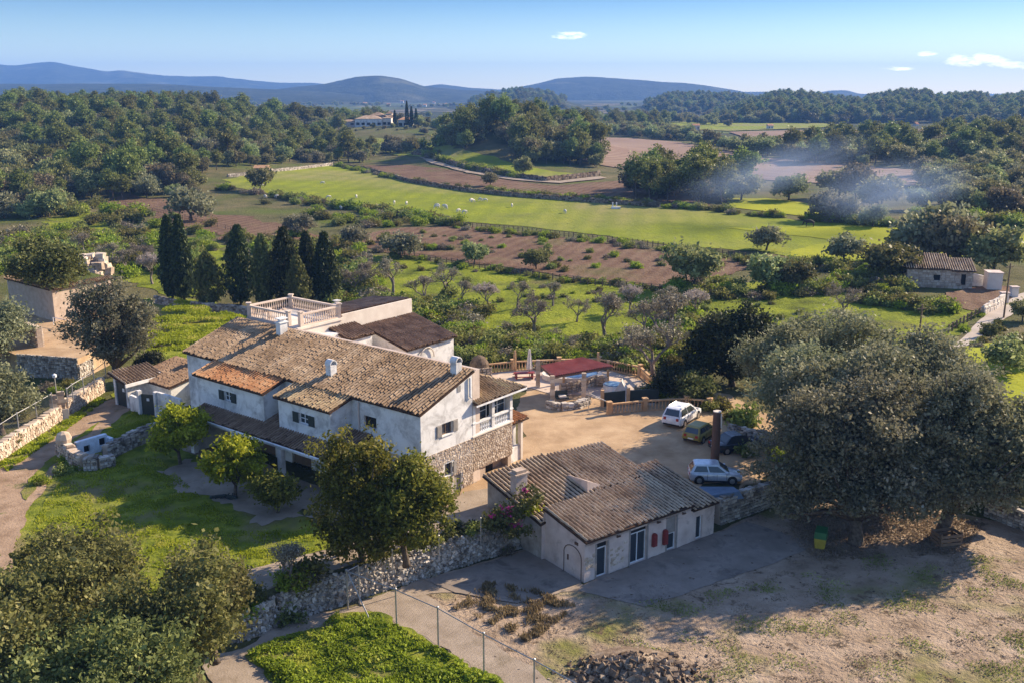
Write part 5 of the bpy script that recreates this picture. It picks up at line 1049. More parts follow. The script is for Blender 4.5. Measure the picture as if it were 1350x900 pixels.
# ------------------------------------------------------------------ far buildings
def small_house(label, px, py, wpx, hpx, dep, roof='tile', wall='cream', wins=2, gable=False, rz=0, name='farm_building', cat='building'):
    b0 = on(px, py); ppm = FPX / (b0.y * cth + (CAMH - b0.z) * sth); W_ = wpx / ppm; h_ = hpx / ppm
    t = thing(name, label, cat, b0, rz); m = MB()
    holes = [(W_ * (k + .5) / wins - min(.6, W_ * .08), W_ * (k + .5) / wins + min(.6, W_ * .08), h_ * .3, h_ * .72) for k in range(wins)]
    holed(m, (-W_ / 2, 0, 0), AX, NY, W_, -1, h_, holes, .2)
    for x in (-W_ / 2, W_ / 2): m.add([(x, 0, -1), (x, dep, -1), (x, dep, h_), (x, 0, h_)], [(0, 1, 2, 3)])
    m.add([(-W_ / 2, dep, -1), (W_ / 2, dep, -1), (W_ / 2, dep, h_), (-W_ / 2, dep, h_)], [(3, 2, 1, 0)]); m.build('wall', MT[wall], t)
    for i in range(wins):
        m = MB(); oriented(m, (-W_ / 2, 0, 0), AX, NY, holes[i][0], holes[i][1], holes[i][2], holes[i][3], -.2, -.15); m.build('window', MT['dark'], t)
    m = MB(); e = .3; r_ = dep * .22
    m.prism([(-W_ / 2 - e, -e, h_ - .05), (W_ / 2 + e, -e, h_ - .05), (W_ / 2 + e, dep + e, h_ - .05), (-W_ / 2 - e, dep + e, h_ - .05)], [(-W_ / 2 - e, -e, h_ + .02), (W_ / 2 + e, -e, h_ + .02), (W_ / 2 + e, dep + e, h_ + .02), (-W_ / 2 - e, dep + e, h_ + .02)])
    m.add([(-W_ / 2 - e, -e, h_), (W_ / 2 + e, -e, h_), (W_ / 2 + e, dep / 2, h_ + r_), (-W_ / 2 - e, dep / 2, h_ + r_), (W_ / 2 + e, dep + e, h_), (-W_ / 2 - e, dep + e, h_)], [(0, 1, 2, 3), (3, 2, 4, 5), (0, 3, 5), (1, 4, 2)]); m.build('roof', MT[roof], t)
    return t, W_, h_
# right-hand farmhouse
b0 = on(1194, 378); t = thing('stone_farmhouse', 'small stone farmhouse with a patched pale tile roof beside the lane at the right', 'farmhouse', b0, R(-14))
m = MB(); holed(m, (0, 0, 0), AX, NY, 9.6, -1, 3.0, [(3.9, 4.9, 1.1, 2.1), (7.9, 8.6, .6, 2.3)], .3)
for x in (0, 9.6): m.add([(x, 0, -1), (x, 5.5, -1), (x, 5.5, 3.9), (x, 0, 3.0)], [(0, 1, 2, 3)])
m.build('wall', MT['mortar'], t); m = MB(); face_stones(m, (0, 0, 0), AX, NY, 9.6, -.4, 2.95, .5, rg, [(3.9, 4.9, 1.1, 2.1), (7.9, 8.6, .6, 2.3)]); tag(m.build('stones', MT['stone'], t), kind='stuff')
for h_ in ((3.9, 4.9, 1.1, 2.1), (7.9, 8.6, .6, 2.3)): m = MB(); oriented(m, (0, 0, 0), AX, NY, *h_, -.3, -.25); m.build('window', MT['dark'], t)
tiles('roof_tiles', t, (-.3, -.3, 2.95), (6.4, -.3, 2.95), (6.4, 5.6, 4.5), (-.3, 5.6, 4.5), MT['tile_l'], .34, .5, rg); tiles('roof_tiles', t, (6.45, -.3, 2.8), (10, -.3, 2.8), (10, 4.6, 4.0), (6.45, 4.6, 4.0), MT['tile_l'], .34, .5, rg)
b1 = on(1264, 377); t = thing('yard_wall', 'long whitewashed yard wall right of the stone farmhouse', 'wall', b1, R(-10)); m = MB(); m.prism([(0, 0, -1), (4.6, 0, -1), (4.6, .4, -1), (0, .4, -1)], [(0, 0, 2.4), (4.6, 0, 1.5), (4.6, .4, 1.5), (0, .4, 2.4)]); m.build('wall_panel', MT['white'], t)
b1 = on(1301, 383); t = thing('cream_shed', 'cream flat roofed shed at the end of the lane wall', 'shed', b1, R(-10)); m = MB(); m.bb(0, 2.1, 0, 2.4, -1, 2.7); m.build('wall', MT['cream'], t); m = MB(); m.bb(-.1, 2.2, -.1, 2.5, 2.7, 2.8); m.build('roof', MT['pink'], t)
for px, lb in ((1323, 'left cream gate pillar where the lane begins'), (1336, 'right cream gate pillar where the lane begins')): b1 = on(px, 392 if px > 1330 else 400); t = thing('gate_pillar', lb, 'pillar', b1, 0, 'lane gate pillars'); m = MB(); m.bb(-.5, .5, -.4, .4, 0, 1.5); m.build('shaft', MT['cream'], t); m = MB(); m.bb(-.6, .6, -.5, .5, 1.5, 1.65); m.build('cap', MT['pink'], t)
def pole(lb, px, py, h, arm=True):
    b1 = on(px, py); t = thing('utility_pole', lb, 'utility pole', b1, .3, 'utility poles'); m = MB(); m.tube([(0, 0, 0), (.05, 0, h)], [.13, .09], 6); m.build('pole', MT['wood'], t)
    if arm: m = MB(); m.box((0, 0, h - .5), (1.2, .1, .1)); m.build('crossarm', MT['wood'], t)
pole('utility pole beside the lane near the cream gate pillars', 1323, 420, 7.5); pole('short utility pole in the meadow left of the lane', 1210, 458, 5); 
small_house('tiny stone hut at the foot of the left woods', 344, 229, 17, 7, 4, 'tile_o', 'mortar', 1, name='field_hut', cat='hut')
small_house('small pink house standing alone on the valley floor', 918, 172, 9, 6, 6, 'tile_o', 'pink', 2, name='far_house', cat='house')
small_house('long low pale farm building under the right hand ridge', 1126, 157, 14, 3, 8, 'tile_o', 'cream', 3, name='far_house', cat='house')
small_house('small cream house beside the dark trees of the valley', 1016, 171, 7, 5, 6, 'tile_o', 'cream', 2, name='far_house', cat='house')
rf = random.Random(4)
FARH = 'white farmhouses dotted over the far plain'
for k, (px, py, wp) in enumerate(((448, 137, 4), (462, 133, 3), (481, 139, 5), (497, 134, 3), (512, 140, 4), (530, 136, 4), (549, 133, 3), (560, 141, 4), (572, 137, 3), (395, 137, 3), (350, 127, 4), (588, 139, 3), (770, 148, 3), (1210, 166, 3))):
    small_house('tiny white farmhouse among those dotted over the far plain', px, py, wp, wp * .55, 9, 'tile_o', 'white', 1, name='plain_farmhouse', cat='far house')[0]['group'] = FARH
# the big country house
MY = 640.0
def PM(px, py): return PY(px, py, MY)
b0 = PM(468, 172); g0 = float(hgt(b0.x, b0.y)); t = thing('country_house', 'large white country house with tiled roofs and a low tower on the far knoll', 'country house', (b0.x, b0.y, g0), 0)
o = Vector((b0.x, b0.y, g0)); q = lambda px, py: PM(px, py) - o
def blockh(name, x0, x1, ytop, dep, wall, roof, wins, dy=0, wz=(.25, .55), hip=2.0):
    a, b_ = q(x0, ytop), q(x1, ytop); h_ = a.z; m = MB(); L = b_.x - a.x
    hs_ = [(L * (k + .5) / wins - 1.1, L * (k + .5) / wins + 1.1, h_ * wz[0], h_ * wz[1]) for k in range(wins)]
    holed(m, (a.x, dy, 0), AX, NY, L, -6, h_, hs_, .6); 
    for x in (a.x, b_.x): m.add([(x, dy, -6), (x, dy + dep, -6), (x, dy + dep, h_), (x, dy, h_)], [(0, 1, 2, 3)])
    m.build(name, MT[wall], t)
    for h2 in hs_: m = MB(); oriented(m, (a.x, dy, 0), AX, NY, *h2, -.6, -.5); m.build('window', MT['dark'], t)
    m = MB(); e = .5; m.add([(a.x - e, dy - e, h_), (b_.x + e, dy - e, h_), (b_.x + e, dy + dep + e, h_), (a.x - e, dy + dep + e, h_), (a.x + dep * .4, dy + dep / 2, h_ + hip), (b_.x - dep * .4, dy + dep / 2, h_ + hip)], [(0, 1, 5, 4), (1, 2, 5), (2, 3, 4, 5), (3, 0, 4), (3, 2, 1, 0)]); m.build('roof', MT[roof], t)
blockh('main_block', 468, 503, 157, 14, 'white', 'tile', 5); blockh('side_block', 503.5, 515, 156, 18, 'cream', 'tile', 2, 2); blockh('tower', 506, 514, 150.5, 8, 'cream', 'tile', 1, 10, (.8, .92), 1.2)
blockh('rear_block', 484, 503, 153, 10, 'pink', 'tile', 2, 12, (.8, .9)); blockh('low_wing', 447, 467, 161, 8, 'pink', 'tile', 2, 6, (.4, .7), 1.2); blockh('annex', 526, 544, 158, 10, 'white', 'tile_o', 3, -4, (.2, .6))

# ------------------------------------------------------------------ animals
def animal(name, label, cat, p, L, rz, mtl, group=None, proto=None, graze=True):
    if proto: 
        t = proto.copy(); COL.objects.link(t); t.location = p; t.rotation_euler = (0, 0, rz); t['label'] = label; return t
    me = bpy.data.meshes.new(name); bm = bmesh.new()
    V_ = {}; 
    def vx(k, co): V_[k] = bm.verts.new(Vector(co) * L); return V_[k]
    vx('p', (-.38, 0, .62)); vx('b1', (-.15, 0, .60)); vx('b2', (.12, 0, .60)); vx('c', (.34, 0, .64)); vx('n', (.50, 0, .62 if graze else .85)); vx('h', (.62, 0, .36 if graze else .98)); vx('m', (.70, 0, .18 if graze else .92))
    ch = [('p', 'b1'), ('b1', 'b2'), ('b2', 'c'), ('c', 'n'), ('n', 'h'), ('h', 'm')]; rad = dict(p=.17, b1=.21, b2=.21, c=.17, n=.10, h=.085, m=.05)
    for s in (-1, 1):
        for leg, x, k in (('f', .30, .02), ('r', -.36, -.05)):
            vx(leg + 'a%d' % s, (x, s * .11, .42)); vx(leg + 'k%d' % s, (x + k, s * .11, .24)); vx(leg + 'f%d' % s, (x, s * .11, .0)); r0 = 'c' if leg == 'f' else 'p'
            ch += [(r0, leg + 'a%d' % s), (leg + 'a%d' % s, leg + 'k%d' % s), (leg + 'k%d' % s, leg + 'f%d' % s)]; rad.update({leg + 'a%d' % s: .08, leg + 'k%d' % s: .045, leg + 'f%d' % s: .04})
    vx('t', (-.52, 0, .48)); ch.append(('p', 't')); rad['t'] = .03
    for s in (-1, 1): vx('e%d' % s, (.58, s * .10, .44 if graze else 1.05)); ch.append(('h', 'e%d' % s)); rad['e%d' % s] = .025
    for a, b_ in ch: bm.edges.new((V_[a], V_[b_]))
    keys = list(V_); bm.verts.ensure_lookup_table(); bm.to_mesh(me); bm.free(); me.materials.append(MT[mtl])
    t = bpy.data.objects.new(name, me); COL.objects.link(t); t.location = p; t.rotation_euler = (0, 0, rz); md = t.modifiers.new('skin', 'SKIN')
    for i, k in enumerate(keys): me.skin_vertices[0].data[i].radius = (rad[k] * L, rad[k] * L)
    me.skin_vertices[0].data[0].use_root = True
    md = t.modifiers.new('sub', 'SUBSURF'); md.levels = 1; md.render_levels = 1
    dg = bpy.context.evaluated_depsgraph_get(); nm = bpy.data.meshes.new_from_object(t.evaluated_get(dg)); t.modifiers.clear(); t.data = nm
    return tag(t, label, cat, group)
sheep_px = ((331, 241), (345, 247), (350, 262), (366, 262), (395, 262), (433, 263), (436, 272), (449, 277), (520, 270), (536, 271), (575, 276), (577, 274), (588, 277), (587, 275), (605, 281), (621, 267), (624, 268), (633, 266), (640, 267), (675, 274), (548, 282), (612, 283), (470, 262), (500, 275), (745, 282), (425, 244))
rs = random.Random(3); proto = None
for i, (px, py) in enumerate(sheep_px):
    lb = 'small white sheep grazing among the flock spread over the sheep pasture'
    s_ = animal('sheep', lb, 'sheep', on(px, py) + UZ * .08, 1.35, rs.uniform(0, 6.28), 'sheep', 'flock of sheep in the pasture', proto); proto = proto or s_
animal('horse', 'dark horse grazing at the right of the pasture near the smoke', 'horse', on(1067, 300) + UZ * .1, 2.2, 2.8, 'hide')
t = thing('trough', 'pale stone trough and posts standing in the tree shadow in the pasture', 'trough', on(812, 276), 0); m = MB(); m.bb(-1.2, 1.2, -.4, .4, 0, .6); m.build('basin', MT['white'], t)
for x in (-.8, .2): m = MB(); m.bb(x - .15, x + .15, .5, .8, 0, 1.7); m.build('post', MT['white'], t)
for k, (px, py, lb) in enumerate(((174, 245, 'left white marker stone on the bare slope'), (189, 247, 'right white marker stone on the bare slope'))): t = thing('marker_stone', lb, 'stone', on(px, py), 0, 'white stones on the slope'); m = MB(); m.lathe([(.5, 0), (.55, .8), (.35, 1.6), (.15, 1.9)], n=7); m.build('stone', MT['white'], t)
t = thing('ruin', 'low ruined pale stone walls half hidden in bushes at the left edge', 'ruin', on(38, 232), 0); m = MB(); m.bb(-9, 5, 0, .8, -1, 2.2); m.bb(4.2, 5, .8, 6, -1, 3); m.build('wall', MT['cream'], t)
t = thing('rock_bank', 'sunlit crumbling rock face beside the old barn', 'rock face', on(122, 378), 0); t.scale = (1.35, 1.3, 1.3); m = MB(); rb = random.Random(9)
for i in range(70): lump(m, Vector((rb.uniform(-2.2, 1.8), rb.uniform(-1, 1.5), rb.uniform(0, 3.6))), Vector((1, .3, 0)).normalized(), NY, UZ, rb.uniform(.5, 1.4), rb.uniform(.5, 1), rb.uniform(.4, 1), rb, .3)
m.build('rocks', MT['stone'], t)
# ------------------------------------------------------------------ vegetation
def leaf_arrays(C, size, rng, elong=1.7, up=0.0, droop=None):
    """one folded leaf or leaf spray per centre: C (n,3), size (n,)"""
    n = len(C); d = rng.normal(size=(n, 3)); d[:, 2] += up; d /= np.linalg.norm(d, axis=1, keepdims=True)
    e = rng.normal(size=(n, 3)); s = np.cross(d, e); s /= np.linalg.norm(s, axis=1, keepdims=True) + 1e-9
    L = size[:, None] * elong * .5; W = size[:, None] * .5
    V = np.stack([C - d * L, C + s * W, C + d * L, C - s * W], 1).reshape(-1, 3)
    F = np.arange(n * 4).reshape(n, 4); return V, F
def clumps(rng, lobes, nc, squash=.8, inner=.25):
    """clump centres in the shells of ellipsoidal lobes ((x,y,z),(rx,ry,rz))"""
    vol = np.array([l[1][0] * l[1][1] * l[1][2] for l in lobes]) ** .67; vol = vol / vol.sum(); out = []
    for (c, r), f in zip(lobes, vol):
        k = max(3, int(nc * f)); d = rng.normal(size=(k, 3)); d /= np.linalg.norm(d, axis=1, keepdims=True)
        rad = 1 - inner * rng.random((k, 1)) ** 1.2 * 1.6 + rng.normal(size=(k, 1)) * .12
        p = d * rad; p[:, 2] = np.where(p[:, 2] < -.55, -.55 + rng.random(k) * .3, p[:, 2])
        out.append(np.array(c) + p * np.array(r))
    return np.concatenate(out)
def crown_arrays(seed, lobes, nc, per, csize, leaf, elong=1.7, up=0.0, inner=.25, vari=.45):
    rng = np.random.default_rng(seed); K = clumps(rng, lobes, nc, inner=inner); m = len(K)
    cs = csize * (1 + vari * rng.normal(size=m)).clip(.45, 1.9); cnt = np.maximum(3, (per * (cs / csize) ** 2)).astype(int)
    idx = np.repeat(np.arange(m), cnt); o = rng.normal(size=(len(idx), 3)) * cs[idx][:, None] * np.array([1, 1, .7]) * .55
    C = K[idx] + o; sz = leaf * (.5 + 1.1 * rng.random(len(idx)) ** 1.5) * (.8 + .5 * rng.random(m))[idx]
    V, F = leaf_arrays(C, sz, rng, elong, up)
    base = rng.random(m) * .5; rv = (base[idx] + .5 * rng.random(len(idx))).clip(0, 1)
    return V, F, rv, K
def limb_mb(rng, base, K, r0, nl, fork=.35, trunk_h=None):
    """tapered trunk, limbs to some of the clumps and finer branches off them"""
    mb = MB(); base = Vector(base); cen = Vector(K.mean(0)); th = trunk_h if trunk_h else max(.4, (K[:, 2].min() - base.z) * .7)
    top = base + Vector((rng.uniform(-.15, .15), rng.uniform(-.15, .15), 1)) * th
    mb.tube([base - UZ * .2, base.lerp(top, .15), base.lerp(top, .6), top], [r0 * 1.35, r0 * 1.05, r0 * .9, r0 * .85], 8)
    for i in range(nl):
        k = Vector(K[rng.randrange(len(K))]); m1 = top.lerp(k, .35) + Vector((rng.uniform(-.3, .3), rng.uniform(-.3, .3), .15)) * (k - top).length * .35; m2 = top.lerp(k, .7) + Vector((rng.uniform(-.2, .2), rng.uniform(-.2, .2), .1)) * (k - top).length * .2
        ra = r0 * rng.uniform(.35, .6); mb.tube([top - UZ * .1, m1, m2, k], [ra, ra * .7, ra * .4, ra * .15], 5)
        for q in range(2):
            k2 = Vector(K[rng.randrange(len(K))])
            if (k2 - m2).length < (k - top).length * .8: mb.tube([m2, m2.lerp(k2, .5) + UZ * .1, k2], [ra * .35, ra * .2, ra * .08], 4)
    return mb
def tree(name, label, cat, base, lobes, leafm, nc, per, csize, leaf, seed, r0=.2, nl=10, group=None, elong=1.7, up=0, inner=.25, trunk_h=None, barkm='bark', rz=0):
    """lobes relative to the base"""
    t = thing(name, label, cat, base, rz, group); V, F, rv, K = crown_arrays(seed, lobes, nc, int(per * 1.7), csize, leaf * .76, elong, up, inner)
    link('crown', np_mesh('crown', V, F, rv, [leafm]), t); rng = random.Random(seed)
    limb_mb(rng, (0, 0, 0), K, r0, nl, trunk_h=trunk_h).build('trunk', MT[barkm], t, smooth=True); return t
def ball(R_, H_, z, seed, n=6, spread=.55):
    """a handful of unequal lobes making one uneven crown, radius R_, height H_, centre height z"""
    r = random.Random(seed); o = [((0, 0, z), (R_ * .68, R_ * .68, H_ * .42))]
    for i in range(n):
        a = 6.283 * (i + r.uniform(-.3, .3)) / n; q = r.uniform(spread * .8, spread * 1.1) * R_
        o.append(((math.cos(a) * q, math.sin(a) * q, z + r.uniform(-.2, .22) * H_), (R_ * r.uniform(.36, .52), R_ * r.uniform(.36, .52), H_ * r.uniform(.26, .38))))
    return o

# --- trees close to the house, each its own crown
cit = LF['citrus']
tree('citrus_tree', 'tall bright yellow green citrus tree nearest the gatehouse', 'citrus tree', P(238, 612), ball(2.35, 4.2, 3.0, 1, 7), cit, 190, 34, .42, .17, 21, .14, 8, 'citrus trees in front of the farmhouse', elong=1.9)
tree('citrus_tree', 'middle citrus tree with bright sunlit top in front of the arcade', 'citrus tree', P(310, 655), ball(2.1, 3.6, 2.7, 2, 7), cit, 160, 34, .40, .17, 22, .13, 8, 'citrus trees in front of the farmhouse', elong=1.9)
tree('citrus_tree', 'smallest and darkest citrus tree by the arcade pillar', 'citrus tree', P(366, 676), ball(1.55, 2.6, 1.7, 3, 6), LF['laurel'], 100, 34, .36, .15, 23, .1, 7, 'citrus trees in front of the farmhouse', elong=1.9)
lau = LF['laurel']
tree('broadleaf_tree', 'tall dense dark green tree, left one of the pair before the gable', 'broadleaf tree', P(478, 738), [((-.4, 0, 5.6), (1.9, 1.8, 2.6)), ((-.9, -.3, 3.3), (2.0, 1.9, 2.3)), ((.9, .2, 4.0), (1.7, 1.7, 2.5)), ((.2, -.6, 1.9), (2.0, 1.8, 1.7)), ((-1.3, .1, 6.0), (1.0, 1.0, 1.3)), ((.8, .2, 6.2), (1.0, 1.0, 1.4))], lau, 330, 38, .45, .155, 31, .22, 14, 'pair of dark trees before the gable')
tree('broadleaf_tree', 'dense green tree with exposed leaning trunks, right one of the pair before the gable', 'broadleaf tree', P(536, 742), [((-.1, 0, 4.6), (1.9, 1.8, 2.2)), ((1.0, .3, 3.6), (1.8, 1.6, 1.9)), ((-.9, -.1, 3.4), (1.7, 1.6, 2.1)), ((.2, -.5, 2.3), (1.8, 1.6, 1.3)), ((.5, .2, 5.6), (1.0, 1.0, 1.2)), ((1.9, .2, 4.4), (.8, .8, 1.2))], lau, 280, 38, .44, .155, 32, .2, 14, 'pair of dark trees before the gable', trunk_h=1.2)
oli, gol = LF['olive'], LF['greyolive']
tree('olive_tree', 'large grey olive with a thick trunk beside the gatehouse', 'olive tree', P(157, 512), [((0, 0, 7.0), (3.0, 3.0, 2.6)), ((-2.4, 0, 8.2), (2.3, 2.2, 2.2)), ((2.3, .3, 7.6), (2.0, 2.0, 1.9)), ((-2.8, .4, 5.2), (2.2, 2.0, 1.8)), ((2.0, -.3, 4.8), (2.0, 1.9, 2.0)), ((.3, 0, 9.2), (2.1, 2.0, 1.6)), ((-.4, -.6, 4.0), (1.9, 1.8, 1.7)), ((3.0, 0, 5.9), (1.3, 1.3, 1.3))], gol, 330, 34, .50, .17, 41, .42, 26, None, inner=.45, trunk_h=2.2)
tree('olive_tree', 'grey green olive cut by the left edge, upper of two', 'olive tree', P(0, 492), ball(3.2, 6, 4.2, 5, 7), LF['olive'], 260, 36, .6, .18, 42, .35, 8, 'olives at the left edge')
tree('olive_tree', 'round grey green olive cut by the left edge, lower of two', 'olive tree', P(2, 572), ball(2.9, 5.6, 3.4, 6, 7), LF['olive'], 260, 36, .55, .17, 43, .32, 8, 'olives at the left edge')
tree('shrub', 'round dark green bush on the earth roof of the old barn', 'shrub', P(62, 378, 5.8), ball(4.4, 5.8, 2.7, 7, 8), LF['oak'], 330, 34, .65, .26, 44, .25, 8, None)
tree('shrub', 'glossy dark bush behind the gatehouse roof', 'shrub', P(200, 500), ball(1.6, 2.8, 1.6, 8, 6), LF['carob'], 120, 34, .36, .16, 45, .1, 6, None)
# the big cluster on the right
BG = 'big olives over the yard'
tree('old_olive', 'huge dark grey olive, central one of the cluster over the yard', 'olive tree', P(1128, 716, -1.6), [((0, 1.6, 7.6), (5.0, 4.4, 3.4)), ((-3.4, 1.0, 6.0), (3.4, 3.0, 3.0)), ((3.2, 1.2, 6.6), (3.4, 3.0, 3.0)), ((-.8, -.3, 4.6), (3.6, 2.6, 2.6)), ((1.6, 2.4, 9.6), (2.6, 2.4, 1.9)), ((-2.6, 2.0, 8.8), (2.3, 2.3, 1.9)), ((0, .6, 6.2), (1.6, 2.2, 4.0)), ((-4.4, -.6, 3.9), (2.1, 2.0, 2.0)), ((2.2, -1.6, 4.3), (2.2, 2.0, 1.9))], gol, 720, 46, .62, .175, 51, .5, 34, BG, inner=.5, trunk_h=1.8)
tree('old_olive', 'big grey olive at the right of the cluster with the crate at its foot', 'olive tree', P(1240, 706, -1.6), [((0, 1.4, 7.0), (4.2, 3.8, 3.2)), ((3.4, .6, 5.8), (2.9, 2.8, 2.8)), ((-3.0, .8, 6.0), (3.0, 2.8, 2.9)), ((.6, -.4, 4.2), (3.2, 2.4, 2.4)), ((1.0, .8, 9.8), (2.8, 2.6, 1.9)), ((4.2, -.3, 3.7), (2.0, 1.8, 1.8)), ((-1.0, -.6, 3.2), (2.0, 1.8, 1.4))], gol, 620, 46, .60, .175, 52, .45, 30, BG, inner=.5, trunk_h=1.8)
tree('old_olive', 'lighter olive at the left back of the cluster above the parked cars', 'olive tree', P(1074, 622), [((0, 0, 6.0), (3.8, 3.4, 3.0)), ((-2.6, .3, 5.9), (2.3, 2.2, 2.0)), ((2.2, .2, 6.2), (2.6, 2.5, 2.6)), ((-.6, -.8, 3.6), (2.9, 2.3, 2.0)), ((-1.0, .6, 7.6), (2.3, 2.2, 1.7)), ((2.0, -.6, 3.5), (2.3, 2.0, 2.0))], oli, 560, 46, .64, .175, 53, .38, 18, BG, inner=.35)
tree('old_olive', 'olive at the back of the cluster, nearest the bright meadow', 'olive tree', P(1200, 618), [((0, 0, 6.6), (3.9, 3.6, 3.2)), ((-3.0, 0, 6.3), (2.7, 2.6, 2.5)), ((3.1, .2, 5.5), (2.5, 2.5, 2.6)), ((.8, .6, 8.5), (2.5, 2.3, 1.7))], gol, 480, 44, .66, .18, 54, .38, 14, BG, inner=.35)
tree('old_olive', 'grey olive at the far right edge of the cluster', 'olive tree', P(1325, 668), [((0, 0, 4.6), (2.9, 2.8, 2.8)), ((-1.7, 0, 5.9), (1.9, 1.8, 1.8)), ((1.4, 0, 3.9), (1.9, 1.8, 1.8))], oli, 300, 44, .58, .175, 55, .32, 12, BG, inner=.35)
tree('old_olive', 'olive between the cluster and the courtyard wall', 'olive tree', P(1105, 640), [((0, 0, 6.4), (3.7, 3.3, 3.1)), ((-2.4, .4, 7.4), (2.3, 2.3, 2.2)), ((2.2, .5, 8.0), (2.5, 2.4, 2.2))], gol, 420, 44, .66, .18, 56, .36, 14, BG, inner=.35)
tree('old_olive', 'light olive behind the dark parked car, at the back left of the cluster', 'olive tree', P(1056, 566), [((0, 0, 6.0), (3.8, 3.4, 2.6)), ((-3.4, 0, 6.0), (2.5, 2.4, 2.1)), ((3.6, -2, 8.6), (3.0, 3.0, 2.0)), ((2.8, .2, 5.6), (2.4, 2.4, 2.2)), ((0, .5, 7.3), (2.4, 2.2, 1.5)), ((1.0, 4.0, 7.0), (3.0, 3.0, 2.2))], oli, 500, 44, .64, .18, 60, .35, 14, BG, inner=.35)
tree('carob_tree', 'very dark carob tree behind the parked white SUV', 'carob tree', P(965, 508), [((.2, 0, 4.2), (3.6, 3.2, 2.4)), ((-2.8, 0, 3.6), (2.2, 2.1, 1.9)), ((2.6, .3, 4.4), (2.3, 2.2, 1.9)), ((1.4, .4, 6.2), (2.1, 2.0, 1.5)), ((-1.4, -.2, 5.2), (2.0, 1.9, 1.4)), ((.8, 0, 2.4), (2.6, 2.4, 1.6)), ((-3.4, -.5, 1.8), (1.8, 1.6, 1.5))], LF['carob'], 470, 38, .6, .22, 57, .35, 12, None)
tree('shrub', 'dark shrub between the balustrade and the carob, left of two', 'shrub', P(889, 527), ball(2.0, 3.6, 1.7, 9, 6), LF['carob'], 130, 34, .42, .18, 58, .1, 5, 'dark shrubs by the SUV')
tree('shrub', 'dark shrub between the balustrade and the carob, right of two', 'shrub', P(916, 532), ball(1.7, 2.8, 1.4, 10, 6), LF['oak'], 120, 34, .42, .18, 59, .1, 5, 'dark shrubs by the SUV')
# foreground trees at the lower left
FG = 'olive green trees in the lower left corner'
for i, (px, py, R_, H_, z, lb) in enumerate(((38, 925, 3.7, 6.6, 3.7, 'large leafy tree filling the bottom left corner'), (150, 985, 3.7, 6.4, 3.4, 'leafy tree at the bottom edge, nearest the camera'), (235, 905, 3.2, 6.2, 3.6, 'leafy tree right of the bottom left corner tree, its crown reaching the lawn'), (125, 850, 3.0, 5.6, 3.2, 'leafy tree behind the bottom left corner tree'), (283, 868, 2.0, 5.2, 3.0, 'slimmer leafy tree at the right end of the lower left group'), (70, 790, 1.9, 3.4, 1.9, 'small thin topped tree where the lawn meets the track'))):
    tree('leafy_tree', lb, 'tree', P(px, py), ball(R_, H_, z, 60 + i, 8, .58), LF['bush'] if i == 5 else LF['copse'], int(34 * R_ * R_), 40, .48, .15, 61 + i, .22, 12, FG, inner=.35)

# --- prototypes of the trees farther off, copied as objects
def simple_crown(seed, lobes, nc, per, cs, leaf, mats, r0, nl, elong=1.6, up=0, inner=.25, name='tree'):
    V, F, rv, K = crown_arrays(seed, lobes, nc, per, cs, leaf, elong, up, inner); mb = limb_mb(random.Random(seed), (0, 0, 0), K, r0, nl)
    V2 = np.array([tuple(v) for v in mb.v]); n = len(V); F2 = [f for f in mb.f if len(f) == 4]
    VV = np.concatenate([V, V2]); FF = np.concatenate([F, np.array(F2) + n]); rr_ = np.concatenate([rv, np.full(len(F2), .5)])
    return np_mesh(name, VV, FF, rr_, mats, np.concatenate([np.zeros(len(F)), np.ones(len(F2))]))
PR = dict(oak=[], pine=[], olive=[], bush=[])
for i in range(4):
    PR['oak'].append(simple_crown(100 + i, ball(3.7, 5.4, 3.9, 100 + i, 8, .6), 170, 24, .80, .36, [LF[('wood', 'wood', 'copse', 'pale')[i]], MT['bark']], .22, 5, name='broadleaf_tree'))
    PR['olive'].append(simple_crown(120 + i, ball(3.2, 4.4, 3.2, 120 + i, 7, .6), 150, 22, .72, .31, [LF['olive'] if i % 2 else LF['greyolive'], MT['bark']], .22, 5, name='olive_tree'))
for i in range(3):
    r = random.Random(140 + i); lo = [((r.uniform(-1.6, 1.6), r.uniform(-1.6, 1.6), r.uniform(6, 9.5)), (r.uniform(1.5, 2.4), r.uniform(1.5, 2.4), r.uniform(.9, 1.7))) for k in range(7)] + [((0, 0, 8.6), (2.4, 2.4, 2.0)), ((0, 0, 5.4), (2.2, 2.2, 2.2))]
    PR['pine'].append(simple_crown(140 + i, lo, 160, 24, .72, .34, [LF['pine'], MT['bark']], .24, 6, elong=1.4, name='pine_tree'))
    PR['bush'].append(simple_crown(150 + i, ball(1.25, 1.7, .75, 150 + i, 5, .6), 60, 20, .40, .17, [LF['weed' if i == 2 else 'bush'], MT['bark']], .06, 3, name='bush'))
for i in range(2): PR['bush'].append(simple_crown(153 + i, ball(1.1, 1.5, .6, 153 + i, 5, .6), 50, 18, .40, .16, [LF['oak'] if i else LF['bud'], MT['twig']], .06, 3, name='bush'))
def put(kind, p, s, rng, label, cat, group, v=None, sz=None):
    me = PR[kind][rng.randrange(len(PR[kind])) if v is None else v % len(PR[kind])]
    o = link({'oak': 'broadleaf_tree', 'pine': 'pine_tree', 'olive': 'olive_tree', 'bush': 'bush'}[kind], me, None, p, (0, 0, rng.uniform(0, 6.28)), (s * rng.uniform(.9, 1.15), s * rng.uniform(.9, 1.15), (sz or s) * rng.uniform(.9, 1.12)))
    return tag(o, label, cat, group)
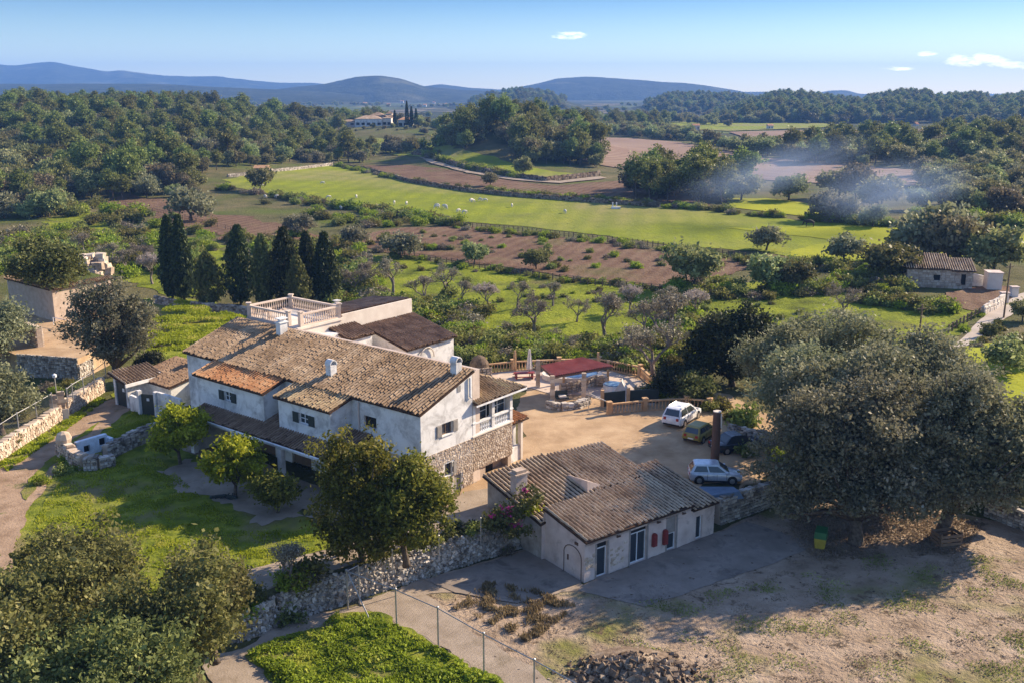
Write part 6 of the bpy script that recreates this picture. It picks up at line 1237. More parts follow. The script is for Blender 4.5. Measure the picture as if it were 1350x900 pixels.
# cypresses and pines behind the house
def cyp_mesh(seed, H_, R_, dens=1.0, ragged=.12, mt='cypress', name='cypress'):
    rng = np.random.default_rng(seed); n = int(230 * H_ * dens); h = rng.random(n) ** .85 * H_; prof = R_ * np.minimum(1, 2.4 * h / H_ + .35) * np.clip(1 - (h / H_) ** 1.9, 0, 1) ** .9 + .12
    a = rng.random(n) * 6.283; q = prof * (1 - .35 * rng.random(n) ** 2 + ragged * rng.normal(size=n)); K = np.stack([np.cos(a) * q, np.sin(a) * q, .5 + h], 1)
    idx = np.repeat(np.arange(n), 4); C = K[idx] + rng.normal(size=(n * 4, 3)) * .14; V, F = leaf_arrays(C, .22 * (.6 + .8 * rng.random(n * 4)), rng, 2.0, 1.6)
    return np_mesh('crown', V, F, (rng.random(n)[idx] * .5 + .5 * rng.random(n * 4)), [LF[mt]])
CG = 'row of cypresses and pines behind the farmhouse'
for i, (px, py, H_, R_, dn, rg_, lb) in enumerate(((228, 394, 11.6, 1.5, 1, .16, 'tall slim cypress at the left end of the row, left of the close pair'), (243, 396, 11.8, 1.4, 1, .16, 'tall slim cypress at the left end of the row, right of the close pair'), (431, 402, 9.8, 1.9, 1, .14, 'dense blunt cypress at the right end of the row'), (407, 398, 9.6, 1.4, .9, .18, 'slim cypress just left of the dense one at the right end'),
        (318, 402, 10.8, 1.8, .8, .35, 'ragged dark conifer with spreading tips, tallest of the middle ones'), (349, 404, 9.6, 1.4, .8, .3, 'ragged dark conifer, second from the left of the middle ones'), (378, 404, 10.6, 1.9, .8, .34, 'ragged dark conifer behind the roof terrace corner post'), (276, 402, 7.0, 2.2, .9, .35, 'lower bushy conifer next to the close pair of cypresses'), (394, 410, 7.0, 1.4, .8, .3, 'bushy conifer behind the roof terrace'))):
    t = thing('cypress' if rg_ < .2 else 'conifer', lb, 'cypress' if rg_ < .2 else 'conifer', on(px, py), 0, CG); link('crown', cyp_mesh(200 + i, H_, R_, dn, rg_, 'cypress' if i not in (5, 7, 8) else 'oak'), t); m = MB(); m.tube([(0, 0, -.2), (0, 0, H_ * .8)], [.22, .05], 6); m.build('trunk', MT['bark'], t)
# bare almond trees: twigs grown by forking
def bare_arrays(seed, H_=3.6, spread=1.0, depth=6, buds=1.0):
    r = random.Random(seed); mb = MB(); tips = []
    def grow(p, d, L, ra, k):
        q = p + d * L; mid = p.lerp(q, .5) + Vector((r.uniform(-1, 1), r.uniform(-1, 1), r.uniform(-1, 1))) * L * .09
        mb.tube([p, mid, q], [ra, ra * .8, ra * .62], 5 if k < 2 else 3, cap=False)
        if k >= 3: tips.extend([mid, q])
        if k == depth: return
        for i in range(3 if k in (0, 2, 3) else 2):
            e = (d + Vector((r.uniform(-1, 1), r.uniform(-1, 1), r.uniform(-.35, .75))) * (.85 * spread)).normalized(); grow(q, e, L * r.uniform(.66, .86), ra * .6, k + 1)
    grow(Vector((0, 0, -.1)), Vector((r.uniform(-.15, .15), r.uniform(-.15, .15), 1)).normalized(), H_ * .26, H_ * .045, 0)
    return mb, tips
def bare_mesh(seed, H_, budm, nb, spread=1.0, depth=6):
    mb, tips = bare_arrays(seed, H_, spread, depth); rng = np.random.default_rng(seed); T_ = np.array([tuple(p) for p in tips]); C = T_[rng.integers(0, len(T_), nb)] + rng.normal(size=(nb, 3)) * .10
    V, F = leaf_arrays(C, .07 * (.6 + .8 * rng.random(nb)), rng, 1.6); tm = mb.mesh('trunk', MT['twig']); cm = np_mesh('crown', V, F, rng.random(nb), [LF[budm]]); return tm, cm
BARE = [bare_mesh(300 + i, 4.2, 'bud', 2600, .95 + .1 * i) for i in range(3)] + [bare_mesh(310, 4.2, 'blossom', 5200, .95)]
def bare(px, py, s, v, lb, grp='bare almond trees in the orchard meadow', cat='almond tree', rz=0):
    t = thing('almond_tree', lb, cat, on(px, py), rz, grp); t.scale = (s, s, s * .9); link('trunk', BARE[v][0], t); link('crown', BARE[v][1], t); return t
rA = random.Random(17)
for px, py, s, v, lb in ((644, 411, 1.0, 3, 'pinkish grey round topped almond in the orchard, third from the left of its front row'), (683, 408, 1.05, 0, 'bare almond just right of the pinkish one in the orchard'), (729, 404, 1.0, 1, 'dark bare almond with a bold trunk in the middle of the orchard'), (787, 400, .55, 2, 'tiny bare sapling right of the middle almond'),
        (831, 413, 1.0, 3, 'pale round topped almond right of the orchard middle'), (705, 440, 1.35, 2, 'wide bare almond low in the orchard above the parasols'), (797, 452, 1.6, 0, 'large bare almond above the pergola roof'), (884, 408, .95, 1, 'grey bare almond beside the thin path right of the orchard'), (882, 470, 2.0, 1, 'big pale bare tree left of the carob'), (862, 500, 1.6, 2, 'bare tree between balustrade and carob'),
        (589, 392, 1.35, 2, 'bare almond behind the long rear wall'), (518, 390, 1.45, 0, 'tall bare tree behind the terrace roof'), (485, 384, 1.3, 1, 'bare tree right of the dense cypress'), (468, 392, 1.2, 2, 'bare tree touching the dense cypress'), (201, 375, 1.25, 3, 'pale blossoming almond left of the cypress pair'), (144, 356, 1.2, 0, 'bare almond in the left meadow beyond the barn'), (167, 362, 1.2, 1, 'second bare almond in the left meadow, nearer the blossoming one'),
        (188, 352, 1.1, 2, 'bare almond directly behind the blossoming almond'), (110, 340, 1.3, 1, 'bare tree left of the meadow almonds'), (1110, 418, 1.2, 2, 'bare tree standing in the meadow above the big olives'), (1103, 440, .9, 1, 'leaning bare sapling above the big olives'), (560, 402, 1.2, 1, 'twiggy bare tree at the corner of the long rear wall'), (610, 405, 1.0, 0, 'low bare almond left of the pinkish one'), (920, 425, 1.1, 3, 'pale bare tree at the left foot of the carob'), (760, 425, .9, 2, 'small bare almond in the grass above the pergola'), (850, 440, 1.1, 1, 'bare almond between pergola and carob')):
    bare(px, py, s * 1.12, v, lb, rz=rA.uniform(0, 6))
for px, py, lb in ((1173, 460, 'broken dark dead stump, left of two in the meadow'), (1204, 462, 'upright dark dead stump, right of two in the meadow')):
    t = thing('dead_stump', lb, 'dead tree', on(px, py), 0, 'dead stumps in the meadow'); m = MB(); m.tube([(0, 0, -.2), (.1, 0, 1.2), (.5, .1, 2.4)], [.35, .25, .12], 6); m.tube([(.1, 0, 1.2), (-.7, .1, 2.2)], [.2, .08], 5); m.tube([(.2, 0, 1.6), (1.1, -.2, 1.7)], [.12, .05], 5); m.build('stump', MT['bark'], t)

# single trees and bushes one can tell apart in the middle distance
rM = random.Random(23)
for kind, px, py, s, v, lb in (('olive', 528, 340, .95, 0, 'round grey green tree at the top left corner of the orchard meadow'), ('oak', 626, 349, .62, 1, 'low dark round tree on the orchard fence, left of two'), ('oak', 707, 356, .62, 2, 'dark round tree on the orchard fence, right of two'), ('olive', 467, 326, .8, 2, 'grey green tree beyond the right end of the cypress row'),
        ('olive', 1010, 331, .95, 1, 'lone round olive in the yellow green pasture, left of two'), ('olive', 1113, 348, .9, 3, 'lone olive in the yellow green pasture, right of two'), ('oak', 915, 384, 1.1, 0, 'rounded dark green tree at the right end of the brown plot'), ('oak', 1012, 383, .9, 1, 'dark bush like tree between brown plot and stone farmhouse'), ('oak', 1040, 384, .8, 2, 'second dark bush like tree between brown plot and stone farmhouse'),
        ('olive', 1222, 345, 1.9, 1, 'big pale grey tree rising in the smoke behind the stone farmhouse'), ('olive', 1250, 345, 1.6, 3, 'right half of the pale trees in the smoke behind the stone farmhouse'), ('oak', 1246, 352, 1.25, 3, 'dark tree directly behind the stone farmhouse roof'), ('oak', 1275, 352, 1.2, 0, 'dark tree behind the whitewashed yard wall'), ('oak', 1310, 362, 1.3, 1, 'dark tree behind the cream shed'), ('oak', 1175, 372, 1.1, 2, 'bushy tree left of the stone farmhouse wall'),
        ('oak', 343, 252, .95, 0, 'dark round tree alone at the left end of the sheep pasture'), ('olive', 253, 292, 1.4, 1, 'wide grey tree at the foot of the left woods'), ('oak', 646, 246, .6, 3, 'small dark tree alone on the ploughed strip'), ('oak', 690, 232, .9, 1, 'dark tree at the right foot of the knoll by the path'), ('olive', 395, 312, .9, 2, 'grey bushy tree in the scrub above the cypresses'),
        ('oak', 1040, 265, 1.25, 2, 'tree with smoke drifting round it at the left end of the mustard field'), ('oak', 1106, 262, 1.4, 1, 'left dark tree in the drifting smoke'), ('oak', 1128, 266, 1.4, 3, 'middle dark tree in the drifting smoke'), ('oak', 1160, 280, 1.4, 0, 'right dark tree in the drifting smoke'), ('olive', 1092, 292, 1.2, 0, 'blue grey bush in the smoke at the edge of the mustard field'), ('olive', 1112, 293, 1.0, 2, 'second blue grey bush in the smoke at the edge of the mustard field'), ('olive', 1150, 300, .9, 1, 'low bush in the smoke beside the pasture'), ('oak', 1345, 480, .5, 2, 'dark bush in the bright right hand meadow'), ('oak', 1322, 492, .55, 1, 'larger dark bush at the edge of the bright right hand meadow'),
        ('oak', 1348, 424, .45, 0, 'dark shrub on the right of the lane bend'), ('oak', 1306, 446, .3, 2, 'round shrub on the lane verge below the pole')):
    put(kind, on(px, py), s, rM, lb, 'tree', None, v)
# woods: the three hundred trees that show largest are objects, the rest join far woodlands
def inside(x, y, poly):
    c = False; n = len(poly)
    for i in range(n):
        (x0, y0), (x1, y1) = poly[i], poly[(i + 1) % n]
        if (y0 > y) != (y1 > y) and x < (x1 - x0) * (y - y0) / (y1 - y0) + x0: c = not c
    return c
def flat(px, py, z=-2):
    p = P(px, py, z); return p.x, p.y
WOODS = [  # outline (x, y in metres), spacing, kinds, scale, noun
    ([(-330, 150), (-110, 150), flat(-160, 330), flat(-60, 292), flat(60, 288), flat(140, 268), flat(200, 262), flat(262, 268), flat(262, 246), flat(300, 234), flat(395, 222), flat(440, 216), (-62, 430), (-66, 520), (-70, 600), (-120, 640), (-620, 640), (-450, 300)], 6.6, ('oak', 'oak', 'olive', 'pine'), .9, 'left woods'),
    ([(-22, 400), flat(640, 212), flat(668, 218), flat(700, 226), flat(790, 228), flat(788, 220), (40, 440), (38, 520), (-10, 560), (-34, 500)], 6.2, ('oak', 'pine', 'oak'), 1.1, 'wooded knoll'),
    ([flat(830, 262), flat(880, 268), flat(945, 272), flat(990, 262), flat(985, 250), flat(900, 246), flat(845, 246)], 6.0, ('oak', 'pine', 'oak'), 1.02, 'clump between pasture and ploughed field'),
    ([flat(1200, 288), flat(1290, 292), flat(1420, 288), flat(1800, 290), flat(1800, 226), flat(1420, 226), flat(1215, 228), flat(1212, 250), flat(1250, 268), flat(1190, 280)], 7.0, ('oak', 'oak', 'olive'), .88, 'right hand wood'),
    ([(120, 430), flat(1060, 217), flat(1200, 224), flat(1420, 226), (330, 420), (330, 560), (150, 540)], 7.5, ('pine', 'oak', 'oak'), 1.0, 'pine wood on the right rise'),
    ([flat(960, 204), flat(1060, 213), flat(1080, 205), flat(960, 196), flat(850, 182), flat(760, 178), flat(755, 172), flat(900, 176)], 8.5, ('oak', 'oak'), 1.0, 'hedge belt beyond the ploughed field'),
    ([flat(480, 200), flat(545, 206), flat(548, 196), flat(500, 190), flat(440, 190), flat(440, 210)], 7.0, ('oak', 'olive'), .95, 'grove below the country house'),
    ([(-130, 600), (-60, 600), (-10, 610), (10, 660), (-20, 720), (-130, 700)], 10, ('oak', 'olive'), .9, 'trees round the country house'),
    ([flat(620, 170), flat(750, 176), flat(860, 178), flat(880, 166), flat(760, 164), flat(640, 160)], 12, ('oak', 'pine'), 1.1, 'trees of the far valley'),
    ([flat(960, 168), flat(960, 160), flat(760, 158), flat(640, 156), flat(640, 160), flat(880, 165)], 20, ('oak',), 1.3, 'trees of the far valley'),
    ([(-400, 640), (-70, 640), (-120, 1000), (-700, 1100)], 12, ('oak', 'pine'), 1.15, 'left woods'),
]
rW = random.Random(99); cand = []
for wi, (poly, sp_, kinds, sc_, noun) in enumerate(WOODS):
    xs = [p[0] for p in poly]; ys = [p[1] for p in poly]; x = min(xs)
    while x < max(xs):
        y = min(ys)
        while y < max(ys):
            qx, qy = x + rW.uniform(-.45, .45) * sp_, y + rW.uniform(-.45, .45) * sp_
            if inside(qx, qy, poly) and abs(qx) < qy * 1.15 + 60 and mnoise.noise(Vector((qx * .03, qy * .03, wi))) > -.30:
                if 'knoll' in noun and False: pass
                pxx = 675 + FPX * qx / (qy * cth + 6)
                if not (450 < pxx < 552 and 505 < qy < 668): cand.append((qy, qx, rW.choice(kinds), sc_ * rW.uniform(.6, 1.38), noun, wi))
            y += sp_ * .9
        x += sp_
cand.sort(key=lambda c: c[0] / c[3] + (5000 if abs(c[1]) > c[0] * .56 else 0)); NIND = 262; rest = {}
CAT = dict(oak='tree', pine='pine tree', olive='olive tree'); ADJ = dict(oak='dark rounded broadleaf tree', pine='tall layered pine tree', olive='grey green rounded olive tree')
for k, (y, x, kind, s, noun, wi) in enumerate(cand):
    p = Vector((x, y, float(hgt(x, y)) - .25))
    if k < NIND: put(kind, p, s, rW, '%s standing in the %s' % (ADJ[kind], noun), CAT[kind], '%ss of the %s' % (CAT[kind], noun))
    else: rest.setdefault(noun, []).append((p, s, rW.random() * 6.28, ('oak', 'pine', 'olive').index(kind)))
for k, px in enumerate((470, 480, 492, 499, 507, 518, 524, 536, 548, 555, 460, 452)):
    p = PY(px, 175, 612 + 6 * (k % 3)); p.z = float(hgt(p.x, p.y)) - .4; put('oak' if k % 3 else 'olive', p, .28 + .08 * (k % 3), rW, 'small tree standing close below the country house', 'tree', 'trees close below the country house')
for k, (px, h_) in enumerate(((537, 15), (543, 12), (549, 11), (521, 9))):
    p = PY(px, 175, 634); p.z = float(hgt(p.x, p.y)); t = thing('cypress', 'thin dark cypress beside the annex of the country house', 'cypress', p, 0, 'cypresses of the country house'); link('crown', cyp_mesh(260 + k, h_, 1.2, .5, .1), t)
SRC = []                                        # real, visible trees used as the models of the far woodland
for kind in ('oak', 'pine', 'olive'):
    src = [o for o in bpy.data.objects if o.type == 'MESH' and o.data in PR[kind] and o.parent is None][:1] or [put(kind, Vector((-60, 300, 0)), 1, rW, '', '', '')]
    SRC.append(src[0])
def gn_scatter(name, label, pts, models, smul=1.0, cat=None):
    me = bpy.data.meshes.new(name); me.from_pydata([tuple(p[0]) for p in pts], [], [])
    for an, i in (('sc', 1), ('rz', 2)): a = me.attributes.new(an, 'FLOAT', 'POINT'); a.data.foreach_set('value', [float(p[i]) for p in pts])
    a = me.attributes.new('ix', 'INT', 'POINT'); a.data.foreach_set('value', [int(p[3]) for p in pts])
    o = link(name, me); ng = bpy.data.node_groups.new(name, 'GeometryNodeTree'); ng.interface.new_socket('Geometry', in_out='INPUT', socket_type='NodeSocketGeometry'); ng.interface.new_socket('Geometry', in_out='OUTPUT', socket_type='NodeSocketGeometry')
    N = ng.nodes; Lk = ng.links.new; gi = N.new('NodeGroupInput'); go = N.new('NodeGroupOutput'); cur = []
    for k, mo in enumerate(models):
        sel = N.new('FunctionNodeCompare'); sel.data_type = 'INT'; sel.operation = 'EQUAL'; at = N.new('GeometryNodeInputNamedAttribute'); at.data_type = 'INT'; at.inputs[0].default_value = 'ix'
        Lk(at.outputs[0], sel.inputs[2]); sel.inputs[3].default_value = k
        oi = N.new('GeometryNodeObjectInfo'); oi.inputs[0].default_value = mo; oi.inputs['As Instance'].default_value = True; oi.transform_space = 'ORIGINAL'
        ip = N.new('GeometryNodeInstanceOnPoints'); Lk(gi.outputs[0], ip.inputs['Points']); Lk(sel.outputs[0], ip.inputs['Selection']); Lk(oi.outputs['Geometry'], ip.inputs['Instance'])
        a1 = N.new('GeometryNodeInputNamedAttribute'); a1.data_type = 'FLOAT'; a1.inputs[0].default_value = 'sc'; a2 = N.new('GeometryNodeInputNamedAttribute'); a2.data_type = 'FLOAT'; a2.inputs[0].default_value = 'rz'
        cx = N.new('ShaderNodeCombineXYZ'); Lk(a2.outputs[0], cx.inputs[2]); Lk(cx.outputs[0], ip.inputs['Rotation']); Lk(a1.outputs[0], ip.inputs['Scale']); cur.append(ip.outputs[0])
    j = N.new('GeometryNodeJoinGeometry')
    for c in cur: Lk(c, j.inputs[0])
    Lk(j.outputs[0], go.inputs[0]); md = o.modifiers.new('scatter', 'NODES'); md.node_group = ng
    return tag(o, label, cat, None, 'stuff')
for noun, pts in rest.items(): gn_scatter('far_woodland', 'mass of distant trees of the %s' % noun, pts, SRC)
# scrub and bushes
rB = random.Random(31); bpts = []; BUSHI = [put('bush', on(545 + 12 * i, 330), .8, rB, '%s low round bush in the row at the top left of the orchard meadow' % ('leftmost', 'second', 'middle', 'fourth', 'rightmost')[i], 'bush', 'low bushes on the orchard fence', i) for i in range(5)]
def strew(pix, n, s0, s1, w_=0.0):
    W = [on(*p) for p in pix]
    for k in range(n):
        i = rB.randrange(len(W) - 1); p = W[i].lerp(W[i + 1], rB.random()); x, y = p.x + rB.gauss(0, w_), p.y + rB.gauss(0, w_)
        bpts.append((Vector((x, y, float(hgt(x, y)) - .1)), rB.uniform(s0, s1), rB.random() * 6.28, rB.choice((0, 0, 1, 2, 3, 4))))
strew([(295, 250), (380, 263), (480, 279), (560, 290), (600, 299)], 110, .7, 1.5, 1.2); strew([(400, 270), (430, 290), (500, 292), (470, 300)], 50, .6, 1.5, 5)
strew([(600, 301), (700, 311), (800, 322), (900, 334), (990, 346)], 90, .3, .9, 1.0); strew([(440, 219), (540, 240), (680, 258), (815, 269), (960, 280)], 120, .6, 1.3, .8)
strew([(545, 204), (600, 218), (700, 238)], 60, .8, 1.6, 1.2); strew([(520, 338), (700, 365), (890, 386)], 60, .25, .7, .9)
strew([(150, 300), (250, 330), (380, 320), (450, 330)], 90, .5, 1.4, 7); strew([(0, 330), (60, 320), (120, 330), (180, 345)], 170, .8, 1.7, 6); strew([(-60, 340), (-200, 350), (-400, 380), (-300, 450), (-150, 420)], 260, .8, 1.8, 9); strew([(-80, 560), (-250, 600), (-300, 700)], 60, .5, 1.2, 5); strew([(0, 360), (100, 345), (200, 355)], 60, .7, 1.5, 4)
strew([(450, 350), (460, 380), (480, 400), (560, 415), (620, 425)], 110, .7, 1.5, 3.0); strew([(600, 440), (640, 455), (700, 462), (800, 470), (880, 480)], 130, .5, 1.2, 2.4); strew([(640, 440), (760, 452), (860, 455)], 55, .4, .9, 2.5)
strew([(880, 385), (960, 390), (1060, 384), (1130, 378), (1180, 385)], 85, .6, 1.4, 2.4); strew([(1000, 350), (1100, 355), (1180, 360)], 30, .6, 1.3, 2.5); strew([(1130, 400), (1200, 408), (1250, 412)], 40, .5, 1.2, 1.0)
strew([(960, 283), (1080, 292), (1190, 300)], 60, .5, 1.3, .8); strew([(1270, 462), (1298, 442), (1325, 428)], 18, .25, .5, .4); strew([(1228, 462), (1268, 430), (1292, 414)], 22, .25, .5, .4)
strew([(480, 320), (600, 315), (750, 340), (880, 360)], 60, .3, .8, 6); strew([(520, 350), (700, 385), (880, 400), (1000, 400)], 60, .25, .6, 5); strew([(1240, 290), (1320, 300), (1380, 300)], 40, 1.2, 2.2, 3)
strew([(0, 500), (60, 520), (120, 505)], 14, .3, .7, 1.2); strew([(55, 640), (100, 610)], 6, .3, .5, .6); strew([(560, 728), (620, 712), (660, 700)], 14, .35, .6, .5); strew([(870, 520), (900, 524), (940, 536), (990, 560)], 26, .6, 1.1, .8)
strew([(322, 812), (335, 800)], 4, .4, .7, .3); strew([(375, 778), (400, 772)], 5, .6, 1.0, .4); strew([(1000, 600), (1060, 620), (1090, 632)], 20, .5, 1.0, .7); strew([(620, 470), (650, 478), (720, 476), (800, 478), (850, 485)], 60, .6, 1.0, 1.0)
strew([(0, 262), (80, 275), (200, 300)], 60, 1.0, 2.2, 5); strew([(640, 168), (700, 172)], 20, 2, 4, 20); strew([(880, 400), (900, 440), (890, 480)], 40, .7, 1.3, 2)
gn_scatter('scrub', 'wild scrub and hedge bushes between the fields', bpts, BUSHI)
# agaves and cycads by the drive, bougainvillea
def agave(lb, p, r, n, seed, mtn='oak'):
    rr_ = random.Random(seed); t = thing('spiky_plant', lb, 'agave', p, 0, 'spiky plants along the drive'); m = MB()
    for i in range(n):
        a = rr_.uniform(0, 6.283); e = rr_.uniform(.25, 1.3); d = Vector((math.cos(a) * math.cos(e), math.sin(a) * math.cos(e), math.sin(e))); s = Vector((-math.sin(a), math.cos(a), 0)) * r * .05; mid = d * r * .55; tip = d * r - UZ * r * .22
        m.add([(0, 0, .1) - s if False else Vector((0, 0, .1)) - s, mid - s * 1.5, tip, mid + s * 1.5, Vector((0, 0, .1)) + s], [(0, 1, 3, 4), (1, 2, 3)])
    m.build('leaves', LF[mtn], t); return t
for i, (px, py, r, lb) in enumerate(((566, 716, 1.0, 'spiky plant nearest the dark pair of trees, left of the drive bed'), (601, 702, 1.15, 'widest dark spiky plant in the drive bed'), (622, 697, .9, 'spiky plant at the right of the drive bed'), (330, 790, .8, 'pale spiky plant at the left foot of the rubble wall'))): agave(lb, P(px, py), r, 70, i, 'carob' if i < 3 else 'olive')
BP = P(668, 706); t = thing('bougainvillea', 'magenta flowering bougainvillea climbing the outbuilding chimney corner', 'bougainvillea', BP, 0)
lo = [((.3, .2, 1.6), (1.0, .8, .9)), ((1.2, .6, 2.4), (.9, .7, .7)), ((-.6, 0, 1.0), (.8, .7, .8)), ((.6, 0, .6), (1.0, .7, .6))]
V_, F_, rv, K_ = crown_arrays(400, lo, 80, 22, .3, .13, 1.6); link('foliage', np_mesh('foliage', V_, F_, rv, [LF['oak']]), t)
V_, F_, rv, K2 = crown_arrays(401, [((.1, -.1, 1.6), (.6, .5, .6)), ((.5, .1, .8), (.35, .3, .4)), ((1.3, .5, 2.9), (.3, .25, .2)), ((-.9, 0, 1.4), (.3, .3, .2))], 24, 18, .17, .11, 1.3); link('flowers', np_mesh('flowers', V_, F_, rv, [LF['magenta']]), t)
limb_mb(random.Random(4), (0, 0, -.2), K_, .07, 9).build('stem', MT['twig'], t)
V_, F_, rv, K_ = crown_arrays(402, [((0, 0, .3), (1.0, .5, .35))], 26, 22, .25, .14, 1.6); t = thing('yellow_creeper', 'yellow green creeper spilling over the outbuilding roof edge', 'creeper', SM @ Vector((-.2, 5.2, 2.9)), 0); link('foliage', np_mesh('foliage', V_, F_, rv, [LF['citrus']]), t)
bare(383, 785, 1.0, 1, 'thin bare tree beside the drive left of the wire fence gate', None, 'bare tree')
# grass and weeds as real blades and leaves
def turf(name, label, poly_px, n, z, size, mt, seed, elong=2.6, up=1.6, hgt_=.12, clump=.6, lo_=-.1):
    rng = np.random.default_rng(seed); poly = [tuple(P(*p, z))[:2] for p in poly_px]; xs = [p[0] for p in poly]; ys = [p[1] for p in poly]; out = []
    while len(out) < n:
        x = rng.uniform(min(xs), max(xs)); y = rng.uniform(min(ys), max(ys))
        if inside(x, y, poly) and mnoise.noise(Vector((x * clump, y * clump, seed))) > lo_ + .25 * rng.normal() * .5: out.append((x, y, z + .05))
    C = np.array(out); h = rng.random(n) * hgt_; C[:, 2] += h; V, F = leaf_arrays(C, size * (.5 + rng.random(n)), rng, elong, up)
    nz = np.array([mnoise.noise(Vector((x * .5, y * .5, 7))) for x, y, _ in out]); rv = (.45 + nz * .6 + rng.random(n) * .35).clip(0, .98)
    tag(link(name, np_mesh(name, V, F, rv, [LF[mt]])), label, None, None, 'stuff')
turf('weeds', 'dense leafy weeds inside the wire fence', [(326, 864), (362, 845), (422, 828), (444, 810), (498, 810), (532, 831), (602, 870), (660, 900), (700, 960), (420, 1000), (350, 885)], 46000, -1.6, .10, 'weed', 1, 1.5, .3, .18, 1.1, -.05)
turf('tall_weeds', 'taller leafy clumps among the weeds inside the wire fence', [(326, 864), (380, 846), (440, 832), (500, 820), (535, 836), (600, 872), (662, 904), (690, 990), (430, 1000), (360, 895)], 22000, -1.6, .12, 'weed', 9, 1.5, .3, .38, .7, .14)
turf('lawn_tufts', 'uneven tufts of grass on the lawn', [(60, 660), (90, 620), (205, 600), (270, 660), (330, 700), (420, 700), (450, 715), (330, 752), (240, 800), (60, 900), (30, 800), (35, 710)], 26000, 0, .06, 'tuft', 2, 3.0, 1.6, .05, .8, -.05)
turf('verge_grass', 'long grass on the verges by the gatehouse', [(182, 538), (215, 552), (205, 568), (140, 596), (112, 592), (150, 566)], 8000, 0, .08, 'tuft', 3, 3.0, 1.8, .1, .8, -.1)
turf('meadow_grass', 'tussocks of bright grass behind the farmhouse', [(195, 425), (235, 396), (325, 420), (262, 478), (238, 495), (195, 485)], 26000, -.3, .16, 'tuft', 4, 2.0, 1.4, .25, .35, 0)
turf('dry_weeds', 'tufts of dry grass beside the gravel path', [(590, 800), (640, 770), (700, 775), (760, 800), (700, 850), (640, 820)], 5000, -1.6, .07, 'dry', 5, 4.0, 2.2, .2, 1.1, .15)
turf('yard_weeds', 'thin green and brown weeds on the earthen yard', [(800, 800), (1000, 770), (1200, 720), (1350, 740), (1400, 920), (900, 960), (780, 850)], 9000, -1.6, .05, 'bush', 6, 2.6, 1.0, .06, .45, .2)
turf('yard_litter', 'dark twigs and leaf litter strewn over the earthen yard', [(720, 800), (960, 750), (1200, 720), (1350, 745), (1400, 930), (900, 960), (720, 860)], 11000, -1.62, .045, 'autumn', 12, 2.2, 0, .03, .8, .2)
turf('leaf_litter', 'brown leaf litter under the big olives', [(1000, 680), (1150, 660), (1300, 690), (1270, 730), (1080, 740)], 12000, -1.6, .09, 'autumn', 7, 1.5, 0, .03, .3, -.4)
turf('wall_foot_weeds', 'green weeds along the foot of the track wall', [(0, 612), (80, 560), (130, 525), (140, 528), (90, 566), (10, 622)], 5000, 0, .10, 'tuft', 8, 2.2, 1.2, .2, .8, -.05)
# ------------------------------------------------------------------ distant hills
def hills(name, label, dist, depth, prof, base_py, col=('scrubhill'), seed=0, rough=.05):
    """a ridge with real depth: profile of (px, py) skyline points at the given distance"""
    xs = np.array([PY(px, py, dist).x for px, py in prof]); zs = np.array([PY(px, py, dist).z for px, py in prof])
    nx_, ny_ = 260, 44; X_ = np.linspace(xs[0], xs[-1], nx_); Z0 = np.interp(X_, xs, zs); Vt = []
    k_ = np.ones(3) / 3; Z0 = np.convolve(np.pad(Z0, 1, 'edge'), k_, 'valid')
    amp = (Z0.max() + 4) * rough
    for j in range(ny_):
        v = j / (ny_ - 1); y = dist + (v - .5) * depth; f = math.sin(math.pi * v) ** .8
        for i in range(nx_):
            x = X_[i]; q = mnoise.fractal(Vector((x / depth * 5, y / depth * 5, seed)), 1.0, 2.1, 5)
            Vt.append((x * (y / dist), y, -4 + (Z0[i] + 4) * f * (1 + .16 * q * (1 - f * .8)) + q * amp))
    a = (np.arange(ny_ - 1)[:, None] * nx_ + np.arange(nx_ - 1)[None, :]).ravel(); F = np.stack([a, a + 1, a + nx_ + 1, a + nx_], 1)
    me = np_mesh(name, np.array(Vt), F, np.zeros(len(F)), [MT[col]]); me.polygons.foreach_set('use_smooth', [True] * len(F)); o = link(name, me); return tag(o, label, kind='structure')
MT['scrubhill'] = mat('wooded_hillside', [(0.3, (0.012, 0.018, 0.008)), (0.52, (0.032, 0.04, 0.018)), (0.7, (0.06, 0.065, 0.03))], 0.02, 10, 1.0, 1.0, .06, 6, spec=.1, mid=((0.10, 0.10, 0.05), .004, .60, .70))
hills('far_mountains', 'long blue mountain chain on the left horizon', 6000, 2000, ((-900, 96), (-300, 90), (-80, 92), (-20, 84), (15, 88), (70, 81), (110, 90), (140, 96), (165, 93), (210, 99), (260, 103), (290, 101), (340, 108), (420, 111), (520, 118), (640, 122), (760, 126)), 0, seed=1, rough=.05)
hills('far_ridge', 'low blue ridge behind the round hill', 5000, 1500, ((300, 124), (480, 122), (540, 116), (580, 111), (620, 117), (700, 121), (820, 122), (960, 122), (1030, 121), (1045, 124), (1075, 123), (1095, 120), (1115, 120), (1135, 125), (1200, 125), (1400, 126)), 0, seed=2, rough=.03)
hills('long_hill', 'long wooded hill right of the middle', 4600, 1500, ((600, 126), (660, 121), (700, 112), (735, 104), (770, 103), (810, 104), (860, 107), (900, 109), (930, 113), (975, 120), (1000, 125), (1060, 128)), 0, seed=3, rough=.04)
hills('round_hill', 'rounded dark hill left of the middle', 3600, 1200, ((240, 127), (330, 122), (380, 117), (430, 110), (470, 102), (500, 100), (530, 105), (560, 115), (600, 119), (650, 121), (700, 126)), 0, seed=4, rough=.04)
hills('near_hill', 'small dark wooded hill in front of the long one', 2200, 1300, ((590, 140), (625, 136), (655, 127), (685, 123), (715, 125), (745, 134), (775, 142), (800, 146)), 0, seed=5, rough=.05)
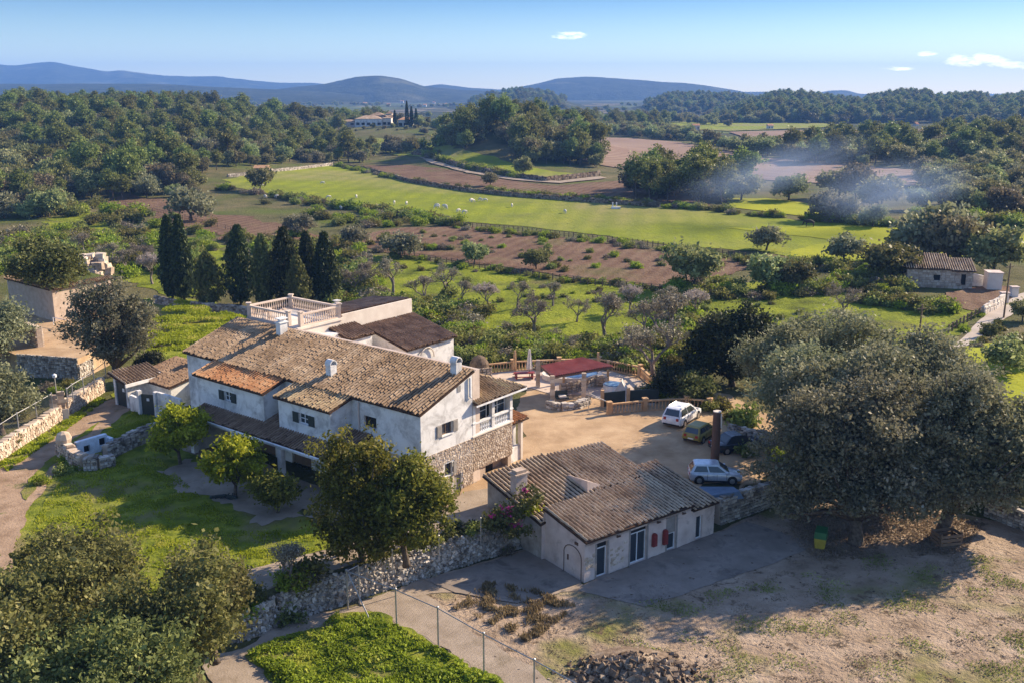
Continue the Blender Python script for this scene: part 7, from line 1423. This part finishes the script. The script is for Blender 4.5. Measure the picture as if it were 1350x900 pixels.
hills('left_plateau', 'wooded plateau below the blue mountains', 3200, 1500, ((-900, 112), (-200, 113), (0, 112), (120, 111), (240, 113), (330, 117), (430, 122), (480, 126)), 0, seed=6, rough=.04)
hills('right_ridge_far', 'dark wooded rise left of the long right hand ridge', 1900, 900, ((820, 146), (850, 140), (880, 132), (910, 129), (960, 130), (1010, 139), (1040, 144)), 0, seed=7, rough=.05)
hills('right_ridge', 'long wooded ridge on the right horizon', 1450, 1000, ((940, 154), (970, 148), (990, 139), (1020, 133), (1055, 131), (1085, 137), (1110, 140), (1150, 137), (1185, 130), (1215, 131), (1245, 136), (1275, 133), (1310, 138), (1350, 134), (1500, 139), (1700, 140), (1900, 148)), 0, seed=8, rough=.06)
rh = random.Random(5); hp = []
for dist, dep, prof, n in ((1450, 1000, ((940, 154), (970, 148), (990, 139), (1020, 133), (1055, 131), (1085, 137), (1110, 140), (1150, 137), (1185, 130), (1215, 131), (1245, 136), (1275, 133), (1310, 138), (1350, 134), (1500, 139)), 2600), (2200, 1300, ((620, 136), (655, 127), (685, 123), (715, 125), (745, 134)), 500), (1900, 900, ((850, 140), (880, 132), (910, 129), (960, 130), (1010, 139)), 700)):
    for k in range(n):
        px = rh.uniform(prof[0][0], prof[-1][0]); py = np.interp(px, [p[0] for p in prof], [p[1] for p in prof]); v = rh.uniform(.03, .6); f = math.sin(math.pi * v) ** .8; q = PY(px, py, dist); y = dist + (v - .5) * dep
        hp.append((Vector((q.x * y / dist, y, -4 + (q.z + 4) * f * .97 - 2.0)), rh.uniform(1.0, 1.7), rh.random() * 6.28, rh.choice((0, 0, 1))))
gn_scatter('hill_woodland', 'woodland covering the right hand ridges', hp, SRC)
vp = []
for k in range(900):
    x = rh.uniform(-900, 900); y = rh.uniform(950, 2600)
    if mnoise.noise(Vector((x * .004, y * .003, 4))) > -.05 and abs(x) < y * .6: vp.append((Vector((x, y, float(hgt(x, y)) - .3)), rh.uniform(.6, 1.4), rh.random() * 6.28, rh.choice((0, 0, 2))))
gn_scatter('valley_trees', 'scattered trees and hedges of the far valley', vp, SRC)

# ------------------------------------------------------------------ air and smoke
hz = MB(); hz.bb(-9000, 9000, -300, 8000, -8, 245); ho = bpy.data.materials.new('haze_air'); ho.use_nodes = True; hn = ho.node_tree; hn.nodes.clear()
o_ = hn.nodes.new('ShaderNodeOutputMaterial'); pv = hn.nodes.new('ShaderNodeVolumePrincipled'); pv.inputs['Color'].default_value = (0.20, 0.44, 1.0, 1); pv.inputs['Density'].default_value = HAZE; pv.inputs['Anisotropy'].default_value = 0.0
hn.links.new(pv.outputs[0], o_.inputs['Volume']); h_ = hz.build('haze', ho); tag(h_, 'pale even haze filling the valley air', kind='stuff')
# thin blue smoke drifting from a garden fire by the stone farmhouse
sm = bpy.data.materials.new('thin_smoke'); sm.use_nodes = True; hn = sm.node_tree; hn.nodes.clear(); o_ = hn.nodes.new('ShaderNodeOutputMaterial'); pv = hn.nodes.new('ShaderNodeVolumePrincipled'); pv.inputs['Color'].default_value = (0.5, 0.68, 1.0, 1)
tc = hn.nodes.new('ShaderNodeTexCoord'); ln = hn.nodes.new('ShaderNodeVectorMath'); ln.operation = 'LENGTH'; hn.links.new(tc.outputs['Object'], ln.inputs[0])
fall = mathn(hn, 'POWER', nt_map(hn, ln.outputs['Value'], 1.0, .0), 1.6); nz = nt_map(hn, noise_n(hn, tc.outputs['Object'], 1.5, 4, .6, .8), .30, .75)
hn.links.new(mathn(hn, 'MULTIPLY', mathn(hn, 'MULTIPLY', fall, nz), SMOKE), pv.inputs['Density']); hn.links.new(pv.outputs[0], o_.inputs['Volume'])
m = MB(); prof = [(.02, -1)] + [(math.cos(t), math.sin(t)) for t in [-1.2 + .4 * k for k in range(7)]] + [(.02, 1)]; m.lathe(prof, n=16); sme = m.mesh('smoke', sm)
s0 = thing('smoke_plume', 'thin blue smoke drifting left from a fire behind the stone farmhouse', 'smoke', on(1165, 302) + UZ * 4, 0); s0['kind'] = 'stuff'
link('smoke', sme, s0, (0, -2, 5), (0, R(-4), R(20)), (24, 15, 8)); link('smoke', sme, s0, (-22, 12, 8.0), (0, R(-16), R(-14)), (27, 14, 7))
